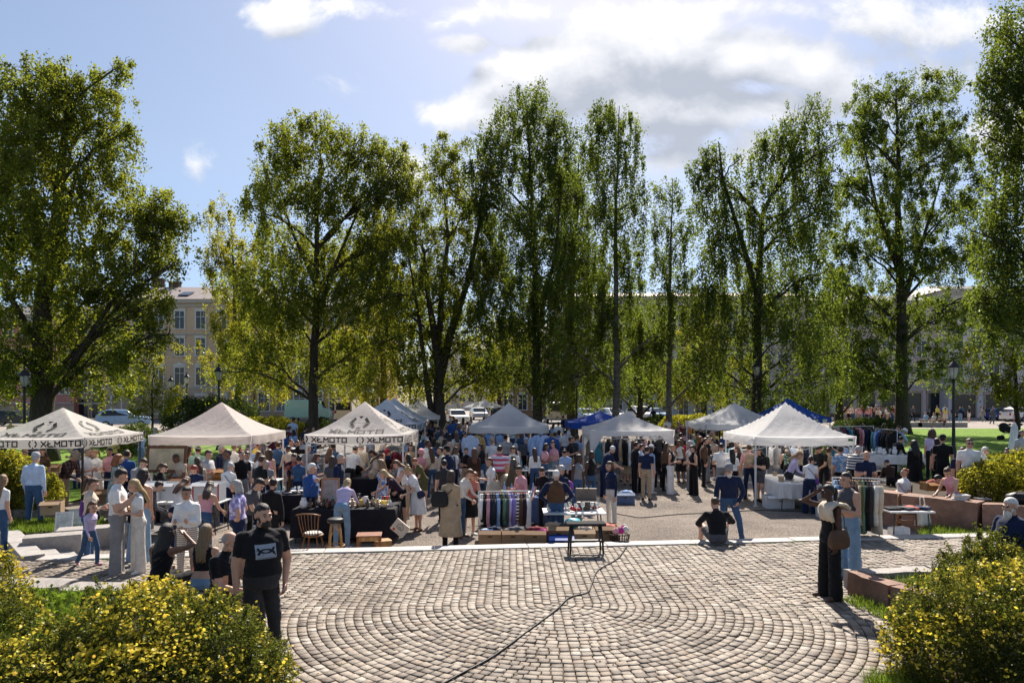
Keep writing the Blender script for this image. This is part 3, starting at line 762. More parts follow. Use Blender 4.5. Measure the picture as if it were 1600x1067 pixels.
bush('flowering_bush', (-3.55, 6.35, 0.0), [(.2,0,.60,.70,.7,.60),(.72,.05,.53,.58,.65,.54),(1.1,.1,.34,.42,.5,.38),(-.5,-.15,.42,.6,.6,.46),(-1.2,-.3,.34,.6,.55,.38),(-2.0,-.3,.34,.6,.6,.4),(.3,-.5,.42,.8,.5,.46),(-.6,-.6,.36,.8,.5,.42),(1.15,-.35,.18,.4,.4,.26)],
     M_bushl, 'wide bush thick with yellow flowers in front of the seated bald man', .027, 210000, 22000, fsize=.022, fl_up=.8, spiky=.12, stems=22)
bush('flowering_bush', (-6.3, 7.9, 0.0), [(0,0,.6,.7,.7,.65),(-.6,.2,.8,.6,.6,.72),(.55,-.3,.42,.6,.6,.42),(-.9,-.5,.5,.7,.6,.5),(.1,-.7,.35,.6,.5,.36)],
     M_bushl, 'orange-yellow flowering bush cut by the edge beside the green weeds', .029, 90000, 11000, fsize=.027, fl_up=.5, spiky=.15)
bush('flowering_bush', (4.85, 7.2, 0), [(0,0,.54,.86,.74,.60),(.75,.2,.60,.75,.7,.55),(-.55,-.1,.40,.48,.5,.42),(1.5,.1,.55,.7,.7,.55),(.3,-.5,.36,.8,.5,.4),(1.2,-.6,.4,.8,.5,.45)],
     M_bushl, 'round bush dotted with yellow flowers on the red granite planter', .027, 180000, 22000, fsize=.022, fl_up=.6, spiky=.14, stems=20)
bush('flowering_bush', (6.75, 9.9, 0.1), [(0,0,.42,.42,.45,.42),(.5,.2,.4,.4,.4,.36),(-.4,.1,.34,.3,.3,.28)], M_bushl, 'small ragged bush of sparse yellow flowers behind the planter blocks', .035, 26000, 900, fsize=.026, fl_up=.4, spiky=.25)
bush('flowering_bush', (7.9, 9.3, 0.05), [(0,0,.45,.5,.45,.42),(.6,.1,.55,.5,.45,.45),(-.5,-.2,.35,.4,.4,.35)], M_bushl, 'bright yellow-flowered bush in front of the white-bearded man', .035, 36000, 4000, fsize=.028, fl_up=.6, spiky=.2)
bush('rounded_bush', (12.3, 17.0, 0.42), [(0,0,.55,.9,.8,.62),(1.0,.2,.6,1.0,.9,.7),(-.9,.0,.42,.55,.6,.5),(2.1,.3,.6,1.0,.9,.7),(.5,-.5,.45,.8,.5,.5)], M_yell, 'rounded olive-yellow bush on top of the long red wall', .055, 60000, 900, fl_up=.8, spiky=.1)
bush('rounded_bush', (-12.6, 17.6, -0.05), [(0,0,.75,.8,.8,.8),(.7,.0,.5,.6,.6,.6),(-.8,.1,.7,.8,.8,.75),(.1,-.2,1.1,.5,.5,.5)], M_yell, 'yellow-leaved bush behind the man in the pale blue shirt', .06, 40000, 800, fl_up=.6, spiky=.15)
def far_bush(u, v, ru, rv, D, leaf, label, name='bush', n=14000, ls=.14):
    s = D / F; c = Vector(((u - 800) * s, D, ground_z((u - 800) * s, D)))
    top = pz(v - rv, D) - c.z; rx = ru * s
    lob = []
    nl = max(3, int(rx / max(.5, top * .55)))
    for i in range(nl):
        t = (i + .5) / nl * 2 - 1
        hh = top * (1 - .35 * t * t) * random.uniform(.82, 1.0)
        lob.append((t * rx * .85, random.uniform(-.3, .3), hh * .5, rx / nl * 1.5, min(1.6, top * .8), hh * .52))
    return bush(name, c, lob, leaf, label, ls, n, 0, stems=8)
far_bush(330, 645, 72, 36, 50, M_hedge, 'big dark rounded shrub between the cream house and the beige tent', n=26000)
far_bush(208, 670, 40, 16, 36, M_hedge, 'clipped dark hedge below the blue parked car', 'hedge', 12000, .1)
far_bush(430, 660, 46, 16, 48, M_yell, 'low light-green spreading shrub behind the beige tent', n=16000)
far_bush(500, 662, 18, 14, 47, M_hedge, 'small dark round shrub beside the light-green one', n=7000)
far_bush(1090, 662, 56, 20, 50, M_yell, 'loose pale shrub behind the queue at the stalls', n=18000)
far_bush(1350, 664, 44, 18, 46, M_hedge, 'dark clipped hedge near the striped blue canopy', 'hedge', 15000, .11)
far_bush(1030, 655, 28, 14, 56, M_hedge, 'dark low shrub beside the parked white cars', n=7000)

# ------------------------------------------------------------------ grass and weeds
def blades(name, pts, h, w, mat, kind='stuff', lean=.45):
    P = np.array(pts); n = len(P)
    hh = h * rng.uniform(.5, 1.3, n)
    a = rng.uniform(0, 2 * PI, n); sx = np.cos(a)[:, None] * np.array([1, 0, 0]) + np.sin(a)[:, None] * np.array([0, 1, 0])
    tip = rng.normal(size=(n, 3)) * lean; tip[:, 2] = 1; tip *= hh[:, None]
    V = np.empty((n, 4, 3)); V[:, 0] = P - sx * w; V[:, 1] = P + sx * w; V[:, 2] = P + tip * .62 + sx * w * .8 - np.array([0, 0, 0]); V[:, 3] = P + tip
    V[:, 2] = P + tip * .55 + sx * w
    me = np_mesh(name, V.reshape(-1, 3), np.arange(n * 4).reshape(n, 4), mat, attrs={'tint': ('FACE', rng.uniform(0, 1, n))})
    o = link(name, me); o['kind'] = kind; return o
def scatter(poly, n):
    xs = [p[0] for p in poly]; ys = [p[1] for p in poly]; out = []
    while len(out) < n:
        x, y = random.uniform(min(xs), max(xs)), random.uniform(min(ys), max(ys)); c = False
        for i in range(len(poly)):
            x1, y1 = poly[i]; x2, y2 = poly[i - 1]
            if (y1 > y) != (y2 > y) and x < (x2 - x1) * (y - y1) / (y2 - y1) + x1: c = not c
        if c: out.append((x, y))
    return out
# ------------------------------------------------------------------ planters and low walls
def wall_of(name, pts, h, w, base, mats, label, block=1.1, cat='wall', cap=False):
    """a low wall of rough blocks along a polyline of (x, y); every course block is a part"""
    root = empty(name, (pts[0][0], pts[0][1], base), label=label, cat=cat)
    o0 = Vector((pts[0][0], pts[0][1], 0))
    for i in range(len(pts) - 1):
        a, b = Vector((*pts[i], 0)), Vector((*pts[i + 1], 0)); d = b - a; ln = d.length; n = max(1, round(ln / block)); ang = math.atan2(d.y, d.x)
        for k in range(n):
            m = a + d * ((k + .5) / n) - o0; hh = h + random.uniform(-.015, .015)
            mb = MB(); bm = bmesh.new(); bmesh.ops.create_cube(bm, size=1)
            bmesh.ops.subdivide_edges(bm, edges=list(bm.edges), cuts=4, use_grid_fill=True)
            for v in bm.verts:
                v.co = Vector((v.co.x * (ln / n - .02), v.co.y * w, (v.co.z + .5) * hh))
                q = mnoise.noise_vector(v.co * 3 + Vector((k * 7.1, i * 3.3, 0))) * .034; v.co += q
            bm.verts.index_update()
            mb.add([v.co.copy() for v in bm.verts], [tuple(v.index for v in f.verts) for f in bm.faces]); bm.free()
            mb.build('stone_block', random.choice(mats), parent=root, loc=m, rz=ang)
    return root
wall_of('planter_wall', [(8.9, 19.6), (9.6, 17.2), (10.6, 15.9), (12.2, 14.9), (13.6, 14.4)], .98, .42, -.42, [M_granr], 'long low wall of rust-red granite below the rounded bush', 1.7)
soil1 = MB(); soil1.add([(9.2, 19.9, .42), (9.9, 17.5, .42), (10.9, 16.2, .42), (12.4, 15.2, .42), (18, 14.9, .42), (18, 20.5, .42), (12, 21, .42)], [(0, 1, 2, 3, 4, 5, 6)])
tag(soil1.build('soil_bed', M_soil), kind='structure')
wall_of('planter_wall', [(-13.2, 17.2), (-11.0, 17.35), (-9.2, 18.6)], .52, .5, -.32, [surf('rough_stone', (.20,.165,.13), rough=.9, var=.35, scale=4, bump=1, bscale=12, bdist=.04)], 'rough field-stone wall behind the leaning framed pictures', .95)
# right planter, close to the camera
wall_of('planter_edge', [(5.15, 10.55), (5.35, 9.75), (5.55, 9.0), (5.65, 8.4)], .36, .30, -.02, [M_granr], 'short stepped edge of red granite blocks beside the two standing women', .62)
wall_of('planter_edge', [(5.15, 10.75), (7.9, 11.15), (10.6, 11.6)], .30, .34, -.02, [M_gran], 'grey granite edge closing the far side of the flower bed', 1.5)
wall_of('planter_edge', [(4.25, 6.95), (4.9, 6.7), (5.7, 6.5)], .2, .3, -.02, [M_granr], 'two red granite blocks under the round yellow bush', .7)
wall_of('planter_edge', [(-9.2, 9.75), (-6.0, 9.55), (-3.95, 9.35)], .42, .42, -.02, [M_gran], 'granite planter edge the two long-haired women sit on', 1.1)
wall_of('planter_edge', [(-3.75, 9.3), (-3.5, 8.6), (-3.2, 7.8)], .40, .36, -.02, [M_gran], 'granite planter edge beside the man in the black shirt', .8)
bed = MB(); bed.add([(-12, 9.6, .30), (-6, 9.4, .30), (-3.9, 9.2, .30), (-3.2, 7.6, .12), (-2.6, 6.0, .0), (-2.4, 3, 0), (-12, 3, 0)], [(0, 6, 5, 4, 3, 2, 1)])
tag(bed.build('soil_bed', M_soil), kind='structure')
bed = MB(); bed.add([(5.3, 10.6, .2), (10.6, 11.4, .25), (14, 12, .3), (14, 4, .2), (4.3, 4, .0), (4.35, 6.9, .04), (5.6, 8.4, .2)], [(6, 5, 4, 3, 2, 1, 0)])
tag(bed.build('soil_bed', M_soil), kind='structure')

def gz_pts(poly, n, z): return [(x, y, z) for x, y in scatter(poly, n)]
blades('grass', gz_pts([(-8.3, 9.3), (-4.7, 9.15), (-4.5, 7.6), (-5.4, 6.9), (-7.2, 7.9)], 9000, .28), .2, .006, M_grass)
v_, q_ = leaf_quads(np.array(gz_pts([(-7.4, 9.2), (-5.1, 9.0), (-5.0, 7.6), (-6.6, 7.4)], 9000, .36)) + rng.normal(size=(9000, 3)) * np.array([.02, .02, .07]), .06, -.1, .7)
o_ = link('ground_cover', np_mesh('ground_cover', v_, q_, M_grass, attrs={'tint': ('FACE', rng.uniform(.1, 1, 9000))})); o_['kind'] = 'stuff'
blades('grass', gz_pts([(5.5, 10.3), (7.8, 10.9), (9.5, 9.5), (8.5, 8), (6.2, 8.0), (5.8, 8.6)], 9000, .2), .15, .006, M_grass)
blades('grass', gz_pts([(4.75, 10.2), (5.05, 10.2), (5.45, 8.7), (5.4, 8.1), (4.75, 8.3), (4.9, 9.2)], 1500, 0), .11, .006, M_grass)
blades('grass', gz_pts([(3.6, 7.2), (4.3, 7.5), (4.7, 6.9), (4.4, 6.4), (3.75, 6.4)], 3200, 0), .16, .005, M_grass)
blades('grass', gz_pts([(-2.9, 7.6), (-2.55, 7.4), (-2.2, 6.6), (-2.7, 6.4)], 900, 0), .10, .004, M_grass)
blades('grass', gz_pts([(-12.4, 16.9), (-9.5, 16.9), (-9.4, 16.0), (-11.2, 15.2), (-12.3, 15.4)], 6000, -.06), .14, .007, M_grass)
blades('grass', gz_pts([(8.6, 14.9), (10.5, 14.9), (11.2, 15.6), (10.6, 15.8), (9.6, 16.4)], 1200, -.1), .15, .007, M_grass)
tuf = []
for _ in range(26):
    x = random.uniform(-9.2, 8.8); y = kerb_y(x) - random.uniform(.0, .05)
    tuf += [(x + random.gauss(0, .12), y + random.gauss(0, .02), -.01) for _ in range(24)]
for _ in range(60):
    x = random.uniform(-4, 4.2); y = random.uniform(7, 9.5) if random.random() < .5 else random.uniform(9.5, 13)
    if abs(x - .5) < 2.2 and y < 12: continue
    tuf += [(x + random.gauss(0, .05), y + random.gauss(0, .05), -.01) for _ in range(7)]
blades('grass', tuf, .035, .004, M_grass)
# ------------------------------------------------------------------ houses round the square
M_glass = glass_dark()
M_wfr = paint('window_white', (.62,.60,.56))
M_roofd = surf('roof_slate', (.16,.145,.135), rough=.6, var=.2, scale=3, bump=.5, bscale=12)
M_rooft = surf('roof_tile', (.36,.21,.15), rough=.6, var=.2, scale=3, bump=.6, bscale=10)
def window_mesh(w, h, style):
    """surround, sill and sash bars of one window; the pane is a mesh of its own"""
    f = MB(); t = .16
    f.box((-w / 2 - t / 2, -.05, 0), (t, .10, h + .02)); f.box((w / 2 + t / 2, -.05, 0), (t, .10, h + .02))
    f.box((0, -.06, h / 2 + .12), (w + 2 * t, .12, .22)); f.box((0, -.10, -h / 2 - .08), (w + 2 * t + .15, .2, .13))
    if style == 'ped':
        M4 = Matrix(((1,0,0,0),(0,0,1,0),(0,1,0,0),(0,0,0,1)))
        f.prism([(-w / 2 - .32, h / 2 + .30), (w / 2 + .32, h / 2 + .30), (0, h / 2 + .72)], -.16, 0, M=M4)
        f.box((0, -.09, h / 2 + .27), (w + .7, .18, .07))
    elif style == 'cap': f.box((0, -.09, h / 2 + .30), (w + .6, .18, .12))
    f.box((0, -.02, 0), (.07, .04, h)); f.box((0, -.02, h * .18), (w, .035, .06))
    if style == 'grid':
        f.box((0, -.02, -h * .16), (w, .035, .04))
    g = MB(); g.box((0, .0, 0), (w, .02, h))
    return f.mesh('window_frame', M_wfr), g.mesh('pane', M_glass)
def house(name, D, u0, u1, v_eave, v_ridge, wallc, roofm, label, rows, ncol, win, style='cap', depth=14, plinth=None, bands=(), skylights=0, chimneys=(), shop=None, cat='house'):
    s = D / F; x0, x1 = (u0 - 800) * s, (u1 - 800) * s; zb = .25
    ze = pz(v_eave, D) - zb; zr = pz(v_ridge, D) - zb; w = x1 - x0
    root = empty(name, ((x0 + x1) / 2, D, zb), label=label, cat=cat)
    wm = surf('plaster_' + '_'.join('%03d' % int(c * 999) for c in wallc), wallc, rough=.9, var=.12, scale=.5, bump=.2, bscale=20)
    mb = MB(); mb.box((0, depth / 2, ze / 2), (w, depth, ze)); mb.build('wall', wm, parent=root)
    tr = MB(); tr.box((0, -.16, ze - .22), (w + .3, .32, .42)); tr.box((0, -.08, ze - .75), (w + .1, .16, .2))
    cs_ = surf('cornice_stone', (.46,.43,.39), rough=.85, var=.12, scale=2); tr.build('cornice', cs_, parent=root)
    for v, hgt in bands: k = MB(); k.box((0, -.07, pz(v, D) - zb), (w + .06, .14, hgt)); k.build('string_course', cs_, parent=root)
    if plinth:
        pb = MB(); pb.box((0, -.05, plinth[0] / 2), (w + .04, .1, plinth[0])); pb.build('plinth', surf('plinth_' + name, plinth[1], rough=.9, var=.2, scale=2, bump=.4), parent=root)
    rb = MB(); q = .45
    rb.add([(-w / 2 - q, -q, ze), (w / 2 + q, -q, ze), (w / 2 + q, depth + q, ze), (-w / 2 - q, depth + q, ze), (-w / 2 + 1, depth * .42, zr), (w / 2 - 1, depth * .42, zr), (w / 2 - 1, depth * .58, zr), (-w / 2 + 1, depth * .58, zr)],
           [(0, 3, 2, 1), (0, 1, 5, 4), (1, 2, 6, 5), (2, 3, 7, 6), (3, 0, 4, 7), (4, 5, 6, 7)])
    ro = rb.build('roof', roofm, parent=root)
    sl_ = math.atan2(zr - ze, depth * .42 + q)
    for i in range(skylights):
        t = .35 + .25 * (i % 2); k = MB(); xx = -w / 2 + w * (i + .5) / skylights
        k.box((xx, -q + t * (depth * .42 + q) - .08, ze + t * (zr - ze) + .1), (1.3, 1.7, .12), rot=Euler((sl_, 0, 0))); k.build('skylight', M_glass, parent=ro)
    for cx_, ch in chimneys:
        k = MB(); k.box((cx_ * w, depth * .45, zr + ch / 2 - .6), (1.3, .8, ch + 1.2)); k.box((cx_ * w, depth * .45, zr + ch + .08), (1.5, 1.0, .16)); k.build('chimney', surf('chimney_brick', (.12,.08,.065), rough=.9, var=.3, scale=6), parent=ro)
    cache = {}
    for ri, vr in enumerate(rows):
        ww, wh = win; st = style[ri] if isinstance(style, (list, tuple)) else style
        if st not in cache: cache[st] = window_mesh(ww, wh, st)
        for c in range(ncol):
            fx = -w / 2 + w * (c + .5) / ncol
            fo = link('window', cache[st][0], parent=root, loc=(fx, -.004, pz(vr, D) - zb))
            link('pane', cache[st][1], parent=fo, loc=(0, -.012, 0))
    if shop:
        n, hgt, c = shop
        for i in range(n):
            fx = -w / 2 + w * (i + .5) / n; ww = w / n * .68
            k = MB(); k.box((-ww / 2 - .1, -.06, hgt / 2), (.2, .12, hgt)); k.box((ww / 2 + .1, -.06, hgt / 2), (.2, .12, hgt)); k.box((0, -.08, hgt + .2), (ww + .5, .16, .4))
            so_ = k.build('shop_window', paint('shop_trim', c), parent=root); so_.location = (fx, 0, 0)
            g = MB(); g.box((0, -.02, hgt / 2), (ww, .03, hgt)); g.build('pane', M_glass, parent=so_)
    return root
house('apartment_house', 86, 166, 396, 468, 437, (.60,.44,.30), surf('roof_warm', (.30,.25,.23), rough=.6, var=.15, scale=3, bump=.4), 'cream apartment house with pedimented windows and skylights in its roof', [500, 542, 588, 632], 7, (1.1, 2.1), ['cap', 'cap', 'ped', 'cap'], bands=((606, .3), (612, .12), (522, .16)), plinth=(3.4, (.44,.33,.24)), skylights=5, chimneys=((-.32, 1.0), (-.2, .6)))
house('apartment_house', 84, 399, 592, 478, 452, (.55,.36,.13), M_roofd, 'ochre yellow apartment house behind the yellowing birches', [500, 543, 585, 627], 7, (1.2, 2.2), ['cap', 'cap', 'cap', 'cap'], bands=((606, .25),), plinth=(.9, (.2,.18,.16)))
house('apartment_house', 90, -60, 116, 492, 470, (.60,.26,.22), M_roofd, 'pink apartment house behind the huge linden', [515, 562, 602], 6, (1.1, 2.1), 'cap', bands=((583, .3), (630, .2)), plinth=(1.6, (.34,.16,.13)))
house('corner_house', 91, 119, 164, 486, 462, (.44,.30,.22), M_roofd, 'narrow beige corner house next to the pink one', [510, 555, 600], 2, (1.1, 2.1), 'cap', bands=((630, .2),), shop=(2, 2.4, (.4,.3,.24)))
house('white_house', 150, 690, 782, 545, 528, (.62,.62,.60), M_roofd, 'white house with small windows closing the side street', [565, 596, 622], 7, (1.1, 1.4), 'grid', depth=12)
house('corner_house', 96, 783, 872, 520, 500, (.42,.24,.13), M_rooft, 'orange plastered corner house beside the side street', [545, 590, 628], 4, (1.1, 2.0), 'cap', bands=((608, .2),))
house('long_house', 98, 874, 1262, 463, 447, (.56,.50,.45), M_rooft, 'long grey apartment house under a pale red tiled roof', [488, 525, 565, 605, 636], 15, (1.3, 2.0), 'grid', bands=((618, .25),), chimneys=((-.3, .5), (.1, .6)), depth=16)
house('shop_house', 94, 1264, 1480, 470, 452, (.64,.50,.49), M_roofd, 'dusty pink shop house with terracotta piers behind the cafe crowd', [500, 545, 582], 8, (1.2, 2.0), 'cap', bands=((604, .35),), shop=(6, 3.2, (.42,.22,.14)))
house('shop_house', 92, 1482, 1680, 452, 436, (.66,.60,.61), M_roofd, 'pale mauve shop house at the end of the lawn', [485, 530, 575], 7, (1.3, 2.1), 'cap', bands=((600, .5),), shop=(4, 3.0, (.5,.46,.46)))
# white portal column in front of the shops
p_ = at(1304, 88)
mb = MB(); mb.box((0, 0, .2), (1.5, 1.2, .4)); mb.lathe((0, 0, .4), [(.52, 0), (.46, .3), (.42, 3.6), (.46, 4.1), (.6, 4.3)], 14); mb.box((0, 0, 4.85), (1.5, 1.2, .28))
tag(mb.build('advertising_column', paint('white_column', (.66,.63,.60)), loc=p_), 'white round column standing in front of the pink shops', 'column')
# low stone bench beds beside the far lawn
for i, (u, v, w, lab) in enumerate([(1470, 664, 4.4, 'low stone planter wall at the far edge of the lawn'), (1412, 664, 3.0, 'low stone bench wall behind the straight oak trunk')]):
    mb = MB(); mb.box((0, 0, .22), (w, .6, .44), bev=.03); tag(mb.build('stone_bench', M_gran, loc=at(u, 62.5)), lab, 'bench')

# ------------------------------------------------------------------ cars
def car(u, v_foot, D, rz, colr, label, L_=4.3, W_=1.76, H_=1.46, kind='hatch'):
    p = at(u, D)
    root = empty('parked_car' if kind != 'van' else 'van', p, R(rz), label, 'car' if kind != 'van' else 'van')
    bm_ = paint('car_' + colr, PAL[colr] if colr in PAL else (.5, .5, .5), .25)
    # side silhouette (x forward), extruded across and pinched at the shoulders
    h = H_
    if kind == 'van': sil = [(-.5,.22),(.5,.22),(.5,.45),(.47,.55),(.36,.62),(.30,.97),(.24,1),(-.49,1),(-.5,.9)]
    else: sil = [(-.5,.2),(.5,.2),(.505,.42),(.46,.56),(.22,.64),(.06,.97),(-.28,1.0),(-.42,.88),(-.49,.66),(-.505,.4)]
    vs_ = []; n = len(sil)
    prof = ((-1, .0), (-.96, 1), (.96, 1), (1, .0))
    for sy in (-1, 1):
        for a, b in sil:
            k = 1.0 if b < .66 else 1 - .24 * (b - .66) / .34
            vs_.append((a * L_, sy * W_ / 2 * k, b * h))
    mb = MB(); mb.add(vs_, [tuple(range(n))[::-1], tuple(range(n, 2 * n))] + [(i, (i + 1) % n, n + (i + 1) % n, n + i) for i in range(n)])
    body = mb.build('body', bm_, parent=root)
    be = body.modifiers.new('soft', 'BEVEL'); be.width = .06; be.segments = 2
    g = MB()
    if kind == 'van':
        for sy in (-1, 1): g.add([(.18 * L_, sy * W_ * .475, .66 * h), (.31 * L_, sy * W_ * .475, .66 * h), (.265 * L_, sy * W_ * .41, .93 * h), (.18 * L_, sy * W_ * .41, .93 * h)], [(0, 1, 2, 3)])
        g.box((-.505 * L_, 0, .74 * h), (.03, W_ * .74, .30 * h)); g.add([(.362 * L_, -W_ * .43, .64 * h), (.362 * L_, W_ * .43, .64 * h), (.312 * L_, W_ * .38, .93 * h), (.312 * L_, -W_ * .38, .93 * h)], [(0, 1, 2, 3)])
    else:
        for sy in (-1, 1): g.add([(-.40 * L_, sy * W_ * .488, .67 * h), (.17 * L_, sy * W_ * .488, .67 * h), (.045 * L_, sy * W_ * .40, .93 * h), (-.27 * L_, sy * W_ * .40, .95 * h), (-.37 * L_, sy * W_ * .44, .86 * h)], [(0, 1, 2, 3, 4)])
        g.add([(.215 * L_ + .03, -W_ * .42, .66 * h), (.215 * L_ + .03, W_ * .42, .66 * h), (.075 * L_ + .03, W_ * .37, .95 * h), (.075 * L_ + .03, -W_ * .37, .95 * h)], [(0, 1, 2, 3)])
        g.add([(-.487 * L_ - .02, -W_ * .42, .69 * h), (-.487 * L_ - .02, W_ * .42, .69 * h), (-.425 * L_ - .02, W_ * .39, .88 * h), (-.425 * L_ - .02, -W_ * .39, .88 * h)], [(0, 1, 2, 3)])
    g.build('window', M_glass, parent=root)
    for sx in (-.31, .32):
        for sy in (-1, 1):
            w = MB(); M4 = Matrix.Translation((sx * L_, sy * (W_ / 2 - .1), .31)) @ Matrix.Rotation(R(90), 4, 'X')
            w.prism([(.31 * cos(a * PI / 9), .31 * sin(a * PI / 9)) for a in range(18)], -.11, .11, M=M4); wo = w.build('wheel', paint('tyre', (.015,.015,.015), .8), parent=root)
            r_ = MB(); r_.prism([(.19 * cos(a * PI / 7), .19 * sin(a * PI / 7)) for a in range(14)], -.125, .125, M=M4); r_.build('rim', metal('rim', (.5,.5,.52)), parent=wo)
    for sy in (-1, 1):
        k = MB(); k.box((.492 * L_, sy * W_ * .36, .47 * h), (.1, .34, .16), bev=.03); k.build('headlight', surf('lamp_lens', (.6,.6,.62), rough=.1, spec=.6), parent=root)
        k = MB(); k.box((-.495 * L_, sy * W_ * .40, .52 * h), (.08, .2, .24), bev=.03); k.build('tail_light', surf('tail_red', (.3,.01,.01), rough=.2), parent=root)
    return root
car(195, 662, 62, 20, 'lblue', 'pale blue hatchback parked behind the clipped hedge', H_=1.6)
car(22, 656, 66, 10, 'charcoal', 'dark car parked beyond the huge linden')
car(714, 650, 70, -75, 'white', 'white hatchback facing the market beside the middle tents')
car(748, 648, 84, -80, 'lgrey', 'silver car waiting in the side street')
car(764, 646, 98, -85, 'denim', 'blue car farther up the side street', kind='hatch')
car(776, 648, 88, 95, 'charcoal', 'dark green-grey car at the corner of the side street')
car(790, 646, 108, 95, 'white', 'small white car far up the side street')
car(869, 660, 73, 88, 'cream', 'cream camper van seen from behind under the birches', L_=4.8, W_=2.0, H_=2.15, kind='van')
car(915, 655, 76, -70, 'lblue', 'light blue car beside the cream van')
car(958, 652, 78, -70, 'white', 'white estate car with sun glint on its roof', L_=4.6)
car(1001, 654, 74, -80, 'white', 'white van-like car facing the stalls', L_=4.6, H_=1.75)
car(1022, 652, 80, -65, 'lblue', 'pale blue saloon half hidden by the white car')
car(1275, 655, 78, 5, 'charcoal', 'dark car parked behind the striped blue canopy')
car(1570, 655, 80, 4, 'blue', 'blue car parked before the mauve shop house')
car(1600, 654, 76, 4, 'white', 'white car beside the blue one', H_=1.6)
car(482, 650, 74, 5, 'mint', 'pale green delivery van in front of the ochre house', L_=4.6, W_=1.9, H_=2.4, kind='van')
car(545, 650, 70, 90, 'cream', 'beige camper van between the birch trunks', L_=4.6, W_=1.9, H_=2.4, kind='van')

# ------------------------------------------------------------------ street lamps
def make_lamp():
    root = empty('street_lamp', (0, 0, 0))
    bk = paint('lamp_black', (.018,.018,.02), .45)
    m = MB(); m.lathe((0, 0, 0), [(.16, 0), (.16, .12), (.12, .18), (.105, .75), (.075, .85), (.062, 1.6), (.05, 3.2), (.045, 3.35), (.075, 3.4), (.05, 3.45)], 14); m.build('post', bk, parent=root)
    m = MB(); m.lathe((0, 0, 3.45), [(.06, 0), (.12, .05), (.13, .08)], 12); m.build('collar', bk, parent=root)
    g = MB(); g.lathe((0, 0, 3.53), [(.10, 0), (.17, .22), (.19, .42), (.185, .46)], 14)
    fm, nt, out = new_mat('lamp_glass')
    p = N(nt, 'ShaderNodeBsdfPrincipled', Roughness=.25); p.inputs['Base Color'].default_value = (.62,.62,.60,1); t = N(nt, 'ShaderNodeBsdfTranslucent'); t.inputs[0].default_value = (.75,.75,.72,1)
    mx = N(nt, 'ShaderNodeMixShader'); mx.inputs[0].default_value = .55; L(nt, p.outputs[0], mx.inputs[1]); L(nt, t.outputs[0], mx.inputs[2]); L(nt, mx.outputs[0], out.inputs[0])
    gl = g.build('lantern', fm, parent=root)
    r = MB()
    for k in range(6):
        a = 2 * PI * k / 6; r.tube([(.105 * cos(a), .105 * sin(a), 3.53), (.178 * cos(a), .178 * sin(a), 3.76), (.196 * cos(a), .196 * sin(a), 3.98)], .009, n=5)
    r.build('cage', bk, parent=gl)
    c = MB(); c.lathe((0, 0, 3.98), [(.27, 0), (.26, .03), (.17, .12), (.12, .2), (.05, .25), (.03, .32), (.045, .36), (.012, .44)], 14); c.build('cap', bk, parent=root)
    return root
LAMP = make_lamp()
LMP = [(38, 571, 29, 'black lantern lamp beside the linden trunk'), (1490, 557, 27, 'black lantern lamp on the lawn near the sunglasses man'), (342, 567, 40, 'black lantern lamp above the dark rounded shrub'), (267, 586, 52, 'lantern lamp in front of the cream house windows'),
  (292, 581, 58, 'farther lantern lamp by the second cream house window'), (641, 580, 46, 'lantern lamp between the forked tree and the yellow-green tree'), (901, 579, 48, 'lantern lamp among the dark middle birches'), (1182, 560, 41, 'lantern lamp hidden in the weeping birch'), (405, 600, 60, 'small lantern lamp near the ochre house')]
for i, (u, vt, D, lab) in enumerate(LMP):
    o = LAMP if i == 0 else copy_tree(LAMP)
    p = at(u, D); hh = pz(vt, D) - p.z
    k = hh / 4.42; o.location = p; o.scale = (max(.9, k * .95), max(.9, k * .95), k)
    tag(o, lab, 'street lamp', 'lantern lamps round the square')
# ------------------------------------------------------------------ market canopies
def canvas(name, col, tr=.45, stripes=None):
    m, nt, out = new_mat(name)
    tc = N(nt, 'ShaderNodeTexCoord')
    n1 = N(nt, 'ShaderNodeTexNoise', Scale=.9, Detail=5.0, Roughness=.6); L(nt, tc.outputs['Object'], n1.inputs['Vector'])
    c = ramp(nt, n1.outputs['Fac'], [(.3, mul(col, .86)), (.55, col), (.75, mul(col, 1.05))])
    n2 = N(nt, 'ShaderNodeTexNoise', Scale=2.6, Detail=3.0, Distortion=1.2); L(nt, tc.outputs['Object'], n2.inputs['Vector'])
    b = N(nt, 'ShaderNodeBump', Strength=.5, Distance=.05); L(nt, n2.outputs['Fac'], b.inputs['Height'])
    d = N(nt, 'ShaderNodeBsdfPrincipled', Roughness=.65); d.inputs['Specular IOR Level'].default_value = .25
    t = N(nt, 'ShaderNodeBsdfTranslucent')
    for q in (d, t): L(nt, b.outputs[0], q.inputs['Normal'])
    L(nt, c, d.inputs['Base Color']); L(nt, c, t.inputs['Color'])
    mx = N(nt, 'ShaderNodeMixShader'); mx.inputs[0].default_value = tr; L(nt, d.outputs[0], mx.inputs[1]); L(nt, t.outputs[0], mx.inputs[2])
    L(nt, mx.outputs[0], out.inputs['Surface']); return m
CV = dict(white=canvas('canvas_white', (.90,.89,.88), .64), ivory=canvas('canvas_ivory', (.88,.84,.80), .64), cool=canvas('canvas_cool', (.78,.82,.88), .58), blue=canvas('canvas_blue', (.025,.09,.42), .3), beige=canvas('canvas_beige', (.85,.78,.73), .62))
M_print = surf('black_print', (.012,.012,.014), rough=.7, var=.1)
M_alu = metal('aluminium', (.62,.62,.63), .4)
M_stl = paint('white_steel', (.66,.66,.66), .4)
M_dkst = paint('dark_steel', (.04,.04,.045), .4)

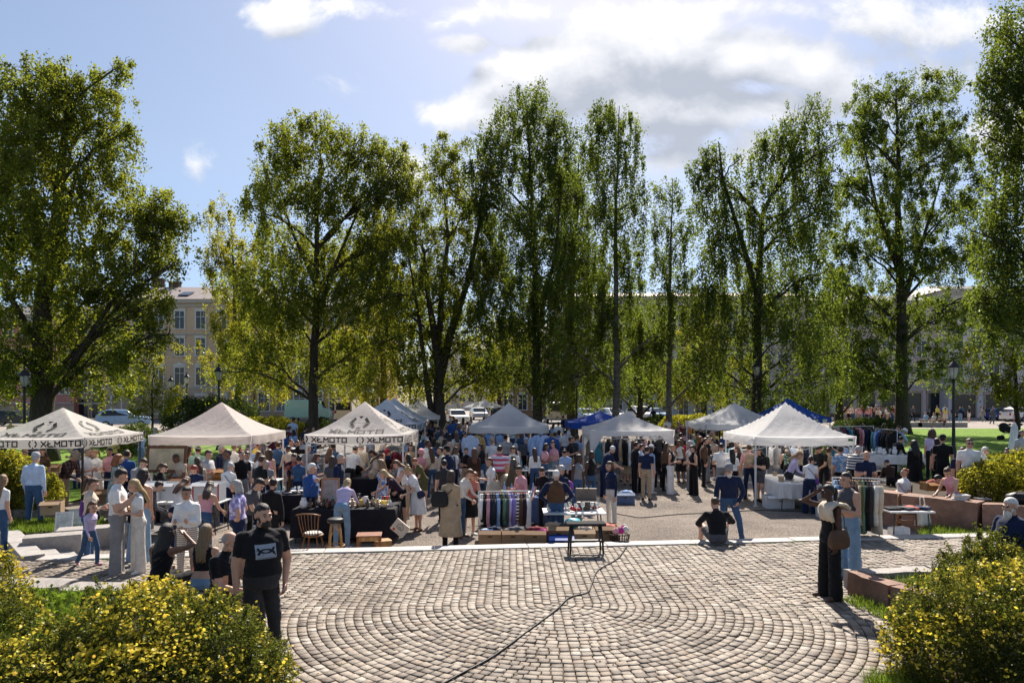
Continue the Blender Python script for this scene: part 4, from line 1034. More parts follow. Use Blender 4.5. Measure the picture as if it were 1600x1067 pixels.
def text_verts(body, size, bold=0.0):
    cu = bpy.data.curves.new('lettering', 'FONT'); cu.body = body; cu.size = size; cu.align_x = 'CENTER'; cu.align_y = 'CENTER'; cu.offset = bold; cu.resolution_u = 3
    cu.space_character = 1.06
    o = bpy.data.objects.new('lettering', cu); me = o.to_mesh()
    vs_ = [v.co.copy() for v in me.vertices]; fs = [tuple(p.vertices) for p in me.polygons]
    o.to_mesh_clear(); bpy.data.objects.remove(o); bpy.data.curves.remove(cu)
    return vs_, fs
def blocky_text(body, h):
    """wide squared-off capitals made of bars: X L M O T O"""
    G = {'X': [((0,0),(1,1)), ((0,1),(.38,.62)), ((.62,.38),(1,0))], 'L': [((0,1),(0,0)), ((0,0),(1,0)), ((-.2,.40),(.42,.62))], 'M': [((0,0),(0,1)), ((0,1),(.5,.45)), ((.5,.45),(1,1)), ((1,1),(1,0))],
         'O': [((0,0),(0,1)), ((0,1),(1,1)), ((1,1),(1,0)), ((1,0),(0,0))], 'T': [((0,1),(1,1)), ((.5,1),(.5,0))]}
    mb = MB(); w = h * .95; x = 0; t = h * .125
    for ch in body:
        for a, b in G[ch]:
            p = Vector((x + a[0] * w, a[1] * h, 0)); q = Vector((x + b[0] * w, b[1] * h, 0)); d = (q - p).normalized(); nn = Vector((-d.y, d.x, 0)) * t; e = d * t
            K = 6
            row = [p - e + (q - p + 2 * e) * (i / K) for i in range(K + 1)]
            mb.add([r + nn for r in row] + [r - nn for r in row], [(i, K + 1 + i, K + 2 + i, i + 1) for i in range(K)])
        x += w * 1.42
    tot = x - w * .42
    return [Vector(v) - Vector((tot / 2, h / 2, 0)) for v in mb.v], mb.f
def logo_verts(s):
    """broken hexagon emblem: two angle brackets with a notch above and a wedge below"""
    out = MB()
    def P(r, a): return Vector((r * cos(R(a)), r * sin(R(a)), 0))
    for sg in (1, -1):
        for a0, a1 in ((8, 58), (-8, -58)):
            pts = []
            hexr = lambda a: .866 / cos(R(((a + 30) % 60) - 30)) if False else 1.0
            p0, p1 = P(s, 0), P(s, 60 if a0 > 0 else -60); i0, i1 = P(s * .66, 0), P(s * .66, 60 if a0 > 0 else -60)
            t0, t1 = .03, .92
            q = [p0.lerp(p1, t0), p0.lerp(p1, t1), i0.lerp(i1, t1), i0.lerp(i1, t0)]
            if sg < 0: q = [Vector((-v.x, v.y, 0)) for v in q]
            n = 5; A = [q[0].lerp(q[1], k / n) for k in range(n + 1)]; B = [q[3].lerp(q[2], k / n) for k in range(n + 1)]
            out.add(A + B, [(k, n + 1 + k, n + 2 + k, k + 1) for k in range(n)])
    out.add([Vector((-.22 * s, .98 * s, 0)), Vector((.22 * s, .98 * s, 0)), Vector((0, .66 * s, 0))], [(0, 1, 2)])
    out.add([Vector((-.26 * s, -.95 * s, 0)), Vector((.26 * s, -.95 * s, 0)), Vector((.13 * s, -.7 * s, 0)), Vector((-.13 * s, -.7 * s, 0))], [(0, 1, 2, 3)])
    return [Vector(v) for v in out.v], out.f

def tent(name, uf, vb, W, D0, ze, zp, col, label, printed=False, rz=0.0, skirt=.26, legm=None, flared=False, base=None, fringe=False, ztop=None, logo_only=False):
    """uf: pixel column of the canopy's centre line at its front edge depth D0; ze: eave height, zp: peak height above the ground there"""
    x = (uf - 800) * D0 / F; y = D0 + W / 2
    zb = ground_z(x, y) if base is None else base
    root = empty(name, (x, y, zb), R(rz), label, 'canopy', 'pop-up canopies of the market')
    ze = pz(ze, D0) + skirt - zb; zp = pz(zp, y) - zb
    h = W / 2; n = 28
    sd_ = random.random() * 10
    def roof_z(a, b):
        t = max(abs(a), abs(b)); q = min(abs(a), abs(b)) / max(t, 1e-6)
        z = ze + (zp - ze) * (1 - t) ** 1.42
        z -= .07 * sin(PI * min(1, t)) * (1 - q ** 2)               # the cloth sags between the ridges
        z -= .035 * (1 - q ** 3) * max(0, (t - .8) / .2)               # and along the eaves
        z += .012 * mnoise.noise(Vector((a * 5 + sd_, b * 5, 0))) * (1 - t)
        # ripples running from the corners
        z += .010 * sin((a - b) * 23 + sd_) * t * (1 - t) * 2
        return z
    mb = MB(); vs_ = []; fs = []
    for j in range(n + 1):
        for i in range(n + 1):
            a, b = i / n * 2 - 1, j / n * 2 - 1
            vs_.append((a * h, b * h, roof_z(a, b)))
    for j in range(n):
        for i in range(n):
            k = j * (n + 1) + i; fs.append((k, k + 1, k + n + 2, k + n + 1))
    mb.add(vs_, fs, 0, False)
    # valance hanging from the eaves
    per = [(-1 + 2 * i / n, -1) for i in range(n)] + [(1, -1 + 2 * i / n) for i in range(n)] + [(1 - 2 * i / n, 1) for i in range(n)] + [(-1, 1 - 2 * i / n) for i in range(n)]
    o = len(mb.v); rows = 4; m_ = len(per)
    for r in range(rows + 1):
        for k, (a, b) in enumerate(per):
            off = .02 * sin(k * .9 + sd_) * r / rows
            ax = a * (h + .012) + (off if abs(a) == 1 and abs(b) < 1 else 0); by = b * (h + .012) + (off if abs(b) == 1 and abs(a) < 1 else 0)
            mb.v.append((ax, by, roof_z(a, b) - skirt * r / rows + (.012 * sin(k * .55 + sd_) if r == rows else 0)))
    for r in range(rows):
        for k in range(m_):
            k2 = (k + 1) % m_
            mb.f.append((o + r * m_ + k, o + (r + 1) * m_ + k, o + (r + 1) * m_ + k2, o + r * m_ + k2)); mb.m.append(1 if fringe and k % 4 < 2 and r > 0 else 0); mb.sm.append(True)
    can = mb.build('canopy', [CV[col], CV['white']], parent=root)
    lm = legm or M_stl
    for sx in (-1, 1):
        for sy in (-1, 1):
            q = h - .05
            l = MB(); l.box((sx * q, sy * q, ze / 2), (.045, .045, ze)); l.box((sx * q, sy * q, .01), (.12, .12, .02)); l.box((sx * q, sy * q, ze * .55), (.058, .058, .09))
            lo = l.build('leg', lm, parent=root)
            if flared:
                f = MB(); w0, w1 = .46, .14
                for (dx, dy) in ((1, 0), (0, 1)):
                    A = Vector((sx * (h - .005), sy * (h - .005), 0)); e = Vector((-sx * dx, -sy * dy, 0))
                    f.add([A + Vector((0, 0, ze - .2)), A + e * w0 + Vector((0, 0, ze - .2)), A + e * w1 + Vector((0, 0, ze - .75)), A + e * w1 + Vector((0, 0, .9)), A + Vector((0, 0, .9))], [(0, 1, 2, 3, 4)])
                f.build('corner_cloth', CV[col], parent=lo)
    tr = MB()
    for sx, sy, ex, ey in ((-1, -1, 1, -1), (1, -1, 1, 1), (1, 1, -1, 1), (-1, 1, -1, -1)):
        q = h - .05; a, b = Vector((sx * q, sy * q, 0)), Vector((ex * q, ey * q, 0))
        for k in range(2):
            p, r_ = a.lerp(b, k / 2), a.lerp(b, (k + 1) / 2)
            tr.tube([p + Vector((0, 0, ze - .06)), r_ + Vector((0, 0, ze - .40))], .012, n=5); tr.tube([p + Vector((0, 0, ze - .40)), r_ + Vector((0, 0, ze - .06))], .012, n=5)
    tr.build('truss', lm, parent=root)
    if printed:
        def put(vsf, fn, nm='lettering'):
            vv, ff = vsf; le = MB(); le.add([fn(p) for p in vv], ff); le.build(nm, M_print, parent=can)
        lt = blocky_text('XLMOTO', .135); lg = logo_verts(.125)
        zc = ze - skirt * .52
        wid = .135 * .95 * 1.42 * 6
        def onval(side, cx_):
            def fn(p):
                t = p.x + cx_
                a = t / h; zz = zc + p.y - .035 * (1 - abs(a) ** 3)
                return Vector((t, -h - .035, zz)) if side == 'f' else Vector((h + .035, t, zz))
            return fn
        for side in ('f', 'r'):
            for cx_ in (-.62 * h, .50 * h):
                put(lt, onval(side, cx_ + .17)); put(lg, onval(side, cx_ + .17 - wid / 2 - .20), 'emblem')
        def onroof(side, cx_, t0):
            def fn(p):
                t = t0 - p.y / h * .82
                a = (p.x + cx_) / h
                z = roof_z(a, -t) if side == 'f' else roof_z(t, a)
                nz = .014
                return Vector((p.x + cx_, -t * h - nz, z + nz)) if side == 'f' else Vector((t * h + nz, p.x + cx_, z + nz))
            return fn
        for side in ('f', 'r'):
            if not logo_only: put(blocky_text('XLMOTO', .21), onroof(side, 0, .80))
            put(logo_verts(.33), onroof(side, 0, .50), 'emblem')
    return root
T = tent
T('canopy_tent', 42, 0, 3.0, 18.7, 699, 637, 'ivory', 'ivory canopy with black printed letters nearest the linden tree', printed=True, legm=M_dkst)
T('canopy_tent', 313, 0, 3.0, 20.5, 694, 628, 'beige', 'plain beige-pink canopy without printing')
T('canopy_tent', 554, 0, 3.0, 21.2, 692, 627, 'ivory', 'ivory canopy with black printed letters beside the middle crowd', printed=True, legm=M_alu)
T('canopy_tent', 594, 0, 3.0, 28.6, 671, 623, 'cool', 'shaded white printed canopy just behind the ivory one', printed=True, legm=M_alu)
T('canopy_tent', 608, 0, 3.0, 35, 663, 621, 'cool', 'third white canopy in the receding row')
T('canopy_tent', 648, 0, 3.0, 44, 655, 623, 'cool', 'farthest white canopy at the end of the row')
T('canopy_tent', 795, 0, 3.0, 26.5, 676, 629, 'white', 'plain white canopy over the blue shirts stall', legm=M_dkst)
T('canopy_tent', 944, 0, 3.0, 31, 669, 642, 'blue', 'low blue canopy half behind the white gazebo', legm=M_dkst)
T('canopy_tent', 988, 0, 3.0, 25.2, 680, 643, 'white', 'white gazebo with flared cloth corners', flared=True, skirt=.2)
T('canopy_tent', 1168, 0, 3.6, 30.5, 671, 628, 'white', 'white canopy behind the larger one with the green tag')
T('canopy_tent', 1258, 0, 3.0, 20.8, 695, 628, 'white', 'white canopy with small green tag over the white-clothed table')
T('canopy_tent', 1250, 0, 3.3, 37, 660, 621, 'blue', 'blue canopy with striped blue and white fringe', fringe=True)
mb = MB(); mb.box((1.32, -1.545, pz(687, 20.8) + .30), (.14, .006, .07)); 
mb.build('green_tag', paint('tag_green', (.02,.16,.05)), parent=[o for o in bpy.data.objects if o.get('label', '').startswith('white canopy with small green')][0])
# parasols
def parasol(u, D, open_, label, h=2.3, base=None, col='cool'):
    p = at(u, D); root = empty('parasol', p, 0, label, 'parasol')
    m = MB(); m.tube([(0, 0, 0), (0, 0, h)], .022, n=8); m.build('pole', M_dkst, parent=root)
    c = MB()
    if open_:
        r0 = 1.6; n = 8; prof = [(0.02, h), (r0 * .5, h - .22), (r0, h - .55)]
        vs_ = [(0, 0, h + .02)]; fs = []
        for r, z in prof[1:]:
            for k in range(n): vs_.append((r * cos(2 * PI * k / n), r * sin(2 * PI * k / n), z))
        for k in range(n):
            k2 = (k + 1) % n; fs.append((0, 1 + k, 1 + k2)); fs.append((1 + k, 1 + n + k, 1 + n + k2, 1 + k2))
        c.add(vs_, fs)
    else:
        n = 16; prof = [(.03, h), (.09, h - .15), (.15, h - .7), (.20, h - 1.3), (.24, h - 1.55), (.05, h - 1.5)]
        vs_ = []; fs = []
        for r, z in prof:
            for k in range(n): rr = r * (1 + .25 * (k % 2) - .12); vs_.append((rr * cos(2 * PI * k / n), rr * sin(2 * PI * k / n), z))
        for i in range(len(prof) - 1):
            for k in range(n): k2 = (k + 1) % n; fs.append((i * n + k, i * n + k2, (i + 1) * n + k2, (i + 1) * n + k))
        c.add(vs_, fs)
    c.build('canopy', CV[col], parent=root)
    b = MB(); b.lathe((0, 0, 0), [(.26, 0), (.26, .06), (.06, .1)], 14); b.build('foot', M_dkst, parent=root)
parasol(1585, 25, False, 'closed pale blue parasol at the edge of the lawn', 1.8)
parasol(757, 55, True, 'open pale parasol far back beside the white car', 2.55)
# ------------------------------------------------------------------ people: one continuous surface per body, grown from a posed skeleton
from mathutils.bvhtree import BVHTree
tmpc = bpy.data.collections.new('workbench'); COL.children.link(tmpc)
def remesh(mb, voxel, smooth=4, dec=None):
    me = mb.mesh('tmp', []); o = bpy.data.objects.new('tmp', me); tmpc.objects.link(o)
    m = o.modifiers.new('r', 'REMESH'); m.mode = 'VOXEL'; m.voxel_size = voxel; m.use_smooth_shade = True
    if smooth:
        s = o.modifiers.new('s', 'SMOOTH'); s.factor = .5; s.iterations = smooth
    if dec:
        d = o.modifiers.new('d', 'DECIMATE'); d.ratio = dec
    out = bpy.data.meshes.new_from_object(o.evaluated_get(bpy.context.evaluated_depsgraph_get()))
    bpy.data.objects.remove(o); bpy.data.meshes.remove(me)
    return out
def mesh_np(me):
    v = np.empty(len(me.vertices) * 3); me.vertices.foreach_get('co', v)
    return v.reshape(-1, 3), [tuple(p.vertices) for p in me.polygons]
def caps(mb, a, b, ra, rb, flat=1.0, n=12, k=4):
    """tapered limb with rounded ends"""
    a, b = Vector(a), Vector(b); d = (b - a).normalized(); pts = []; rad = []
    for i in range(k, 0, -1): t = i / k * PI / 2; pts.append(a - d * ra * sin(t) * .999); rad.append(max(ra * cos(t), .0015))
    pts.append(a); rad.append(ra); pts.append(a.lerp(b, .5)); rad.append((ra + rb) / 2); pts.append(b); rad.append(rb)
    for i in range(1, k + 1): t = i / k * PI / 2; pts.append(b + d * rb * sin(t) * .999); rad.append(max(rb * cos(t), .0015))
    mb.tube(pts, rad, n=n, flat=flat)

def make_head():
    mb = MB()
    mb.ell((0, .014, .030), (.074, .093, .086), 20, 14); mb.ell((0, -.030, -.030), (.057, .060, .074), 18, 12); mb.ell((0, -.055, -.078), (.034, .032, .028), 12, 8)
    caps(mb, (0, -.088, .018), (0, -.109, -.020), .008, .0125); mb.ell((.011, -.098, -.024), (.009, .011, .008)); mb.ell((-.011, -.098, -.024), (.009, .011, .008))
    for s in (-1, 1):
        mb.ell((s * .036, -.060, -.020), (.027, .028, .027)); caps(mb, (s * .016, -.087, .028), (s * .050, -.070, .027), .0105, .010)
        mb.ell((s * .077, .012, -.004), (.010, .020, .031)); caps(mb, (s * .052, -.02, -.055), (s * .03, -.055, -.082), .022, .02)
    caps(mb, (-.018, -.089, -.054), (.018, -.089, -.054), .008, .008); caps(mb, (-.015, -.088, -.064), (.015, -.088, -.064), .0085, .0085)
    me = remesh(mb, .0062, 3, .55); v, f = mesh_np(me); bpy.data.meshes.remove(me)
    slot = []
    for q in f:
        c = v[list(q)].mean(0)
        slot.append(8 if c[1] < -.085 and -.070 < c[2] < -.048 and abs(c[0]) < .023 else 0)
    e = MB()
    for s in (-1, 1):
        e.ell((s * .032, -.0815, .008), (.0135, .008, .0085), 10, 6, 13); e.ell((s * .031, -.0875, .008), (.0065, .004, .0070), 8, 6, 7)
        e.tube([(s * .014, -.0955, .031), (s * .032, -.094, .036), (s * .052, -.079, .030)], [.0032, .004, .002], n=5, mi=7)
        e.tube([(s * .018, -.090, .0165), (s * .032, -.0905, .0195), (s * .047, -.083, .0145)], [.0015, .0022, .0015], n=4, mi=7)
    return v, f, slot, np.array(e.v), e.f, e.m
HEAD = make_head()

def make_hand(curl):
    """left hand, wrist at the origin, fingers towards -Z, palm facing +X*-1 (to the thigh), thumb forward (-Y)"""
    mb = MB()
    caps(mb, (0, .0, .01), (0, -.0, -.03), .024, .026, .8); mb.box((0, 0, -.05), (.024, .078, .075), bev=.011)
    fing = [(-.030, .066, .0082), (-.010, .075, .0086), (.011, .070, .0082), (.030, .055, .0072)]
    for i, (y, ln, r) in enumerate(fing):
        p = Vector((0, y, -.078)); ang = R(8 + curl * (22 + 4 * i))
        for s, fr in enumerate((.45, .32, .25)):
            d = Vector((-sin(ang), (y * .9) * (1 - s * .4), -cos(ang))).normalized(); q = p + d * ln * fr * 1.12
            caps(mb, p, q, r * (1 - .08 * s), r * (.94 - .1 * s), n=8, k=2); p = q; ang += R(14 + curl * 34)
    p = Vector((-.004, -.028, -.022))
    for d, ln, r in ((Vector((-.35, -.75, -.7)), .040, .0118), (Vector((-.35, -.35, -.95)), .030, .0098), (Vector((-.5, -.1, -.95)), .022, .0085)):
        q = p + d.normalized() * ln; caps(mb, p, q, r, r * .9, n=8, k=2); p = q
    me = remesh(mb, .0040, 2, .5); r_ = mesh_np(me); bpy.data.meshes.remove(me)
    return r_
HANDS = {'relax': make_hand(.55), 'grip': make_hand(1.5), 'flat': make_hand(.12)}

V3 = Vector
def P_(**k):
    d = dict(pitch=2, hp=4, hy=0, la=((.14, .03, -1), (.05, -.16, -1)), ra=((-.14, .03, -1), (-.05, -.16, -1)), ll=((.06, .0, -1), (.01, .03, -1)), rl=((-.06, 0, -1), (-.01, .03, -1)), seat=None, lh='relax', rh='relax', roll=0, yaw=0)
    d.update(k); return d
_sit = dict(ll=((.13, -1, .02), (0, -.06, -1)), rl=((-.13, -1, .02), (0, -.02, -1)), seat=.46)
POSE = {
 'stand': P_(), 'stand2': P_(ll=((.08, -.02, -1), (.03, .05, -1)), rl=((-.14, -.14, -1), (-.05, .10, -1)), hy=18, la=((.2, .06, -1), (-.02, -.3, -1)), roll=2),
 'stand3': P_(ll=((.12, -.05, -1), (.06, .04, -1)), rl=((-.05, .04, -1), (-.02, .04, -1)), hy=-22, hp=8, ra=((-.18, .10, -1), (.1, -.45, -.9)), roll=-2),
 'pocket': P_(la=((.30, .14, -1), (-.16, -.26, -.9)), ra=((-.30, .14, -1), (.16, -.26, -.9)), ll=((.12, 0, -1), (.05, .03, -1)), rl=((-.12, -.04, -1), (-.03, .05, -1))),
 'onepocket': P_(la=((.30, .14, -1), (-.16, -.26, -.9)), ra=((-.20, .05, -1), (-.02, -.15, -1)), ll=((.12, 0, -1), (.05, .03, -1)), rl=((-.10, -.04, -1), (-.03, .05, -1)), hy=14),
 'hold': P_(hp=20, la=((.16, -.02, -1), (-.36, -.85, .22)), ra=((-.16, -.02, -1), (.36, -.85, .22)), lh='grip', rh='grip'),
 'phone': P_(hp=26, ra=((-.14, -.06, -1), (.26, -.8, .55)), rh='grip', la=((.16, .02, -1), (-.5, -.7, -.1))),
 'talk': P_(hy=25, ra=((-.2, -.05, -1), (.1, -.95, .25)), rh='flat'),
 'reach': P_(pitch=40, hp=10, ra=((-.06, -.9, -.75), (.03, -1, -.55)), rh='grip', la=((.10, -.25, -1), (.0, -.35, -1)), lh='grip', rl=((-.05, -.12, -1), (0, .05, -1)), ll=((.06, .12, -1), (0, .12, -1))),
 'browse': P_(pitch=22, hp=28, la=((.12, -.35, -1), (-.15, -.85, -.35)), ra=((-.12, -.35, -1), (.15, -.85, -.35)), lh='grip'),
 'bend': P_(pitch=58, hp=5, la=((.10, -.4, -1), (-.05, -.35, -1)), ra=((-.10, -.4, -1), (.05, -.35, -1)), ll=((.08, -.10, -1), (.02, .22, -1)), rl=((-.08, -.10, -1), (-.02, .22, -1))),
 'shade': P_(hp=-2, ra=((-.42, -.80, .28), (.80, .30, .52)), rh='flat', rl=((-.11, .02, -1), (-.04, .02, -1))),
 'hips': P_(la=((.62, .22, -.85), (-.62, -.22, -.55)), ra=((-.62, .22, -.85), (.62, -.22, -.55))),
 'cross': P_(la=((.18, -.10, -1), (-.85, -.45, .12)), ra=((-.18, -.10, -1), (.85, -.5, .02)), hy=12),
 'walk': P_(pitch=4, ll=((.04, -.40, -1), (0, .02, -1)), rl=((-.04, .22, -1), (0, .62, -1)), la=((.14, .3, -1), (.02, .1, -1)), ra=((-.14, -.25, -1), (0, -.5, -1))),
 'chin': P_(ra=((-.10, -.35, -1), (.22, -.50, .85)), rh='grip', hp=8, la=((.15, .02, -1), (-.1, -.85, -.25))),
 'hairup': P_(ra=((-.75, -.25, .45), (.70, .15, .45)), la=((.75, -.25, .30), (-.68, .12, .55))),
 'sit': P_(**_sit, pitch=4, la=((.12, -.3, -1), (-.1, -.95, -.15)), ra=((-.12, -.3, -1), (.1, -.95, -.15))),
 'sitbrowse': P_(**_sit, pitch=24, hp=20, la=((.12, -.45, -1), (-.2, -.9, .1)), ra=((-.12, -.45, -1), (.2, -.9, .1))),
 'sitshade': P_(**_sit, pitch=10, hp=0, hy=-8, ra=((-.85, -.25, .22), (.87, -.26, .45)), rh='flat', la=((.14, -.2, -1), (-.2, -.9, -.2))),
 'sitlean': P_(**_sit, pitch=-14, hp=-2, la=((.12, -.1, -1), (-.25, -.95, -.05)), ra=((-.12, -.1, -1), (.25, -.95, .05))),
 'kerb': P_(pitch=14, hp=10, ll=((.30, -.95, .38), (.06, -.22, -1)), rl=((-.36, -.92, .42), (-.10, -.10, -1)), seat=.31, la=((.35, -.55, -.55), (-.35, -.65, -.25)), ra=((-.55, -.55, -.5), (.2, -.7, -.2))),
 'leanstand': P_(pitch=12, hp=30, hy=-20, la=((.42, .12, -1), (-.42, -.35, -.8)), ra=((-.22, -.15, -1), (-.05, -.3, -1)), ll=((.30, -.12, -1), (.16, .05, -1)), rl=((-.06, .06, -1), (.02, .05, -1))),
}
def build_body(pose, sex, legs, build, voxel, jit=0):
    p = POSE[pose]; rj = random.Random(hash((pose, sex, legs, build, jit)) & 0xffff if False else sum(map(ord, pose + sex + legs + build)) + jit * 31)
    j = lambda k: rj.uniform(-k, k) if jit else 0.0
    m = sex == 'm'; hv = 1.22 if build == 'h' else 1.0; lo = 1.10 if build == 'l' else 1.0
    mb = MB(); segs = []
    def seg(a, b, ra, rb, slot): segs.append((V3(a), V3(b), ra, rb, slot))
    TL, SL = .435, .415
    dirs = {k: [V3(q).normalized() for q in p[k]] for k in ('ll', 'rl', 'la', 'ra')}
    for k in ('la', 'ra'):
        dirs[k] = [(d + V3((j(.08), j(.10), j(.08)))).normalized() for d in dirs[k]]
    hipw = .082 if m else .086
    lz = [min(0, d[0].z) * 0 + d[0].z * TL + d[1].z * SL for d in (dirs['ll'], dirs['rl'])]
    ph = p['seat'] + .10 if p['seat'] is not None else -min(lz) + .072
    pel = V3((0, 0, ph))
    # legs
    st = dict(j=((.088, .066), (.062, .052)), w=((.093, .086), (.088, .098)), s=((.092, .078), (.050, .034)), d=((.080, .054), (.050, .034)), t=((.086, .066), (.062, .056)))
    (t0, t1), (s0, s1) = st[{'k': 'd'}.get(legs, legs)]
    if m and legs == 's': s0, s1 = .056, .038
    feet = []
    for key, sg in (('ll', 1), ('rl', -1)):
        h0 = pel + V3((sg * hipw, 0, -.02)); kn = h0 + dirs[key][0] * TL; an = kn + dirs[key][1] * SL
        k_ = hv ** .6
        caps(mb, h0, kn, t0 * k_, t1 * k_); seg(h0, kn, t0 * k_, t1 * k_, ('T', legs))
        caps(mb, kn, an, s0 * k_, s1); seg(kn, an, s0 * k_, s1, 6)
        if legs in 'ds': mb.ell(kn.lerp(an, .28) + V3((0, .012, 0)), (.052, .054, .10), 12, 8)
        fd = V3((sg * .18, -1, 0)).normalized()
        if p['seat'] is None and dirs[key][1].y > .45: fd = V3((0, -.75, -.6)).normalized()
        he = an + V3((0, .028, -.028)) - fd * .01; to = he + fd * .185 + V3((0, 0, -.008 if fd.z > -.1 else 0))
        caps(mb, he, to, .042, .034, .85); caps(mb, an, he + fd * .05, .044, .038); seg(he, to, .045, .038, 3); seg(an + V3((0, 0, -.02)), he + fd * .04, .046, .04, 3)
        feet.append(an)
    # torso, leaning about the hips
    a = R(p['pitch'] + j(3)); rl = R(p['roll'])
    ax = V3((sin(rl), -sin(a), cos(a) * cos(rl))).normalized(); fw = V3((0, -cos(a), -sin(a))).normalized(); sd_ = fw.cross(ax).normalized() * -1
    sd_ = V3((1, 0, 0)); sd_ = (sd_ - ax * sd_.dot(ax)).normalized(); fw = ax.cross(sd_).normalized() * -1
    if fw.y > 0 and abs(a) < 1.4: fw = -fw
    if m: sec = [(-.10, .135, .105, 0), (-.04, .160, .118, 0), (.05, .158, .115, .004), (.15, .150, .108, .006), (.27, .170, .118, .004), (.36, .185, .122, .0), (.43, .182, .098, -.004), (.475, .125, .075, -.01), (.50, .070, .062, -.012)]
    else: sec = [(-.10, .140, .110, 0), (-.04, .170, .122, -.004), (.04, .158, .112, 0), (.14, .128, .094, .004), (.24, .140, .102, .01), (.33, .155, .118, .016), (.40, .152, .098, .0), (.45, .118, .074, -.01), (.485, .062, .058, -.014)]
    n = 20; vs_ = []; fs = []
    for z, w, d, f in sec:
        tk = hv * (1.12 if build == 'h' and -.02 < z < .3 else 1) if z < .44 else 1.0 + (hv - 1) * .4
        if -.06 < z < .42: tk *= lo
        c = pel + ax * z + fw * (f + (.03 * (hv - 1) * 4 if z < .3 else 0))
        for k in range(n):
            t = 2 * PI * k / n; q = 1 + (.015 * sin(3 * t + z * 30) if z < .4 else 0)
            ex = abs(cos(t)) ** .85 * (1 if cos(t) > 0 else -1)
            vs_.append(c + sd_ * ex * w * q * (1 + (tk - 1) * .7) + fw * sin(t) * d * q * tk)
    for i in range(len(sec) - 1):
        for k in range(n): k2 = (k + 1) % n; fs.append((i * n + k, i * n + k2, (i + 1) * n + k2, (i + 1) * n + k))
    fs += [tuple(range(n))[::-1], tuple(range((len(sec) - 1) * n, len(sec) * n))]
    mb.add(vs_, fs)
    hips = pel + ax * .02; chest = pel + ax * (.43 if m else .40)
    seg(pel + ax * -.06, pel + ax * (.44 if m else .42), .145 * hv, .115, ('B',))
    if not m:
        for s in (-1, 1): mb.ell(pel + ax * .315 + fw * .088 + sd_ * s * .068, (.058, .050, .056), 12, 8)
    for s in (-1, 1): mb.ell(pel + ax * -.035 - fw * (.040 if m else .052) + sd_ * s * .07, (.082, .075, .085), 12, 8)
    # skirts, dresses, long coats
    if legs in ('d', 'k', 't') and p['seat'] is None:
        hem = ph - {'d': .50, 'k': .46, 't': .62}[legs]; sk = []
        for i, (f, w, d) in enumerate(((.12, .14, .11), (0, .185, .15), (.5, .225, .185), (1, .265, .21))):
            z = pel.z + .12 if i == 0 else pel.z + (hem - pel.z) * f
            if i == 0: c0 = pel + ax * .12
            c = V3((pel.x, pel.y + (0 if i else c0.y - pel.y), z)); flr = 1.0
            if legs == 't': w, d = w * .98, d * .98
            for k in range(24):
                t = 2 * PI * k / 24; q = 1 + (.045 * f * sin(k * 2.1) + .03 * f * sin(k * 3.7 + 1)) * (i > 1)
                sk.append(c + V3((cos(t) * w * q, sin(t) * d * q, 0)))
        ff = []
        for i in range(3):
            for k in range(24): k2 = (k + 1) % 24; ff.append((i * 24 + k, i * 24 + k2, (i + 1) * 24 + k2, (i + 1) * 24 + k))
        ff += [tuple(range(24)), tuple(range(72, 96))[::-1]]
        mb.add(sk, ff); segs.append((V3((0, 0, pel.z)), V3((0, 0, hem + .004)), .19, .245, 10))
    # arms
    shw = (.188 if m else .158) * (1.04 if build == 'h' else 1); hands = []
    UA, FA = .285, .245
    r0, r1, r2, r3 = ((.056, .044, .042, .030) if m else (.046, .037, .035, .025))
    if build == 'h': r0, r1, r2 = r0 * 1.15, r1 * 1.15, r2 * 1.12
    if build == 'l': r0, r1, r2, r3 = r0 * 1.18, r1 * 1.25, r2 * 1.3, r3 * 1.45
    for key, sg, hk in (('la', 1, 'lh'), ('ra', -1, 'rh')):
        sh = pel + ax * (.425 if m else .395) + sd_ * sg * shw - fw * .005
        el = sh + dirs[key][0] * UA; wr = el + dirs[key][1] * FA
        caps(mb, sh, el, r0, r1); caps(mb, el, wr, r2, r3); caps(mb, sh - ax * .0, pel + ax * (.44 if m else .415) + sd_ * sg * .06, r0 * .95, .05)
        seg(sh, el, r0, r1, ('U',)); seg(el, wr, r2, r3, 5)
        hands.append((wr, dirs[key][1], sg, p[hk]))
    # neck and head
    hp = R(p['hp']); nb = pel + ax * (.485 if m else .465)
    na = (ax + fw * .22).normalized(); hc = nb + na * .165 + fw * .012 + V3((0, 0, .0))
    caps(mb, nb - ax * .03, nb + na * .10, .056 if m else .047, .052 if m else .045); seg(nb + ax * .0, nb + na * .13, .06, .055, 0)
    me = remesh(mb, voxel, 3)
    v, f = mesh_np(me); bpy.data.meshes.remove(me)
    C_ = np.array([v[list(q)].mean(0) for q in f])
    best = np.full(len(C_), 1e9); slot = np.zeros(len(C_), dtype=int)
    for a_, b_, ra, rb, sl_ in segs:
        A, B = np.array(a_), np.array(b_); d = B - A; t = np.clip(((C_ - A) @ d) / (d @ d), 0, 1)
        dist = np.linalg.norm(C_ - A - t[:, None] * d, axis=1) - (ra + (rb - ra) * t)
        s = np.full(len(C_), sl_ if isinstance(sl_, int) else 0)
        if isinstance(sl_, tuple):
            if sl_[0] == 'T': s = np.where(t > (.74 if sl_[1] == 's' else .97), 6, 9)
            elif sl_[0] == 'B':
                h_ = (C_ - np.array(pel)) @ np.array(ax); s = np.where(h_ < .045, 2, np.where(h_ < .14, 12, np.where(h_ < .335, 1, 11)))
            else: s = np.where(t > .66, 5, 4)
        if sl_ == 10:
            w = (C_[:, 2] < pel.z + .02) & (C_[:, 2] > b_.z - .01) & (dist > -.09)
            dist = np.where(w, -1, 9)
        k = dist < best; best = np.where(k, dist, best); slot = np.where(k, s, slot)
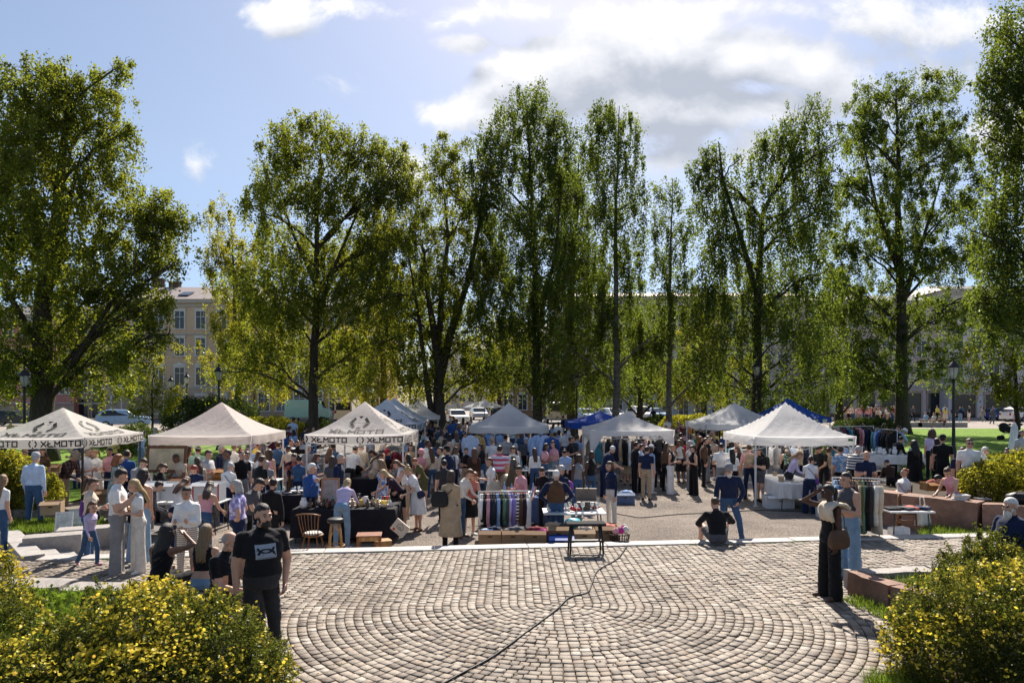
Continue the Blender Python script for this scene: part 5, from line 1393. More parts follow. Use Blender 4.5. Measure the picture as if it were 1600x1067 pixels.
    if voxel < .015:   # folds in the cloth
        cl_ = np.zeros(len(v)); bare = {3, 5} | ({6} if legs in 'sdk' else set())
        for q, s_ in zip(f, slot):
            if s_ and s_ not in bare: cl_[list(q)] = 1
        me2 = bpy.data.meshes.new('t'); me2.from_pydata(v.tolist(), [], f); nr = [Vector(x.normal) for x in me2.vertices]; bpy.data.meshes.remove(me2)
        for i in np.nonzero(cl_)[0]:
            p_ = V3(v[i]); w_ = mnoise.noise(V3((p_.x * 5 + p_.z * 4, p_.y * 5, p_.z * 13 + p_.x * 7))); w2 = mnoise.noise(p_ * 17)
            v[i] += np.array(nr[i] * ((.5 - abs(w_)) * .016 - .003 + w2 * .003))
    VV = [v]; FF = list(f); SS = list(slot); o = len(v)
    def join(vv, ff, ss):
        nonlocal o
        VV.append(np.asarray(vv)); FF.extend([tuple(i + o for i in q) for q in ff]); SS.extend(ss); o += len(vv)
    # head frame: pitch of the neck plus the look direction
    hM = Matrix.Rotation(R(p['hy'] + j(16)), 3, 'Z') @ Matrix.Rotation(-(hp + a * .75 + R(j(5))) * -1, 3, 'X')
    hM4 = Matrix.Translation(hc) @ hM.to_4x4()
    hm = np.array(hM)
    hs = 1.0 if m else .965
    if sex == 'c': hs = 1.32
    hcn = np.array(hc) + (np.array([0, 0, .03]) if sex == 'c' else 0)
    hM4 = Matrix.Translation(V3(hcn)) @ (hM * hs).to_4x4()
    join(HEAD[0] @ hm.T * hs + hcn, HEAD[1], HEAD[2]); join(HEAD[3] @ hm.T * hs + hcn, HEAD[4], HEAD[5])
    wr_out = []
    for wr, d, sg, hk in hands:
        z = -d; y = V3((0, 1, 0))
        if abs(z.y) > .8: y = V3((0, 0, 1)) * (1 if z.y > 0 else 1)
        y = (y - z * y.dot(z)).normalized(); x = y.cross(z).normalized()
        Mh = np.array([x, y, z]).T
        hv_, hf = HANDS[hk]; hv_ = hv_.copy()
        hv_[:, 0] *= sg
        hf2 = hf if sg > 0 else [q[::-1] for q in hf]
        join(hv_ * (1.06 if m else .94) @ Mh.T + np.array(wr), hf2, [0] * len(hf)); wr_out.append(wr + d * .09)
    V_ = np.concatenate(VV)
    me = bpy.data.meshes.new('person'); me.from_pydata(V_.tolist(), [], FF)
    me.polygons.foreach_set('material_index', np.array(SS, dtype=np.int32)); me.polygons.foreach_set('use_smooth', np.ones(len(FF), dtype=bool))
    ph_ = bpy.data.materials.get('slot') or bpy.data.materials.new('slot')
    for _ in range(14): me.materials.append(ph_)
    me.update()
    top = max((hM4 @ V3((0, .014, .116))).z, (hM4 @ V3((0, .08, .08))).z)
    return dict(me=me, head=hM4, top=top, hands=wr_out, pel=pel, ax=ax, fw=fw, sd=sd_, m=m, sh=(pel + ax * (.43 if m else .40)), shw=shw)
BODIES = {}
def body(*k):
    if k not in BODIES: BODIES[k] = build_body(*k)
    return BODIES[k]

# --- hair, hats: meshes in the head's own frame
HAIRM = {}
def hair_mesh(style):
    if style in HAIRM: return HAIRM[style]
    mb = MB(); rj = random.Random(len(style) * 7 + ord(style[0])); n = 40
    grow = {'short': .0085, 'bob': .016, 'long': .012, 'wavy': .026, 'pony': .011, 'bun': .012, 'curly': .040, 'bald': .003, 'buzz': .002, 'tousled': .015, 'cap': 0.010, 'beanie': .014, 'hat': .010, 'child': .012}.get(style, .01)
    rows = 16; vs_ = []; fs = []
    low = {'short': -.078, 'buzz': -.075, 'bald': -.05, 'pony': -.06, 'bun': -.05, 'tousled': -.08}.get(style, -.085)
    c = V3((0, .014, .030))
    for i in range(rows + 1):
        th = PI * .80 * i / rows
        for k in range(n):
            ph = 2 * PI * k / n     # 0 = back
            d = V3((sin(th) * sin(ph), sin(th) * cos(ph), cos(th)))
            w = 1 + .05 * sin(ph * 11 + i * .3) * (i / rows) + .10 * (grow / .02) * mnoise.noise(d * 4.5 + V3((len(style), 0, 0)))
            g_ = grow * w * (1 - .8 * sstep(.1, -.3, d.y) * sstep(.115, .07, c.z + d.z * .09)); g_ *= 1 - .55 * sstep(.5, .85, abs(d.x)) * sstep(.06, .0, c.z + d.z * .09) * (style in ('short', 'buzz', 'bald', 'tousled'))
            q = c + V3((d.x * (.074 + g_), d.y * (.093 + g_), d.z * (.086 + g_)))
            front = -d.y
            tuck = False
            if front > .15 and q.z < .072 - .02 * abs(d.x) + (.0 if style != 'buzz' else .01): tuck = True
            if abs(d.x) > .55 and front > .05 and q.z < .03 and style in ('short', 'buzz', 'pony', 'bun', 'bald', 'tousled', 'cap'): tuck = True
            if style in ('short', 'buzz', 'bald', 'pony', 'bun', 'tousled', 'cap') and q.z < -.022 and front > -.12: tuck = True
            if q.z < low: tuck = True
            if style == 'bald' and q.z > .045: tuck = True
            if tuck: q = c + (q - c) * .80
            vs_.append(q)
    for i in range(rows):
        for k in range(n): k2 = (k + 1) % n; fs.append((i * n + k, (i + 1) * n + k, (i + 1) * n + k2, i * n + k2))
    if style not in ('beanie', 'cap', 'hat') or style == 'cap': mb.add(vs_, fs, 0, True)
    L_ = {'long': .40, 'wavy': .40, 'bob': .14, 'curly': .20, 'hat': .12, 'child': .26, 'beanie': .06}.get(style)
    if L_:
        rows = 14; n = 28; vs_ = []; fs = []
        for i in range(rows + 1):
            t = i / rows; z = .03 - (L_ + .03) * t
            dn = sstep(-.03, -.24, z)
            a = (.074 + grow * .8) * (1 + .10 * sin(t * PI)) * (1 - .42 * max(0, t - .55) * (L_ > .3)) + (.012 if style in ('wavy', 'curly') else 0)
            yc = .028 + .085 * dn * (L_ > .25) + (.01 if style == 'curly' else 0); bb = (.078 + grow) * (1 - .60 * dn); bf = .03 - .014 * dn
            if style in ('bob', 'curly', 'hat'): yc = .02 + .02 * t; bb = .085 + grow; bf = .045
            for k in range(n):
                ph = 2 * PI * k / n; cc, s_ = cos(ph), sin(ph)
                w = 1 + .05 * sin(k * 2.9 + t * 3) + (.09 * mnoise.noise(V3((s_ * 3, cc * 3, z * 14))) if style in ('wavy', 'curly') else .03 * mnoise.noise(V3((s_ * 4, cc * 4, z * 5))))
                if i == rows: w *= .35 + .5 * rj.random()
                zz = z + (rj.uniform(-.02, .03) if i >= rows - 1 else 0)
                vs_.append(V3((a * s_ * w, yc + (bb if cc > 0 else bf) * cc * w, zz)))
        for i in range(rows):
            for k in range(n): k2 = (k + 1) % n; fs.append((i * n + k, (i + 1) * n + k, (i + 1) * n + k2, i * n + k2))
        fs.append(tuple(range(n))); fs.append(tuple(range(rows * n, rows * n + n))[::-1])
        mb.add(vs_, fs, 0, True)
    if style == 'pony': mb.tube([(0, .10, .065), (0, .135, .055), (0, .150, -.0), (.005, .140, -.09), (0, .125, -.17), (0, .12, -.21)], [.018, .026, .032, .029, .02, .006], n=12)
    if style == 'bun': mb.ell((0, .105, .085), (.040, .036, .038), 14, 10, jit=.25)
    me = mb.mesh('hair', []); ph_ = bpy.data.materials.get('slot'); me.materials.append(ph_); HAIRM[style] = me
    return me
def hat_mesh(kind):
    k = 'H' + kind
    if k in HAIRM: return HAIRM[k]
    mb = MB()
    if kind == 'cap':
        mb.lathe((0, .012, .048), [(.090, -.01), (.092, .02), (.082, .06), (.055, .085), (.01, .094)], 20, sx=.93, sy=1.1)
        mb.add([V3((.07 * cos(t) * (1 + r * .1), -.075 - (.09 * r) * abs(sin(t)) - .005, .048 - .012 * r)) for r in (0, 1) for t in np.linspace(0, PI, 12)], [(i, i + 1, 13 + i, 12 + i) for i in range(11)])
    elif kind == 'beanie': mb.lathe((0, .016, .035), [(.092, -.02), (.094, .01), (.092, .03), (.084, .065), (.055, .095), (.01, .105)], 20, sx=.93, sy=1.12)
    elif kind == 'brim':
        mb.lathe((0, .012, .055), [(.20, -.018), (.19, -.002), (.093, .006), (.09, .05), (.075, .085), (.01, .09)], 26, sx=.95, sy=1.05)
    elif kind == 'bucket': mb.lathe((0, .012, .05), [(.135, -.045), (.098, .005), (.088, .06), (.075, .078), (.01, .082)], 22, sx=.95, sy=1.05)
    me = mb.mesh('hat', []); me.materials.append(bpy.data.materials['slot']); HAIRM[k] = me
    return me
def shades_mesh():
    if 'G' in HAIRM: return HAIRM['G']
    mb = MB()
    for s in (-1, 1): mb.ell((s * .033, -.094, .008), (.025, .006, .018), 12, 8); mb.tube([(s * .057, -.086, .012), (s * .078, -.03, .012), (s * .08, .012, .012)], .0028, n=5)
    mb.tube([(-.012, -.100, .012), (.012, -.100, .012)], .003, n=5)
    me = mb.mesh('sunglasses', []); me.materials.append(bpy.data.materials['slot']); HAIRM['G'] = me
    return me
def beard_mesh(long_):
    k = 'B%d' % long_
    if k in HAIRM: return HAIRM[k]
    mb = MB(); L_ = .075 if long_ else .022
    mb.ell((0, -.060, -.075 - L_ * .35), (.052, .050, .034 + L_ * .6), 18, 12, jit=.25)
    for s in (-1, 1): mb.ell((s * .050, -.022, -.050), (.018, .035, .040), 10, 8, jit=.2)
    mb.tube([(-.028, -.094, -.048), (0, -.107, -.042), (.028, -.094, -.048)], [.004, .008, .004], n=6)
    me = mb.mesh('beard', []); me.materials.append(bpy.data.materials['slot']); HAIRM[k] = me
    return me
def setmat(o, i, m):
    o.material_slots[i].link = 'OBJECT'; o.material_slots[i].material = m

M_eye = surf('eye_dark', (.018,.012,.010), rough=.25); M_eyew = surf('eye_white', (.55,.52,.50), rough=.3)
NPEOPLE = 0
def person(u, vt, H, face, pose, sex, sk, hair, top, bottom, shoe, label, D=None, z=None, ex='', group=None, voxel=None, jit=None, build=''):
    """u, vt: photo column and the row of the top of the head; H: standing height; face: heading in degrees (0 = towards the camera, 90 = to the picture's right)"""
    global NPEOPLE
    NPEOPLE += 1
    hs_, hc_ = hair.split(':'); tc_, sl_ = top.split(':'); bk, bc = bottom.split(':')
    near = voxel is not None
    voxel = voxel or .0185
    ji = (NPEOPLE % 3) if jit is None else jit
    b = body(pose, sex, bk, build, voxel, ji)
    if sex == 'c': k = H / 1.70 * .985
    else: k = H / 1.70
    kk = k
    topz = b['top'] * k
    zz = -.30 if z is None else z
    for _ in range(4):
        d = D if D else max(4, (CZ - zz - topz) * F / max(vt - HV, 2.0))
        if z is None: zz = ground_z((u - 800) * d / F, d)
    x = (u - 800) * d / F
    # the head, not the hips, sits at the given column
    hx = b['head'].translation; c_, s_ = cos(R(face)), sin(R(face))
    px, py = x - (hx.x * c_ - hx.y * s_) * k, d - (hx.x * s_ + hx.y * c_) * k
    o = link('person', b['me'], loc=(px, py, zz), rz=R(face)); o.scale = (k, k, k)
    tag(o, label, 'person', group)
    S = skin(sk); Tm = cloth(tc_); Bm = cloth(bc.split('/')[0]); B2 = cloth(bc.split('/')[-1])
    setmat(o, 0, S); setmat(o, 1, Tm); setmat(o, 3, surf('shoe_' + shoe, PAL.get(shoe, (.05,.05,.05)), rough=.6, var=.15) if shoe != 'bare' else S)
    setmat(o, 2, {'d': Tm, 't': Tm}.get(bk, Bm)); setmat(o, 9, {'s': Bm, 'd': S, 'k': S, 't': B2}.get(bk, Bm)); setmat(o, 6, {'s': S, 'd': S, 'k': S, 't': B2}.get(bk, Bm))
    setmat(o, 10, {'d': Tm, 't': Tm}.get(bk, Bm)); setmat(o, 4, Tm if sl_[0] in 'sl' else S); setmat(o, 5, Tm if sl_[0] == 'l' else S)
    setmat(o, 11, S if sl_[0] == 'c' else Tm); setmat(o, 12, S if 'x' in sl_ else (Bm if bk == 'd' and False else Tm))
    setmat(o, 7, M_eye); setmat(o, 13, M_eyew); setmat(o, 8, surf('lips_' + sk, mul(SKINS[sk], .62), rough=.4, var=.05))
    def put(me, nm, m, sub=None):
        h = bpy.data.objects.new(nm, me); COL.objects.link(h); h.parent = o; h.matrix_local = b['head']; setmat(h, 0, m); return h
    if hs_ != 'none': put(hair_mesh(hs_), 'hair', hairmat(hc_))
    for e in ex.split():
        a, _, c = e.partition('=')
        if a in ('cap', 'beanie', 'brim', 'bucket'): put(hat_mesh(a), 'hat', cloth(c))
        if a == 'shades': put(shades_mesh(), 'sunglasses', surf('shades_black', (.01,.01,.01), rough=.12, spec=.6))
        if a == 'beard': put(beard_mesh(0), 'beard', hairmat(c))
        if a == 'longbeard': put(beard_mesh(1), 'beard', hairmat(c))
    o['k'] = k
    PEOPLE.append((o, b, k))
    return o, b, k
PEOPLE = []

def world_of(o, b, k, p):
    M = Matrix.Translation(o.location) @ Matrix.Rotation(o.rotation_euler.z, 4, 'Z') @ Matrix.Scale(k, 4)
    return M @ V3(p)
def local_bag(name, o, b, k, side, zrel, col, label, w=.26, h=.22, dp=.09, strap='cross', cat='bag', back=0.0, kind='bag'):
    """a bag hanging on a person: a thing of its own, built in that person's frame"""
    pel, ax, fw, sd_ = b['pel'], b['ax'], b['fw'], b['sd']
    root = empty(name, o.location, o.rotation_euler.z, label, cat); root.scale = (k, k, k)
    m = surf('bag_' + col, PAL[col], rough=.6, var=.2, scale=8, bump=.3, bscale=25)
    if kind == 'backpack':
        c = pel + ax * .27 - fw * .19
        mb = MB(); bm = bmesh.new(); bmesh.ops.create_cube(bm, size=1)
        bmesh.ops.subdivide_edges(bm, edges=list(bm.edges), cuts=5, use_grid_fill=True)
        q = Matrix((sd_, -fw, ax)).transposed()
        for v in bm.verts:
            d = V3((v.co.x * 2, v.co.y * 2, v.co.z * 2)); n_ = max(abs(d.x), abs(d.y), abs(d.z)); s = (abs(d.x) ** 4 + abs(d.y) ** 4 + abs(d.z) ** 4) ** .25
            d = d / s * n_; v.co = c + q @ V3((d.x * .145, d.y * .085, d.z * .21))
        bm.verts.index_update(); mb.add([v.co.copy() for v in bm.verts], [tuple(v.index for v in f.verts) for f in bm.faces], 0, True); bm.free()
        bo = mb.build('bag_body', m, parent=root)
        p2 = MB(); pc = c - fw * .085 - ax * .07; p2.ell(pc, (.10, .04, .09), 14, 10); p2.build('pocket', m, parent=bo)
        for s in (-1, 1):
            t = MB(); t.tube([c + sd_ * s * .07 + ax * .19 + fw * .06, b['sh'] + sd_ * s * .10 + ax * .035, b['sh'] + sd_ * s * .10 + fw * .11 - ax * .08, b['sh'] + sd_ * s * .12 + fw * .125 - ax * .2, c + sd_ * s * .13 - ax * .14 + fw * .05], .016, n=6, flat=.5); t.build('strap', m, parent=root)
        return root
    c = pel + ax * zrel + sd_ * side * (.20 if strap != 'hand' else .0) - fw * back
    if strap == 'hand': c = b['hands'][0 if side > 0 else 1] - V3((0, 0, h * .5 + .16))
    q = Matrix((fw, sd_, ax)).transposed() if strap != 'hand' else Matrix.Identity(3)
    if abs(back) > .05: q = Matrix((sd_, -fw, ax)).transposed()
    mb = MB(); bm = bmesh.new(); bmesh.ops.create_cube(bm, size=1); bmesh.ops.subdivide_edges(bm, edges=list(bm.edges), cuts=5, use_grid_fill=True)
    for v in bm.verts:
        d = v.co * 2; n_ = max(abs(d.x), abs(d.y), abs(d.z)); s = (abs(d.x) ** 5 + abs(d.y) ** 5 + abs(d.z) ** 5) ** .2; d = d / s * n_
        tp = 1 - .22 * max(0, d.z) if kind == 'bag' else 1.0 - .06 * d.z
        v.co = c + q @ V3((d.x * w / 2 * tp, d.y * dp / 2 * (1 - .4 * max(0, d.z)), d.z * h / 2 + .006 * sin(d.x * 7)))
    bm.verts.index_update(); mb.add([v.co.copy() for v in bm.verts], [tuple(v.index for v in f.verts) for f in bm.faces], 0, True); bm.free()
    mb.build('bag_body', m, parent=root)
    t = MB(); top = c + ax * h * .42
    r_ = .009
    if strap == 'cross':
        o_ = b['sh'] - sd_ * side * .075 + ax * .055
        t.tube([top + q @ V3((w * .35, 0, 0)), pel + ax * .25 + fw * (.155) + sd_ * side * .05, b['sh'] + fw * .12 - ax * .06 - sd_ * side * .04, o_, b['sh'] - fw * .115 - ax * .06 - sd_ * side * .04, pel + ax * .25 - fw * .135 + sd_ * side * .05, top - q @ V3((w * .35, 0, 0))], r_, n=6, flat=.6)
    elif strap == 'shoulder':
        o_ = b['sh'] + sd_ * side * (b['shw'] - .05) + ax * .05
        t.tube([top + q @ V3((w * .3, 0, 0)), b['sh'] + sd_ * side * (b['shw'] + .02) + fw * .09 - ax * .10, o_ + fw * .02, b['sh'] + sd_ * side * (b['shw'] + .02) - fw * .09 - ax * .10, top - q @ V3((w * .3, 0, 0))], r_, n=6, flat=.6)
    else:
        hd = b['hands'][0 if side > 0 else 1]
        t.tube([c + V3((w * .25, 0, h * .45)), hd + V3((.02, 0, 0)), c + V3((-w * .25, 0, h * .45))], .007, n=6)
    t.build('strap', m, parent=root)
    return root
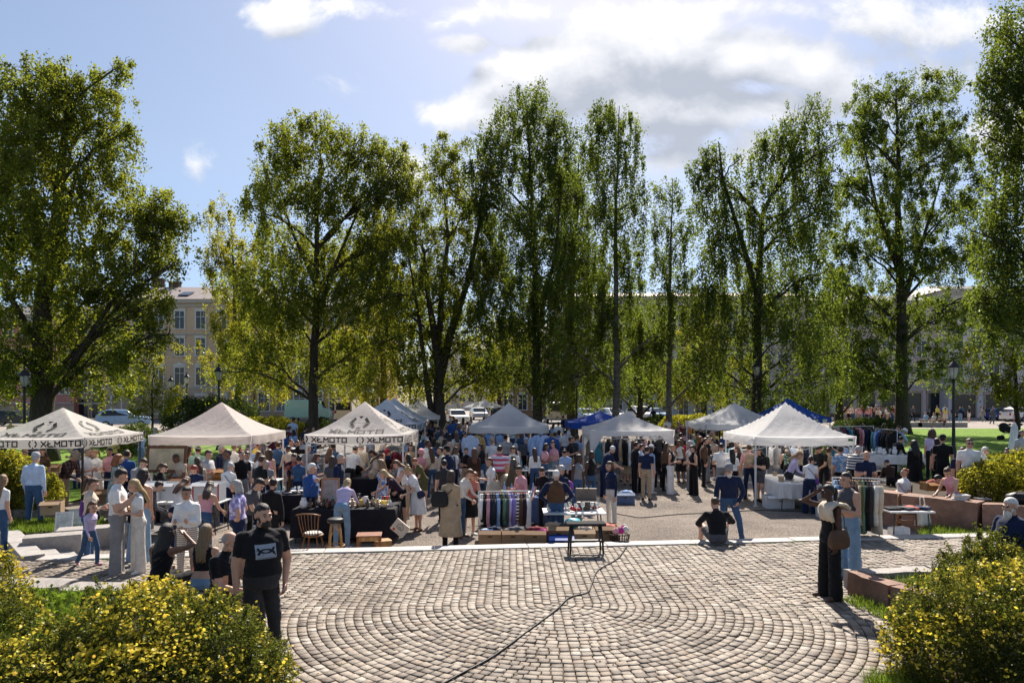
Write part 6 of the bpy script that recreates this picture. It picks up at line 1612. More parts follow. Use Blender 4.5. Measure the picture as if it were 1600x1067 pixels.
# ------------------------------------------------------------------ who stands where
# u | row of head top | height | heading | pose | sex | skin | hair | top:sleeve | bottom | shoes | label | extras
FOLK = '''
5|730|1.70|175|stand|f|f|long:dblond|white:s|j:denim|white|fair-haired woman in white T-shirt and jeans walking past the yellow-leaved bush
56|707|1.80|172|stand2|m|f|short:grey|paleblue:l|j:denim|brown|stout man in pale blue shirt and grey cap facing the leaning pictures|cap=lgrey b=h z=-.16
146|747|1.66|105|hold|f|f|pony:brown|cream:l|j:denim|white|woman in cream jacket with dark crossbody strap behind the little girl|z=-.2
145|783|1.14|70|walk|c|f|child:chestnut|lilac:l|j:denim|pink|little girl in lilac shirt walking up the steps with a purple backpack|z=0
189|733|1.80|110|phone|m|f|short:dark|white:s|w:grey|tan|young man in white T-shirt and grey trousers looking down beside the blonde woman|z=-.05 b=l
209|749|1.60|-45|hold|f|f|long:blond|white:s|w:offwhite|white|blonde woman in white tee and cream trousers with small black crossbody bag|z=0
225|733|1.70|178|stand3|f|t|wavy:dark|black:cx|w:ldenim|white|woman with long dark curls, bare shoulders and wide pale jeans seen from behind|z=-.02
117|706|1.78|85|browse|m|f|short:brown|plaid:l|j:khaki|brown|man in plaid shirt and straw hat bending at the printed canopy's table|brim=tan z=-.2
148|703|1.66|-20|hold|f|f|pony:dblond|white:s|d:white|white|woman in white square-neck dress under the printed canopy|z=-.25
137|699|1.80|95|talk|m|f|short:grey|white:s|j:khaki|brown|grey-haired man in white beside the woman in the white dress|z=-.25
185|711|1.68|120|stand|f|f|curly:ginger|tealfloral:s|d:cream|white|woman with big ginger curls and teal floral blouse|z=-.2
199|691|1.80|175|stand|m|f|short:dark|blue:l|j:navy|black|dark-haired man in bright blue shirt at the corner of the printed canopy|b=l
171|697|1.66|10|hold|f|t|bun:black|pink:s|j:navy|black|person in pink top and dark bun under the printed canopy
187|698|1.72|150|stand|m|f|short:black|dgrey:l|j:black|black|black-haired man in grey behind the ginger curls
39|700|1.66|30|stand|f|f|long:dark|white:s|j:navy|black|dark-haired woman in white top behind the printed canopy's front pole
66|700|1.66|-20|talk|f|f|long:brown|brown:s|j:black|black|brown-haired woman in brown shaded by the printed canopy
6|701|1.76|150|stand|m|f|short:black|black:l|j:black|black|man in black coat standing by the lawn lamp post|D=24
224|716|1.78|70|browse|m|f|short:brown|grey:l|j:navy|black|brown-haired man in grey looking down beside the big framed picture
256|725|1.64|75|browse|f|f|pony:brown|black:l|j:black|black|woman with brown ponytail and black jacket below the big framed picture
248|752|1.60|120|browse|f|f|short:dark|dgrey:l|j:black|black|dark-haired person stooping behind the bare-shouldered woman
303|727|1.66|10|browse|f|f|bob:red|navy:l|j:black|black|woman with dyed red hair and navy jacket
326|703|1.80|75|hold|m|f|short:brown|lgrey:s|j:khaki|brown|sturdy brown-haired man in pale grey tee with folded hands|b=h
360|723|1.64|178|browse|f|f|short:grey|white:l|j:navy|white|grey-haired woman in white sweater with dark crossbody strap
291|745|1.66|165|browse|f|f|long:chestnut|white:s|j:navy|white|woman with long chestnut hair in white top behind the white boxes
328|752|1.62|178|browse|f|f|long:brown|pink:c|j:denim|white|brown-haired woman in pale pink camisole seen from behind
291|760|1.68|5|hold|f|t|short:dark|white:l|j:thinstripe|white|woman in loose white shirt and striped trousers facing the platform|z=-.2 b=l
368|750|1.64|-80|hips|f|f|bob:grey|lilacfloral:s|s:navy|black|older grey-haired woman in lilac floral blouse|z=-.12 b=h
405|748|1.72|80|browse|m|f|tousled:dark|dgrey:s|j:black|black|dark-haired young man in dark grey tee bent over a table
310|697|1.76|175|stand|m|f|short:brown|mint:s|j:khaki|brown|man in pale mint shirt under the beige canopy|b=l
297|696|1.68|150|stand|f|f|long:dark|coralprint:l|j:black|black|woman in red patterned jacket beside the big framed picture
347|696|1.80|100|stand2|m|f|short:grey|navy:l|j:black|black|man in navy jumper standing under the beige canopy
366|694|1.70|178|stand3|f|f|bun:dblond|white:l|j:black|black|woman in white cardigan with big black bag under the beige canopy
389|694|1.78|175|stand|m|f|short:brown|lblue:l|j:navy|black|man in light blue shirt under the corner of the beige canopy|b=l
405|705|1.66|110|talk|f|f|long:chestnut|white:s|d:white|white|chestnut-haired woman in white dress beside the beige canopy's pole
421|702|1.68|175|stand|f|f|wavy:brown|pink:n|j:denim|white|woman with wavy brown hair in pink vest and black shoulder bag
416|720|1.64|20|browse|f|f|bob:grey|grey:s|j:navy|white|grey-haired woman in grey tee near the beige canopy's pole
427|747|1.66|172|stand|f|f|short:black|black:l|j:black|black|black-haired person in black jacket standing at the black-clothed table|b=l
459|708|1.74|15|browse|m|f|buzz:brown|coralprint:s|j:brown|brown|person in coral tee with black print facing the platform
455|686|1.80|60|talk|m|f|buzz:brown|white:s|j:khaki|brown|fair man in white tee beside the bearded man
465|688|1.78|20|stand|m|f|short:dark|black:s|j:black|black|bearded man in black tee beneath the beige canopy's corner|beard=dark
481|695|1.76|165|stand|m|f|short:grey|grey:s|j:khaki|brown|man in grey polo and pale cap with his back turned|cap=lgrey b=h
488|724|1.74|80|chin|m|f|tousled:white|blue:l|j:navy|black|white-haired man in royal blue anorak with a hand at his chin|b=h
516|700|1.68|150|stand|f|f|long:chestnut|white:n|j:ldenim|white|long-haired woman in white vest beneath the printed ivory canopy
519|712|1.66|178|stand|f|f|long:brown|dgrey:s|j:denim|black|woman whose long straight hair hangs to her waist, next to the navy blazer
533|709|1.80|85|stand|m|f|short:grey|navy:l|j:denim|brown|grey-haired man in navy blazer looking along the table|b=l
555|697|1.78|160|browse|m|f|short:black|white:l|j:black|black|black-haired man in white shirt under the ivory canopy
564|693|1.80|175|browse|m|f|short:grey|cream:l|j:black|black|man in cream jacket and white cap under the ivory canopy|cap=white b=h
581|703|1.66|-40|browse|f|t|wavy:dark|cream:l|j:denim|white|dark-haired woman in cream top under the ivory canopy
543|748|1.68|178|reach|f|f|long:blond|lilac:l|j:ldenim|white|blonde woman in pale lilac blouse and light jeans between the two wooden seats
607|702|1.76|-70|bend|m|f|short:brown|maroon:l|j:black|black|man in maroon shirt and red cap bending to the counter|cap=red
594|719|1.64|-100|stand|f|f|curly:dblond|floral:s|d:floral|white|older curly-haired woman in blue and white floral dress
599|734|1.70|-85|reach|f|f|long:blond|plum:s|s:black|white|blonde woman in dark plum shirt reaching across the table of crockery|z=-.30
637|729|1.66|-60|browse|f|f|bun:blond|white:s|d:white|brown|woman in short white dress with blonde hair pinned up
619|719|1.66|-70|browse|f|f|long:chestnut|white:n|j:khaki|white|chestnut-haired woman in white vest behind the plum shirt
648|716|1.58|-60|browse|f|f|short:ginger|olive:s|s:olive|brown|ginger-haired person in olive tee behind the white dress
642|694|1.66|10|hold|f|f|long:brown|tan:l|j:brown|brown|brown-haired woman in tan top at the ivory canopy's pole
658|702|1.64|20|hold|f|f|long:brown|pink:s|j:brown|white|person in pink sun hat|bucket=pink
673|699|1.68|-150|stand2|f|f|long:brown|cream:l|j:denim|white|long-haired woman in cream jumper and blue jeans with crossbody strap
698|697|1.80|-130|stand|m|f|short:dark|navy:l|j:navy|black|man in navy jacket and black cap facing the aisle|cap=black b=l
694|718|1.62|-165|stand|m|f|short:dark|charcoal:s|j:black|black|short-haired youth in charcoal tee before the navy jacket
705|735|1.72|172|stand|f|f|bob:brown|khaki:l|t:khaki/black|black|woman in beige trench coat with black crescent bag at the kerb|z=-.30
734|733|1.68|60|browse|f|f|short:chestnut|offwhite:l|j:denim|brown|short chestnut-haired woman in off-white jumper and jeans at the clothes rail
741|746|1.60|30|browse|f|f|long:ginger|coral:n|k:black|white|young woman in coral top half hidden by the off-white jumper|D=16.3
741|700|1.70|178|stand|f|f|long:chestnut|dbrown:l|j:brown|brown|long-haired woman in dark brown jacket facing the far stalls
764|715|1.68|-70|talk|f|f|long:brown|white:s|k:cream|white|brown-haired woman in white tee with cream tote behind the clothes rail
769|684|1.78|0|stand|m|f|short:brown|white:s|j:khaki|brown|man in white tee and sunglasses facing the camera|shades cap=khaki
781|696|1.80|178|stand3|m|f|short:dark|pinkstripe:s|s:brown|white|man in pink and white striped tee and brown shorts|b=l
703|690|1.76|150|stand|m|f|bald:grey|tan:s|j:khaki|brown|balding man in tan shirt behind the black cap
703|678|1.68|170|stand|f|f|wavy:dark|white:s|j:navy|white|woman with dark wavy hair and white tee deep in the middle aisle
802|698|1.66|-20|hold|f|f|wavy:brown|white:s|j:navy|white|brown-haired woman in white behind the bronze horse
811|728|1.64|-50|hold|f|t|short:dark|pink:l|j:cream|white|woman in pale pink blouse bending beside the bronze horse
822|684|1.78|175|browse|m|f|short:grey|dgrey:l|j:black|black|man in dark grey coat and white cap at the plain white canopy|cap=white b=h
790|679|1.78|178|stand|m|f|short:dark|lgrey:s|j:navy|black|man in pale grey tee standing under the plain white canopy|b=h
847|730|1.66|-20|browse|f|f|short:dark|black:s|j:black|black|dark-haired woman in black polo beside the waistcoat man
869|734|1.66|176|hips|m|f|short:white|navy:l|j:denim|brown|white-haired man in brown waistcoat over navy shirt sorting his stall|b=h
877|727|1.74|150|browse|m|f|short:grey|navy:s|j:navy|black|silver-haired man stooping behind the brown waistcoat
868|675|1.80|130|stand|m|f|short:brown|teal:s|s:white|white|man in teal tee and white shorts by the plain canopy's pole
883|671|1.78|178|stand|m|f|short:black|white:s|j:navy|white|man in white tee seen from behind near the teal tee
893|682|1.76|100|stand|m|f|short:brown|white:l|j:navy|white|brown-haired man in white shirt beside the backpack
902|679|1.80|150|stand|m|f|short:brown|lblue:s|j:navy|black|man in light blue shirt carrying a dark backpack
905|710|1.68|35|stand2|f|d|long:dark|grey:n|j:denim|black|dark-skinned woman in grey vest and jeans
925|705|1.70|40|stand3|f|d|pony:black|black:n|j:denim|black|dark-skinned woman in black sleeveless top and jeans
957|697|1.74|110|browse|m|f|short:white|navy:s|j:navy|black|white-haired person in navy under the gazebo's edge
952|721|1.68|-60|stand|f|f|bob:brown|navy:l|j:offwhite|white|woman in navy blouse and white trousers at the glassware table
1003|694|1.66|80|phone|f|f|pony:brown|paleblue:l|w:black|white|ponytailed woman in pale blue shirt and wide black trousers
1018|695|1.66|120|stand|f|f|long:brown|lblue:l|j:offwhite|white|woman in light blue top and tight white trousers|cap=white
1011|697|1.70|150|stand|m|f|short:dark|navy:s|j:khaki|black|young man in navy tee between the blue tops
1030|687|1.74|178|stand3|f|f|long:dark|black:l|w:black|black|tall woman all in black with very long dark hair
1042|692|1.70|120|stand|f|f|long:brown|brown:l|j:black|black|woman in rust-brown jacket beside the all-black woman
1051|695|1.68|60|hold|f|f|pony:blond|black:n|w:white|white|blonde ponytailed woman in black top and wide white trousers
1081|696|1.68|-70|hold|f|f|pony:dark|black:n|w:black|black|dark-ponytailed woman in black vest and black trousers standing apart
1064|684|1.68|172|stand|f|f|long:chestnut|red:s|j:denim|white|long-haired woman in red top with cream tote
1084|679|1.66|80|hold|f|f|bun:blond|white:s|j:denim|white|blonde woman with hair tied up and white tee in the queue
1103|684|1.78|80|stand|m|f|buzz:brown|brown:l|j:black|black|shaven-headed man in brown jacket|b=l
1114|675|1.74|178|stand|f|f|long:blond|navy:l|j:navy|white|tall blonde in navy jacket with green carrier bag|b=l
1095|682|1.66|90|stand|f|f|wavy:ginger|black:s|j:black|black|red-haired person among the queue
1090|676|1.66|60|stand|f|f|short:dark|green:s|j:black|black|person in green top among the queue
1127|693|1.78|172|phone|m|f|short:dark|white:s|j:grey|white|young man in white tee and grey trousers near the knit cap
1139|725|1.80|-14|leanstand|m|f|none:grey|navy:l|j:denim|brown|white-bearded man in grey knit cap and navy jacket standing on the kerb|beanie=grey longbeard=white z=-.29 b=l vx
1117|777|1.80|178|kerb|m|f|buzz:brown|black:l|s:dgrey|black|man in black hooded jacket sitting on the kerb|vx z=-.30 b=l
1060|669|1.70|20|stand|f|f|long:brown|tan:s|j:denim|white|brown-haired person in tan at the top of the queue
1063|661|1.76|-20|stand|m|f|short:dark|maroon:s|j:black|black|dark-haired man in maroon far up the queue
1073|665|1.68|30|stand|f|f|long:chestnut|brown:l|j:denim|white|chestnut-haired woman in brown far up the queue
1079|660|1.70|60|stand|f|f|long:ginger|orange:s|j:denim|white|woman in orange top far up the queue
1064|676|1.76|140|stand|m|f|short:dark|charcoal:s|j:black|black|man in charcoal tee behind the red top
951|685|1.66|160|stand|f|f|long:brown|tan:n|j:brown|black|long-haired woman in tan vest under the gazebo
975|686|1.66|178|stand|f|f|long:brown|grey:s|d:grey|black|woman in grey dress under the gazebo
982|688|1.68|150|stand|f|f|bob:dblond|khaki:s|d:khaki|black|woman in khaki dress under the gazebo
995|690|1.74|100|stand|m|f|short:dark|black:l|j:black|black|man in black coat under the gazebo
1143|689|1.68|150|stand|f|f|bob:dark|turquoise:s|j:denim|white|dark-haired person in turquoise tee at the tagged canopy's pole
1144|701|1.66|172|stand|f|f|long:black|white:s|j:black|white|black-haired woman in white tee beside the backpack man
1170|694|1.76|165|stand2|m|f|buzz:brown|pink:s|j:navy|black|man in dusty pink tee carrying a beige backpack
1185|700|1.70|-75|hold|f|f|long:dark|black:s|s:dgrey|black|long-haired woman in black tee and grey knee-length shorts|b=l
1228|697|1.68|176|browse|f|f|long:brown|greenprint:n|j:black|black|bare-shouldered woman in dark green print under the tagged canopy
1249|706|1.72|75|browse|f|f|long:dblond|lilac:l|w:dgrey|white|woman in lilac-white blouse and wide grey trousers leaning over the white table
1267|713|1.66|150|browse|f|f|pony:dark|white:s|w:navy|white|dark-ponytailed woman in white tee and navy trousers beside the white table
1278|697|1.76|-60|browse|m|t|short:black|black:s|j:black|black|man in black tee behind the white table
1294|699|1.66|172|hairup|f|f|bun:brown|tan:s|w:dgrey|white|woman in tan tee tying up her hair
1313|697|1.80|178|stand|m|f|short:brown|blueprint:s|j:black|black|man in blue patterned shirt at the canopy's edge|b=h
1354|705|1.76|-5|hold|m|f|bald:dblond|navy:s|j:navy|black|pale bald man in navy shirt with hands together|z=-.25 b=l
1386|718|1.30|178|browse|m|f|short:brown|dbrown:l|j:black|black|child in dark brown jacket and blue cap among the tables|cap=denim z=-.1
1341|697|1.78|120|browse|m|f|short:grey|stripe:l|j:black|black|person in black and white striped jumper|z=-.1
1413|732|1.68|-75|sitlean|f|f|bun:ginger|white:s|j:charcoal|black|seated ginger-haired woman in white tee with crossbody strap|z=-.2
1428|688|1.72|172|stand|f|f|wavy:black|black:l|t:black/black|black|black-haired woman in long black coat with crossbody bag|z=-.05
1408|682|1.70|100|browse|m|f|short:black|black:l|j:black|black|black-haired man in black crouching over a table|z=-.05
1404|665|1.78|-100|stand|m|f|short:brown|lblue:l|j:khaki|brown|man in light blue shirt beside the oak trunk|z=.05
1413|670|1.70|100|browse|m|f|short:grey|paleblue:s|j:khaki|brown|person in white hat and pale blue shirt by the oak trunk|bucket=white z=.05
1456|671|1.68|150|stand|f|f|curly:brown|lilac:s|j:black|black|curly brown-haired woman in lilac top on the lawn path
1473|671|1.78|150|stand|m|f|short:dark|black:s|j:black|black|man in black tee and cap walking by the lawn lamp|cap=black
1464|676|1.70|170|stand|f|f|bob:black|black:s|j:black|black|black-haired person in black between the lilac top and the cap
1504|676|1.80|-10|stand|m|f|short:brown|navy:s|j:navy|black|man in navy tee standing beside the lantern lamp
1515|685|1.78|-20|stand|m|f|short:brown|white:s|j:navy|white|young man in white tee and sunglasses behind the rounded bush|shades z=.15
1480|696|1.66|-60|browse|f|f|pony:brown|pink:n|j:plum|white|woman in pale pink vest beside the rounded bush
1466|709|1.70|-80|bend|f|f|long:black|black:l|j:denim|black|person in black jacket and jeans bending low over boxes
1574|691|1.66|-40|sit|f|f|long:dark|dgrey:s|j:black|black|dark-haired woman whose head shows above the rounded bush|D=20
1540|698|1.60|30|sit|f|f|bob:white|white:s|j:navy|white|white-haired person behind the rounded bush|D=21
1597|700|1.66|0|stand|f|f|long:dark|lgrey:s|j:navy|white|person in pale grey beside the closed parasol|D=23
1578|778|1.78|-70|sit|m|f|tousled:white|navy:l|j:navy|black|seated white-haired man with long white beard and navy jacket|longbeard=white vx z=.10 b=h
1293|757|1.70|-78|shade|f|d|pony:black|black:n|w:black|brown|dark-skinned woman in black jumpsuit shading her eyes, cream jacket over her shoulder|vx z=0
1321|738|1.76|-62|cross|f|f|bun:dark|dgrey:nx|w:ldenim|white|bare-armed woman in dark crop top and light jeans beside the shading woman|vx z=0
411|787|1.80|35|onepocket|m|f|short:dark|black:s|j:charcoal|black|bearded heavyset man in black T-shirt with a white chest emblem|beard=dark vx z=0 b=h
360|860|1.74|75|sit|m|f|bald:grey|black:s|j:charcoal|black|seated old man with cropped white hair and black tee beside the bush|vx z=-.08 b=h D=8.75
262|807|1.70|165|sitshade|f|b|wavy:dark|black:n|j:black|black|seated woman with long dark curls raising an arm to her forehead|vx D=9.45 z=-.05
323|808|1.70|176|sit|f|f|long:dblond|black:nx|j:ldenim|white|seated woman with long ash-blonde hair, black top and light jeans|vx D=9.4 z=-.05
1427|638|1.78|0|walk|m|f|short:dark|dgrey:l|j:black|black|person in dark coat walking on the far pavement|D=76
1446|641|1.75|-80|sit|m|f|short:brown|lblue:l|j:khaki|brown|man in light blue seated on the far stone bench|D=62.5
1459|644|1.70|-60|sit|f|f|long:brown|offwhite:s|j:khaki|white|woman in off-white seated on the far stone bench|D=62.5
1470|645|1.70|40|sit|f|f|bob:dark|tan:s|j:brown|white|person in tan seated on the far stone bench|D=62.5
1477|636|1.70|160|stand|f|f|long:dblond|yellow:s|k:cream|white|woman in pale yellow top near the far bench|D=73
1476|629|1.82|170|stand|m|f|short:dark|paleblue:s|j:denim|white|tall man in pale blue tee on the far pavement|D=79
1489|634|1.78|90|walk|m|f|short:brown|navy:s|j:ldenim|white|man in navy tee and light jeans behind the lantern lamp|D=74
1500|637|1.72|-60|stand|f|f|long:dark|navy:l|j:ldenim|white|woman in navy cardigan on the far pavement|D=74
1515|635|1.74|30|stand|m|f|short:dark|black:s|s:white|white|person in black tee and white shorts on the far pavement|D=75
1535|638|1.70|-90|walk|f|f|bob:brown|grey:s|j:grey|white|person in grey walking past the mauve house|D=76
1552|640|1.78|90|walk|m|f|short:dark|dgrey:l|j:dgrey|black|dark-clothed man striding past the parked blue car|D=70
1362|644|1.70|60|stand|f|f|long:blond|coral:s|j:denim|white|woman in coral top crossing before the cafe|D=72
1385|640|1.76|-70|walk|m|f|short:brown|white:s|s:khaki|white|man in white tee and khaki shorts beside the oak trunk|D=70
1340|642|1.74|100|stand|m|f|short:dark|pink:s|j:khaki|white|man in pink tee before the cafe|D=72
16|662|1.70|20|browse|f|f|bob:brown|khaki:l|j:black|black|person in khaki jacket stooping beyond the lawn by the dark car|D=42
224|673|1.68|150|stand|f|f|long:black|paleblue:l|j:ldenim|white|black-haired woman in pale blue near the clipped hedge
243|668|1.72|160|stand|m|f|short:grey|lblue:l|j:khaki|brown|grey-haired person in light blue near the clipped hedge
430|666|1.72|20|stand|f|f|long:brown|brown:s|j:denim|white|brown-haired person by the light-green shrub
451|661|1.76|170|stand|m|f|short:brown|maroon:s|j:navy|black|man in maroon tee before the light-green shrub
459|668|1.70|178|stand|f|f|long:dark|lblue:s|j:denim|white|dark-haired person in light blue before the light-green shrub
447|675|1.70|178|stand|m|f|short:dark|blue:s|j:denim|white|person in mid blue behind the bearded man
477|667|1.72|150|stand|m|f|short:dark|navy:s|j:black|black|man in navy before the small round shrub
490|667|1.62|20|stand|f|f|long:blond|paleblue:s|j:ldenim|white|fair-haired girl in pale blue by the ivory canopy's roof
435|690|1.76|178|stand|m|f|short:brown|denim:l|j:navy|black|man in denim shirt beside the beige canopy's pole
472|684|1.72|-30|stand|f|f|bob:dark|lgrey:s|j:denim|white|dark-haired person in pale grey behind the white tee
'''
for ln in FOLK.strip().split('\n'):
    q = ln.split('|'); kw = {}; ex = []
    for e in (q[12].split() if len(q) > 12 else []):
        if e.startswith('z='): kw['z'] = float(e[2:])
        elif e.startswith('D='): kw['D'] = float(e[2:])
        elif e == 'vx': kw['voxel'] = .0115
        elif e.startswith('b='): kw['build'] = e[2:]
        else: ex.append(e)
    person(float(q[0]), float(q[1]), float(q[2]), float(q[3]), q[4], q[5], q[6], q[7], q[8], q[9], q[10], q[11], ex=' '.join(ex), **kw)
def who(s):
    for t in PEOPLE:
        if s in t[0]['label']: return t
    raise KeyError(s)
for nm, w_, side, zr, col, lab, kw in [
  ('shoulder_bag', 'small black crossbody', -1, .02, 'black', 'small black crossbody bag on the blonde woman in cream trousers', dict(w=.22, h=.18)),
  ('shoulder_bag', 'bare shoulders', 1, .05, 'black', 'small black bag at the hip of the bare-shouldered woman', dict(w=.16, h=.2, strap='shoulder')),
  ('shoulder_bag', 'trench coat', 1, .16, 'black', 'black crescent shoulder bag on the beige trench coat', dict(w=.36, h=.34, dp=.10, back=.13)),
  ('shoulder_bag', 'shading her eyes', 1, -.02, 'brown', 'brown leather bag hanging from the shading woman', dict(w=.32, h=.28, dp=.11, strap='shoulder')),
  ('tote_bag', 'red top with cream', 1, -.05, 'offwhite', 'cream tote bag on the woman in the red top', dict(w=.34, h=.36, strap='shoulder')),
  ('carrier_bag', 'green carrier', 1, 0, 'green', 'bright green carrier bag held by the tall blonde', dict(w=.34, h=.38, strap='hand')),
  ('shoulder_bag', 'dark crossbody strap behind', 1, .0, 'black', 'dark crossbody bag of the woman in the cream jacket', dict()),
  ('shoulder_bag', 'white sweater with dark', -1, .0, 'navy', 'navy crossbody bag on the white sweater', dict()),
  ('shoulder_bag', 'wavy brown hair in pink', 1, .05, 'black', 'black shoulder bag on the woman in the pink vest', dict(strap='shoulder', w=.3)),
  ('shoulder_bag', 'cream jumper and blue jeans', 1, .0, 'brown', 'brown crossbody bag on the cream jumper', dict(w=.2, h=.16)),
  ('shoulder_bag', 'big black bag under', 1, -.05, 'black', 'big black shopping bag on the white cardigan', dict(w=.42, h=.38, strap='shoulder')),
  ('tote_bag', 'cream tote behind', 1, -.05, 'cream', 'cream cloth tote on the woman behind the clothes rail', dict(w=.36, h=.38, strap='shoulder')),
  ('shoulder_bag', 'wide grey trousers leaning', -1, .0, 'black', 'black belt bag of the woman leaning over the white table', dict(w=.26, h=.16)),
  ('shoulder_bag', 'white tee and navy trousers', -1, .0, 'purple', 'purple-strapped bag of the dark-ponytailed woman in white', dict(w=.2, h=.16)),
  ('shoulder_bag', 'long black coat', -1, .0, 'charcoal', 'charcoal crossbody bag on the long black coat', dict()),
  ('shoulder_bag', 'seated ginger', 1, .05, 'maroon', 'maroon pouch on the seated ginger-haired woman', dict(w=.2, h=.14)),
  ('shoulder_bag', 'short white dress with', 1, .0, 'navy', 'navy crossbody bag on the short white dress', dict(w=.2, h=.18)),
  ('backpack', 'dark backpack', 1, 0, 'charcoal', 'dark backpack on the man in the light blue shirt', dict(kind='backpack')),
  ('backpack', 'beige backpack', 1, 0, 'khaki', 'beige backpack on the man in dusty pink', dict(kind='backpack')),
  ('backpack', 'little girl', 1, .12, 'purple', 'purple backpack worn by the little girl', dict(strap='shoulder', back=.17, w=.24, h=.32)),
  ('backpack', 'long-haired woman in black tee', 1, 0, 'black', 'black backpack on the woman in grey knee-length shorts', dict(kind='backpack'))]:
    local_bag(nm, *who(w_), side, zr, col, lab, **kw)

# the emblem on the heavyset man's shirt, and what hangs on the two standing women
def chest_patch(o, b, name, w, h, zc, fn_list, lift=.004, xo=0.0, back=False):
    bv = BVHTree.FromPolygons([v.co for v in b['me'].vertices], [tuple(p.vertices) for p in b['me'].polygons])
    mb = MB()
    for mi, (vv, ff, up) in enumerate(fn_list):
        out = []
        for p in vv:
            s = V3((p[0] + xo, 0, 0)); org = b['pel'] + b['ax'] * (zc + p[1]) + b['sd'] * s.x
            d = b['fw'] * (-1 if not back else 1)
            hit = bv.ray_cast(org - d * .8, d)
            q = hit[0] if hit[0] is not None else org
            out.append(q - d * (lift + up))
        mb.add(out, ff, mi)
    return mb
def grid_shape(x0, x1, y0, y1, n=8, m=6):
    return [(x0 + (x1 - x0) * i / n, y0 + (y1 - y0) * j / m) for j in range(m + 1) for i in range(n + 1)], [(j * (n + 1) + i, j * (n + 1) + i + 1, (j + 1) * (n + 1) + i + 1, (j + 1) * (n + 1) + i) for j in range(m) for i in range(n)]
def arc_shape(cx, cy, rx, ry, a0, a1, t0, t1, n=14):
    vs_ = []
    for i in range(n + 1):
        a = R(a0 + (a1 - a0) * i / n); t = t0 + (t1 - t0) * abs(i / n - .5) * 2
        vs_ += [(cx + (rx - t) * cos(a), cy + (ry - t) * sin(a)), (cx + (rx + t) * cos(a), cy + (ry + t) * sin(a))]
    return vs_, [(2 * i, 2 * i + 1, 2 * i + 3, 2 * i + 2) for i in range(n)]
o_, b_, k_ = who('chest emblem')
gs = grid_shape(-.105, .105, -.07, .07)
up_ = arc_shape(0, .040, .080, .052, 184, 356, .006, .013); dn_ = arc_shape(0, -.030, .080, .052, 4, 176, .006, .013)
bar = grid_shape(-.085, .085, -.062, -.058, 8, 1)
mb = chest_patch(o_, b_, 'emblem', .2, .14, .30, [(gs[0], gs[1], 0), (up_[0], up_[1], .003), (dn_[0], dn_[1], .0045), (bar[0], bar[1], .003)])
mb.m = [0 if m == 0 else 1 for m in mb.m]
eo = mb.build('emblem', [surf('emblem_pale', (.30,.34,.40), rough=.8, var=.12, scale=14), surf('emblem_dark', (.012,.014,.018), rough=.8)], parent=o_)
# cream jacket over the shoulder
o_, b_, k_ = who('shading her eyes')
sh = b_['sh'] + b_['sd'] * .10; q = MB(); rows, n = 12, 9; vs_ = []; fs = []
for i in range(rows + 1):
    t = i / rows; a = (t - .42) * PI * 1.15
    for k in range(n + 1):
        w = (k / n - .5) * .30
        yy = -sin(a) * .165; zz = .095 * cos(a) if abs(a) < PI / 2 else -(abs(a) - PI / 2) * .33 + .0
        zz += .010 * sin(k * 2.2 + i)
        vs_.append(sh + b_['sd'] * (w + .012 * sin(i * 1.7)) + b_['fw'] * (-yy * (1.0 + .06 * sin(k * 1.9))) + b_['ax'] * (zz + .005))
for i in range(rows):
    for k in range(n): fs.append((i * (n + 1) + k, i * (n + 1) + k + 1, (i + 1) * (n + 1) + k + 1, (i + 1) * (n + 1) + k))
q.add(vs_, fs, 0, True)
jk = q.build('jacket', cloth('cream'), loc=o_.location, rz=o_.rotation_euler.z); jk.scale = o_.scale
sm = jk.modifiers.new('thickness', 'SOLIDIFY'); sm.thickness = .03; sm.offset = 1
tag(jk, 'cream jacket draped over the shading woman\'s shoulder', 'jacket')
# vest of the stall keeper as his clothing
o_, b_, k_ = who('brown waistcoat over navy')
vm = b_['me'].copy(); bm = bmesh.new(); bm.from_mesh(vm); bm.normal_update()
bmesh.ops.delete(bm, geom=[f for f in bm.faces if f.material_index not in (1, 11, 12)], context='FACES')
bm.normal_update()
for v in bm.verts: v.co += v.normal * .014
bm.to_mesh(vm); bm.free(); vo = bpy.data.objects.new('waistcoat', vm); COL.objects.link(vo); vo.parent = o_
for i in range(len(vo.material_slots)): setmat(vo, i, cloth('brown'))

# --- the dense middle of the market, the cafe terrace and other far groups
HC = [('short:dark', 'short dark hair'), ('long:brown', 'long brown hair'), ('short:brown', 'short brown hair'), ('long:blond', 'long blond hair'), ('bun:dark', 'a dark bun'), ('short:grey', 'grey hair'), ('pony:dblond', 'a fair ponytail'), ('bob:dark', 'a dark bob'), ('wavy:chestnut', 'wavy chestnut hair'), ('buzz:dark', 'shaved dark hair'), ('long:dark', 'long dark hair'), ('bob:grey', 'a grey bob')]
TC = [('white', 'white'), ('navy', 'navy'), ('black', 'black'), ('lblue', 'light blue'), ('grey', 'grey'), ('blue', 'blue'), ('cream', 'cream'), ('olive', 'olive'), ('pink', 'pink'), ('denim', 'denim-blue'), ('maroon', 'maroon'), ('paleblue', 'pale blue'), ('dgrey', 'dark grey'), ('tan', 'tan'), ('teal', 'teal'), ('yellow', 'yellow')]
combos = [(h, t) for h in HC for t in TC]
rc = random.Random(42); rc.shuffle(combos)
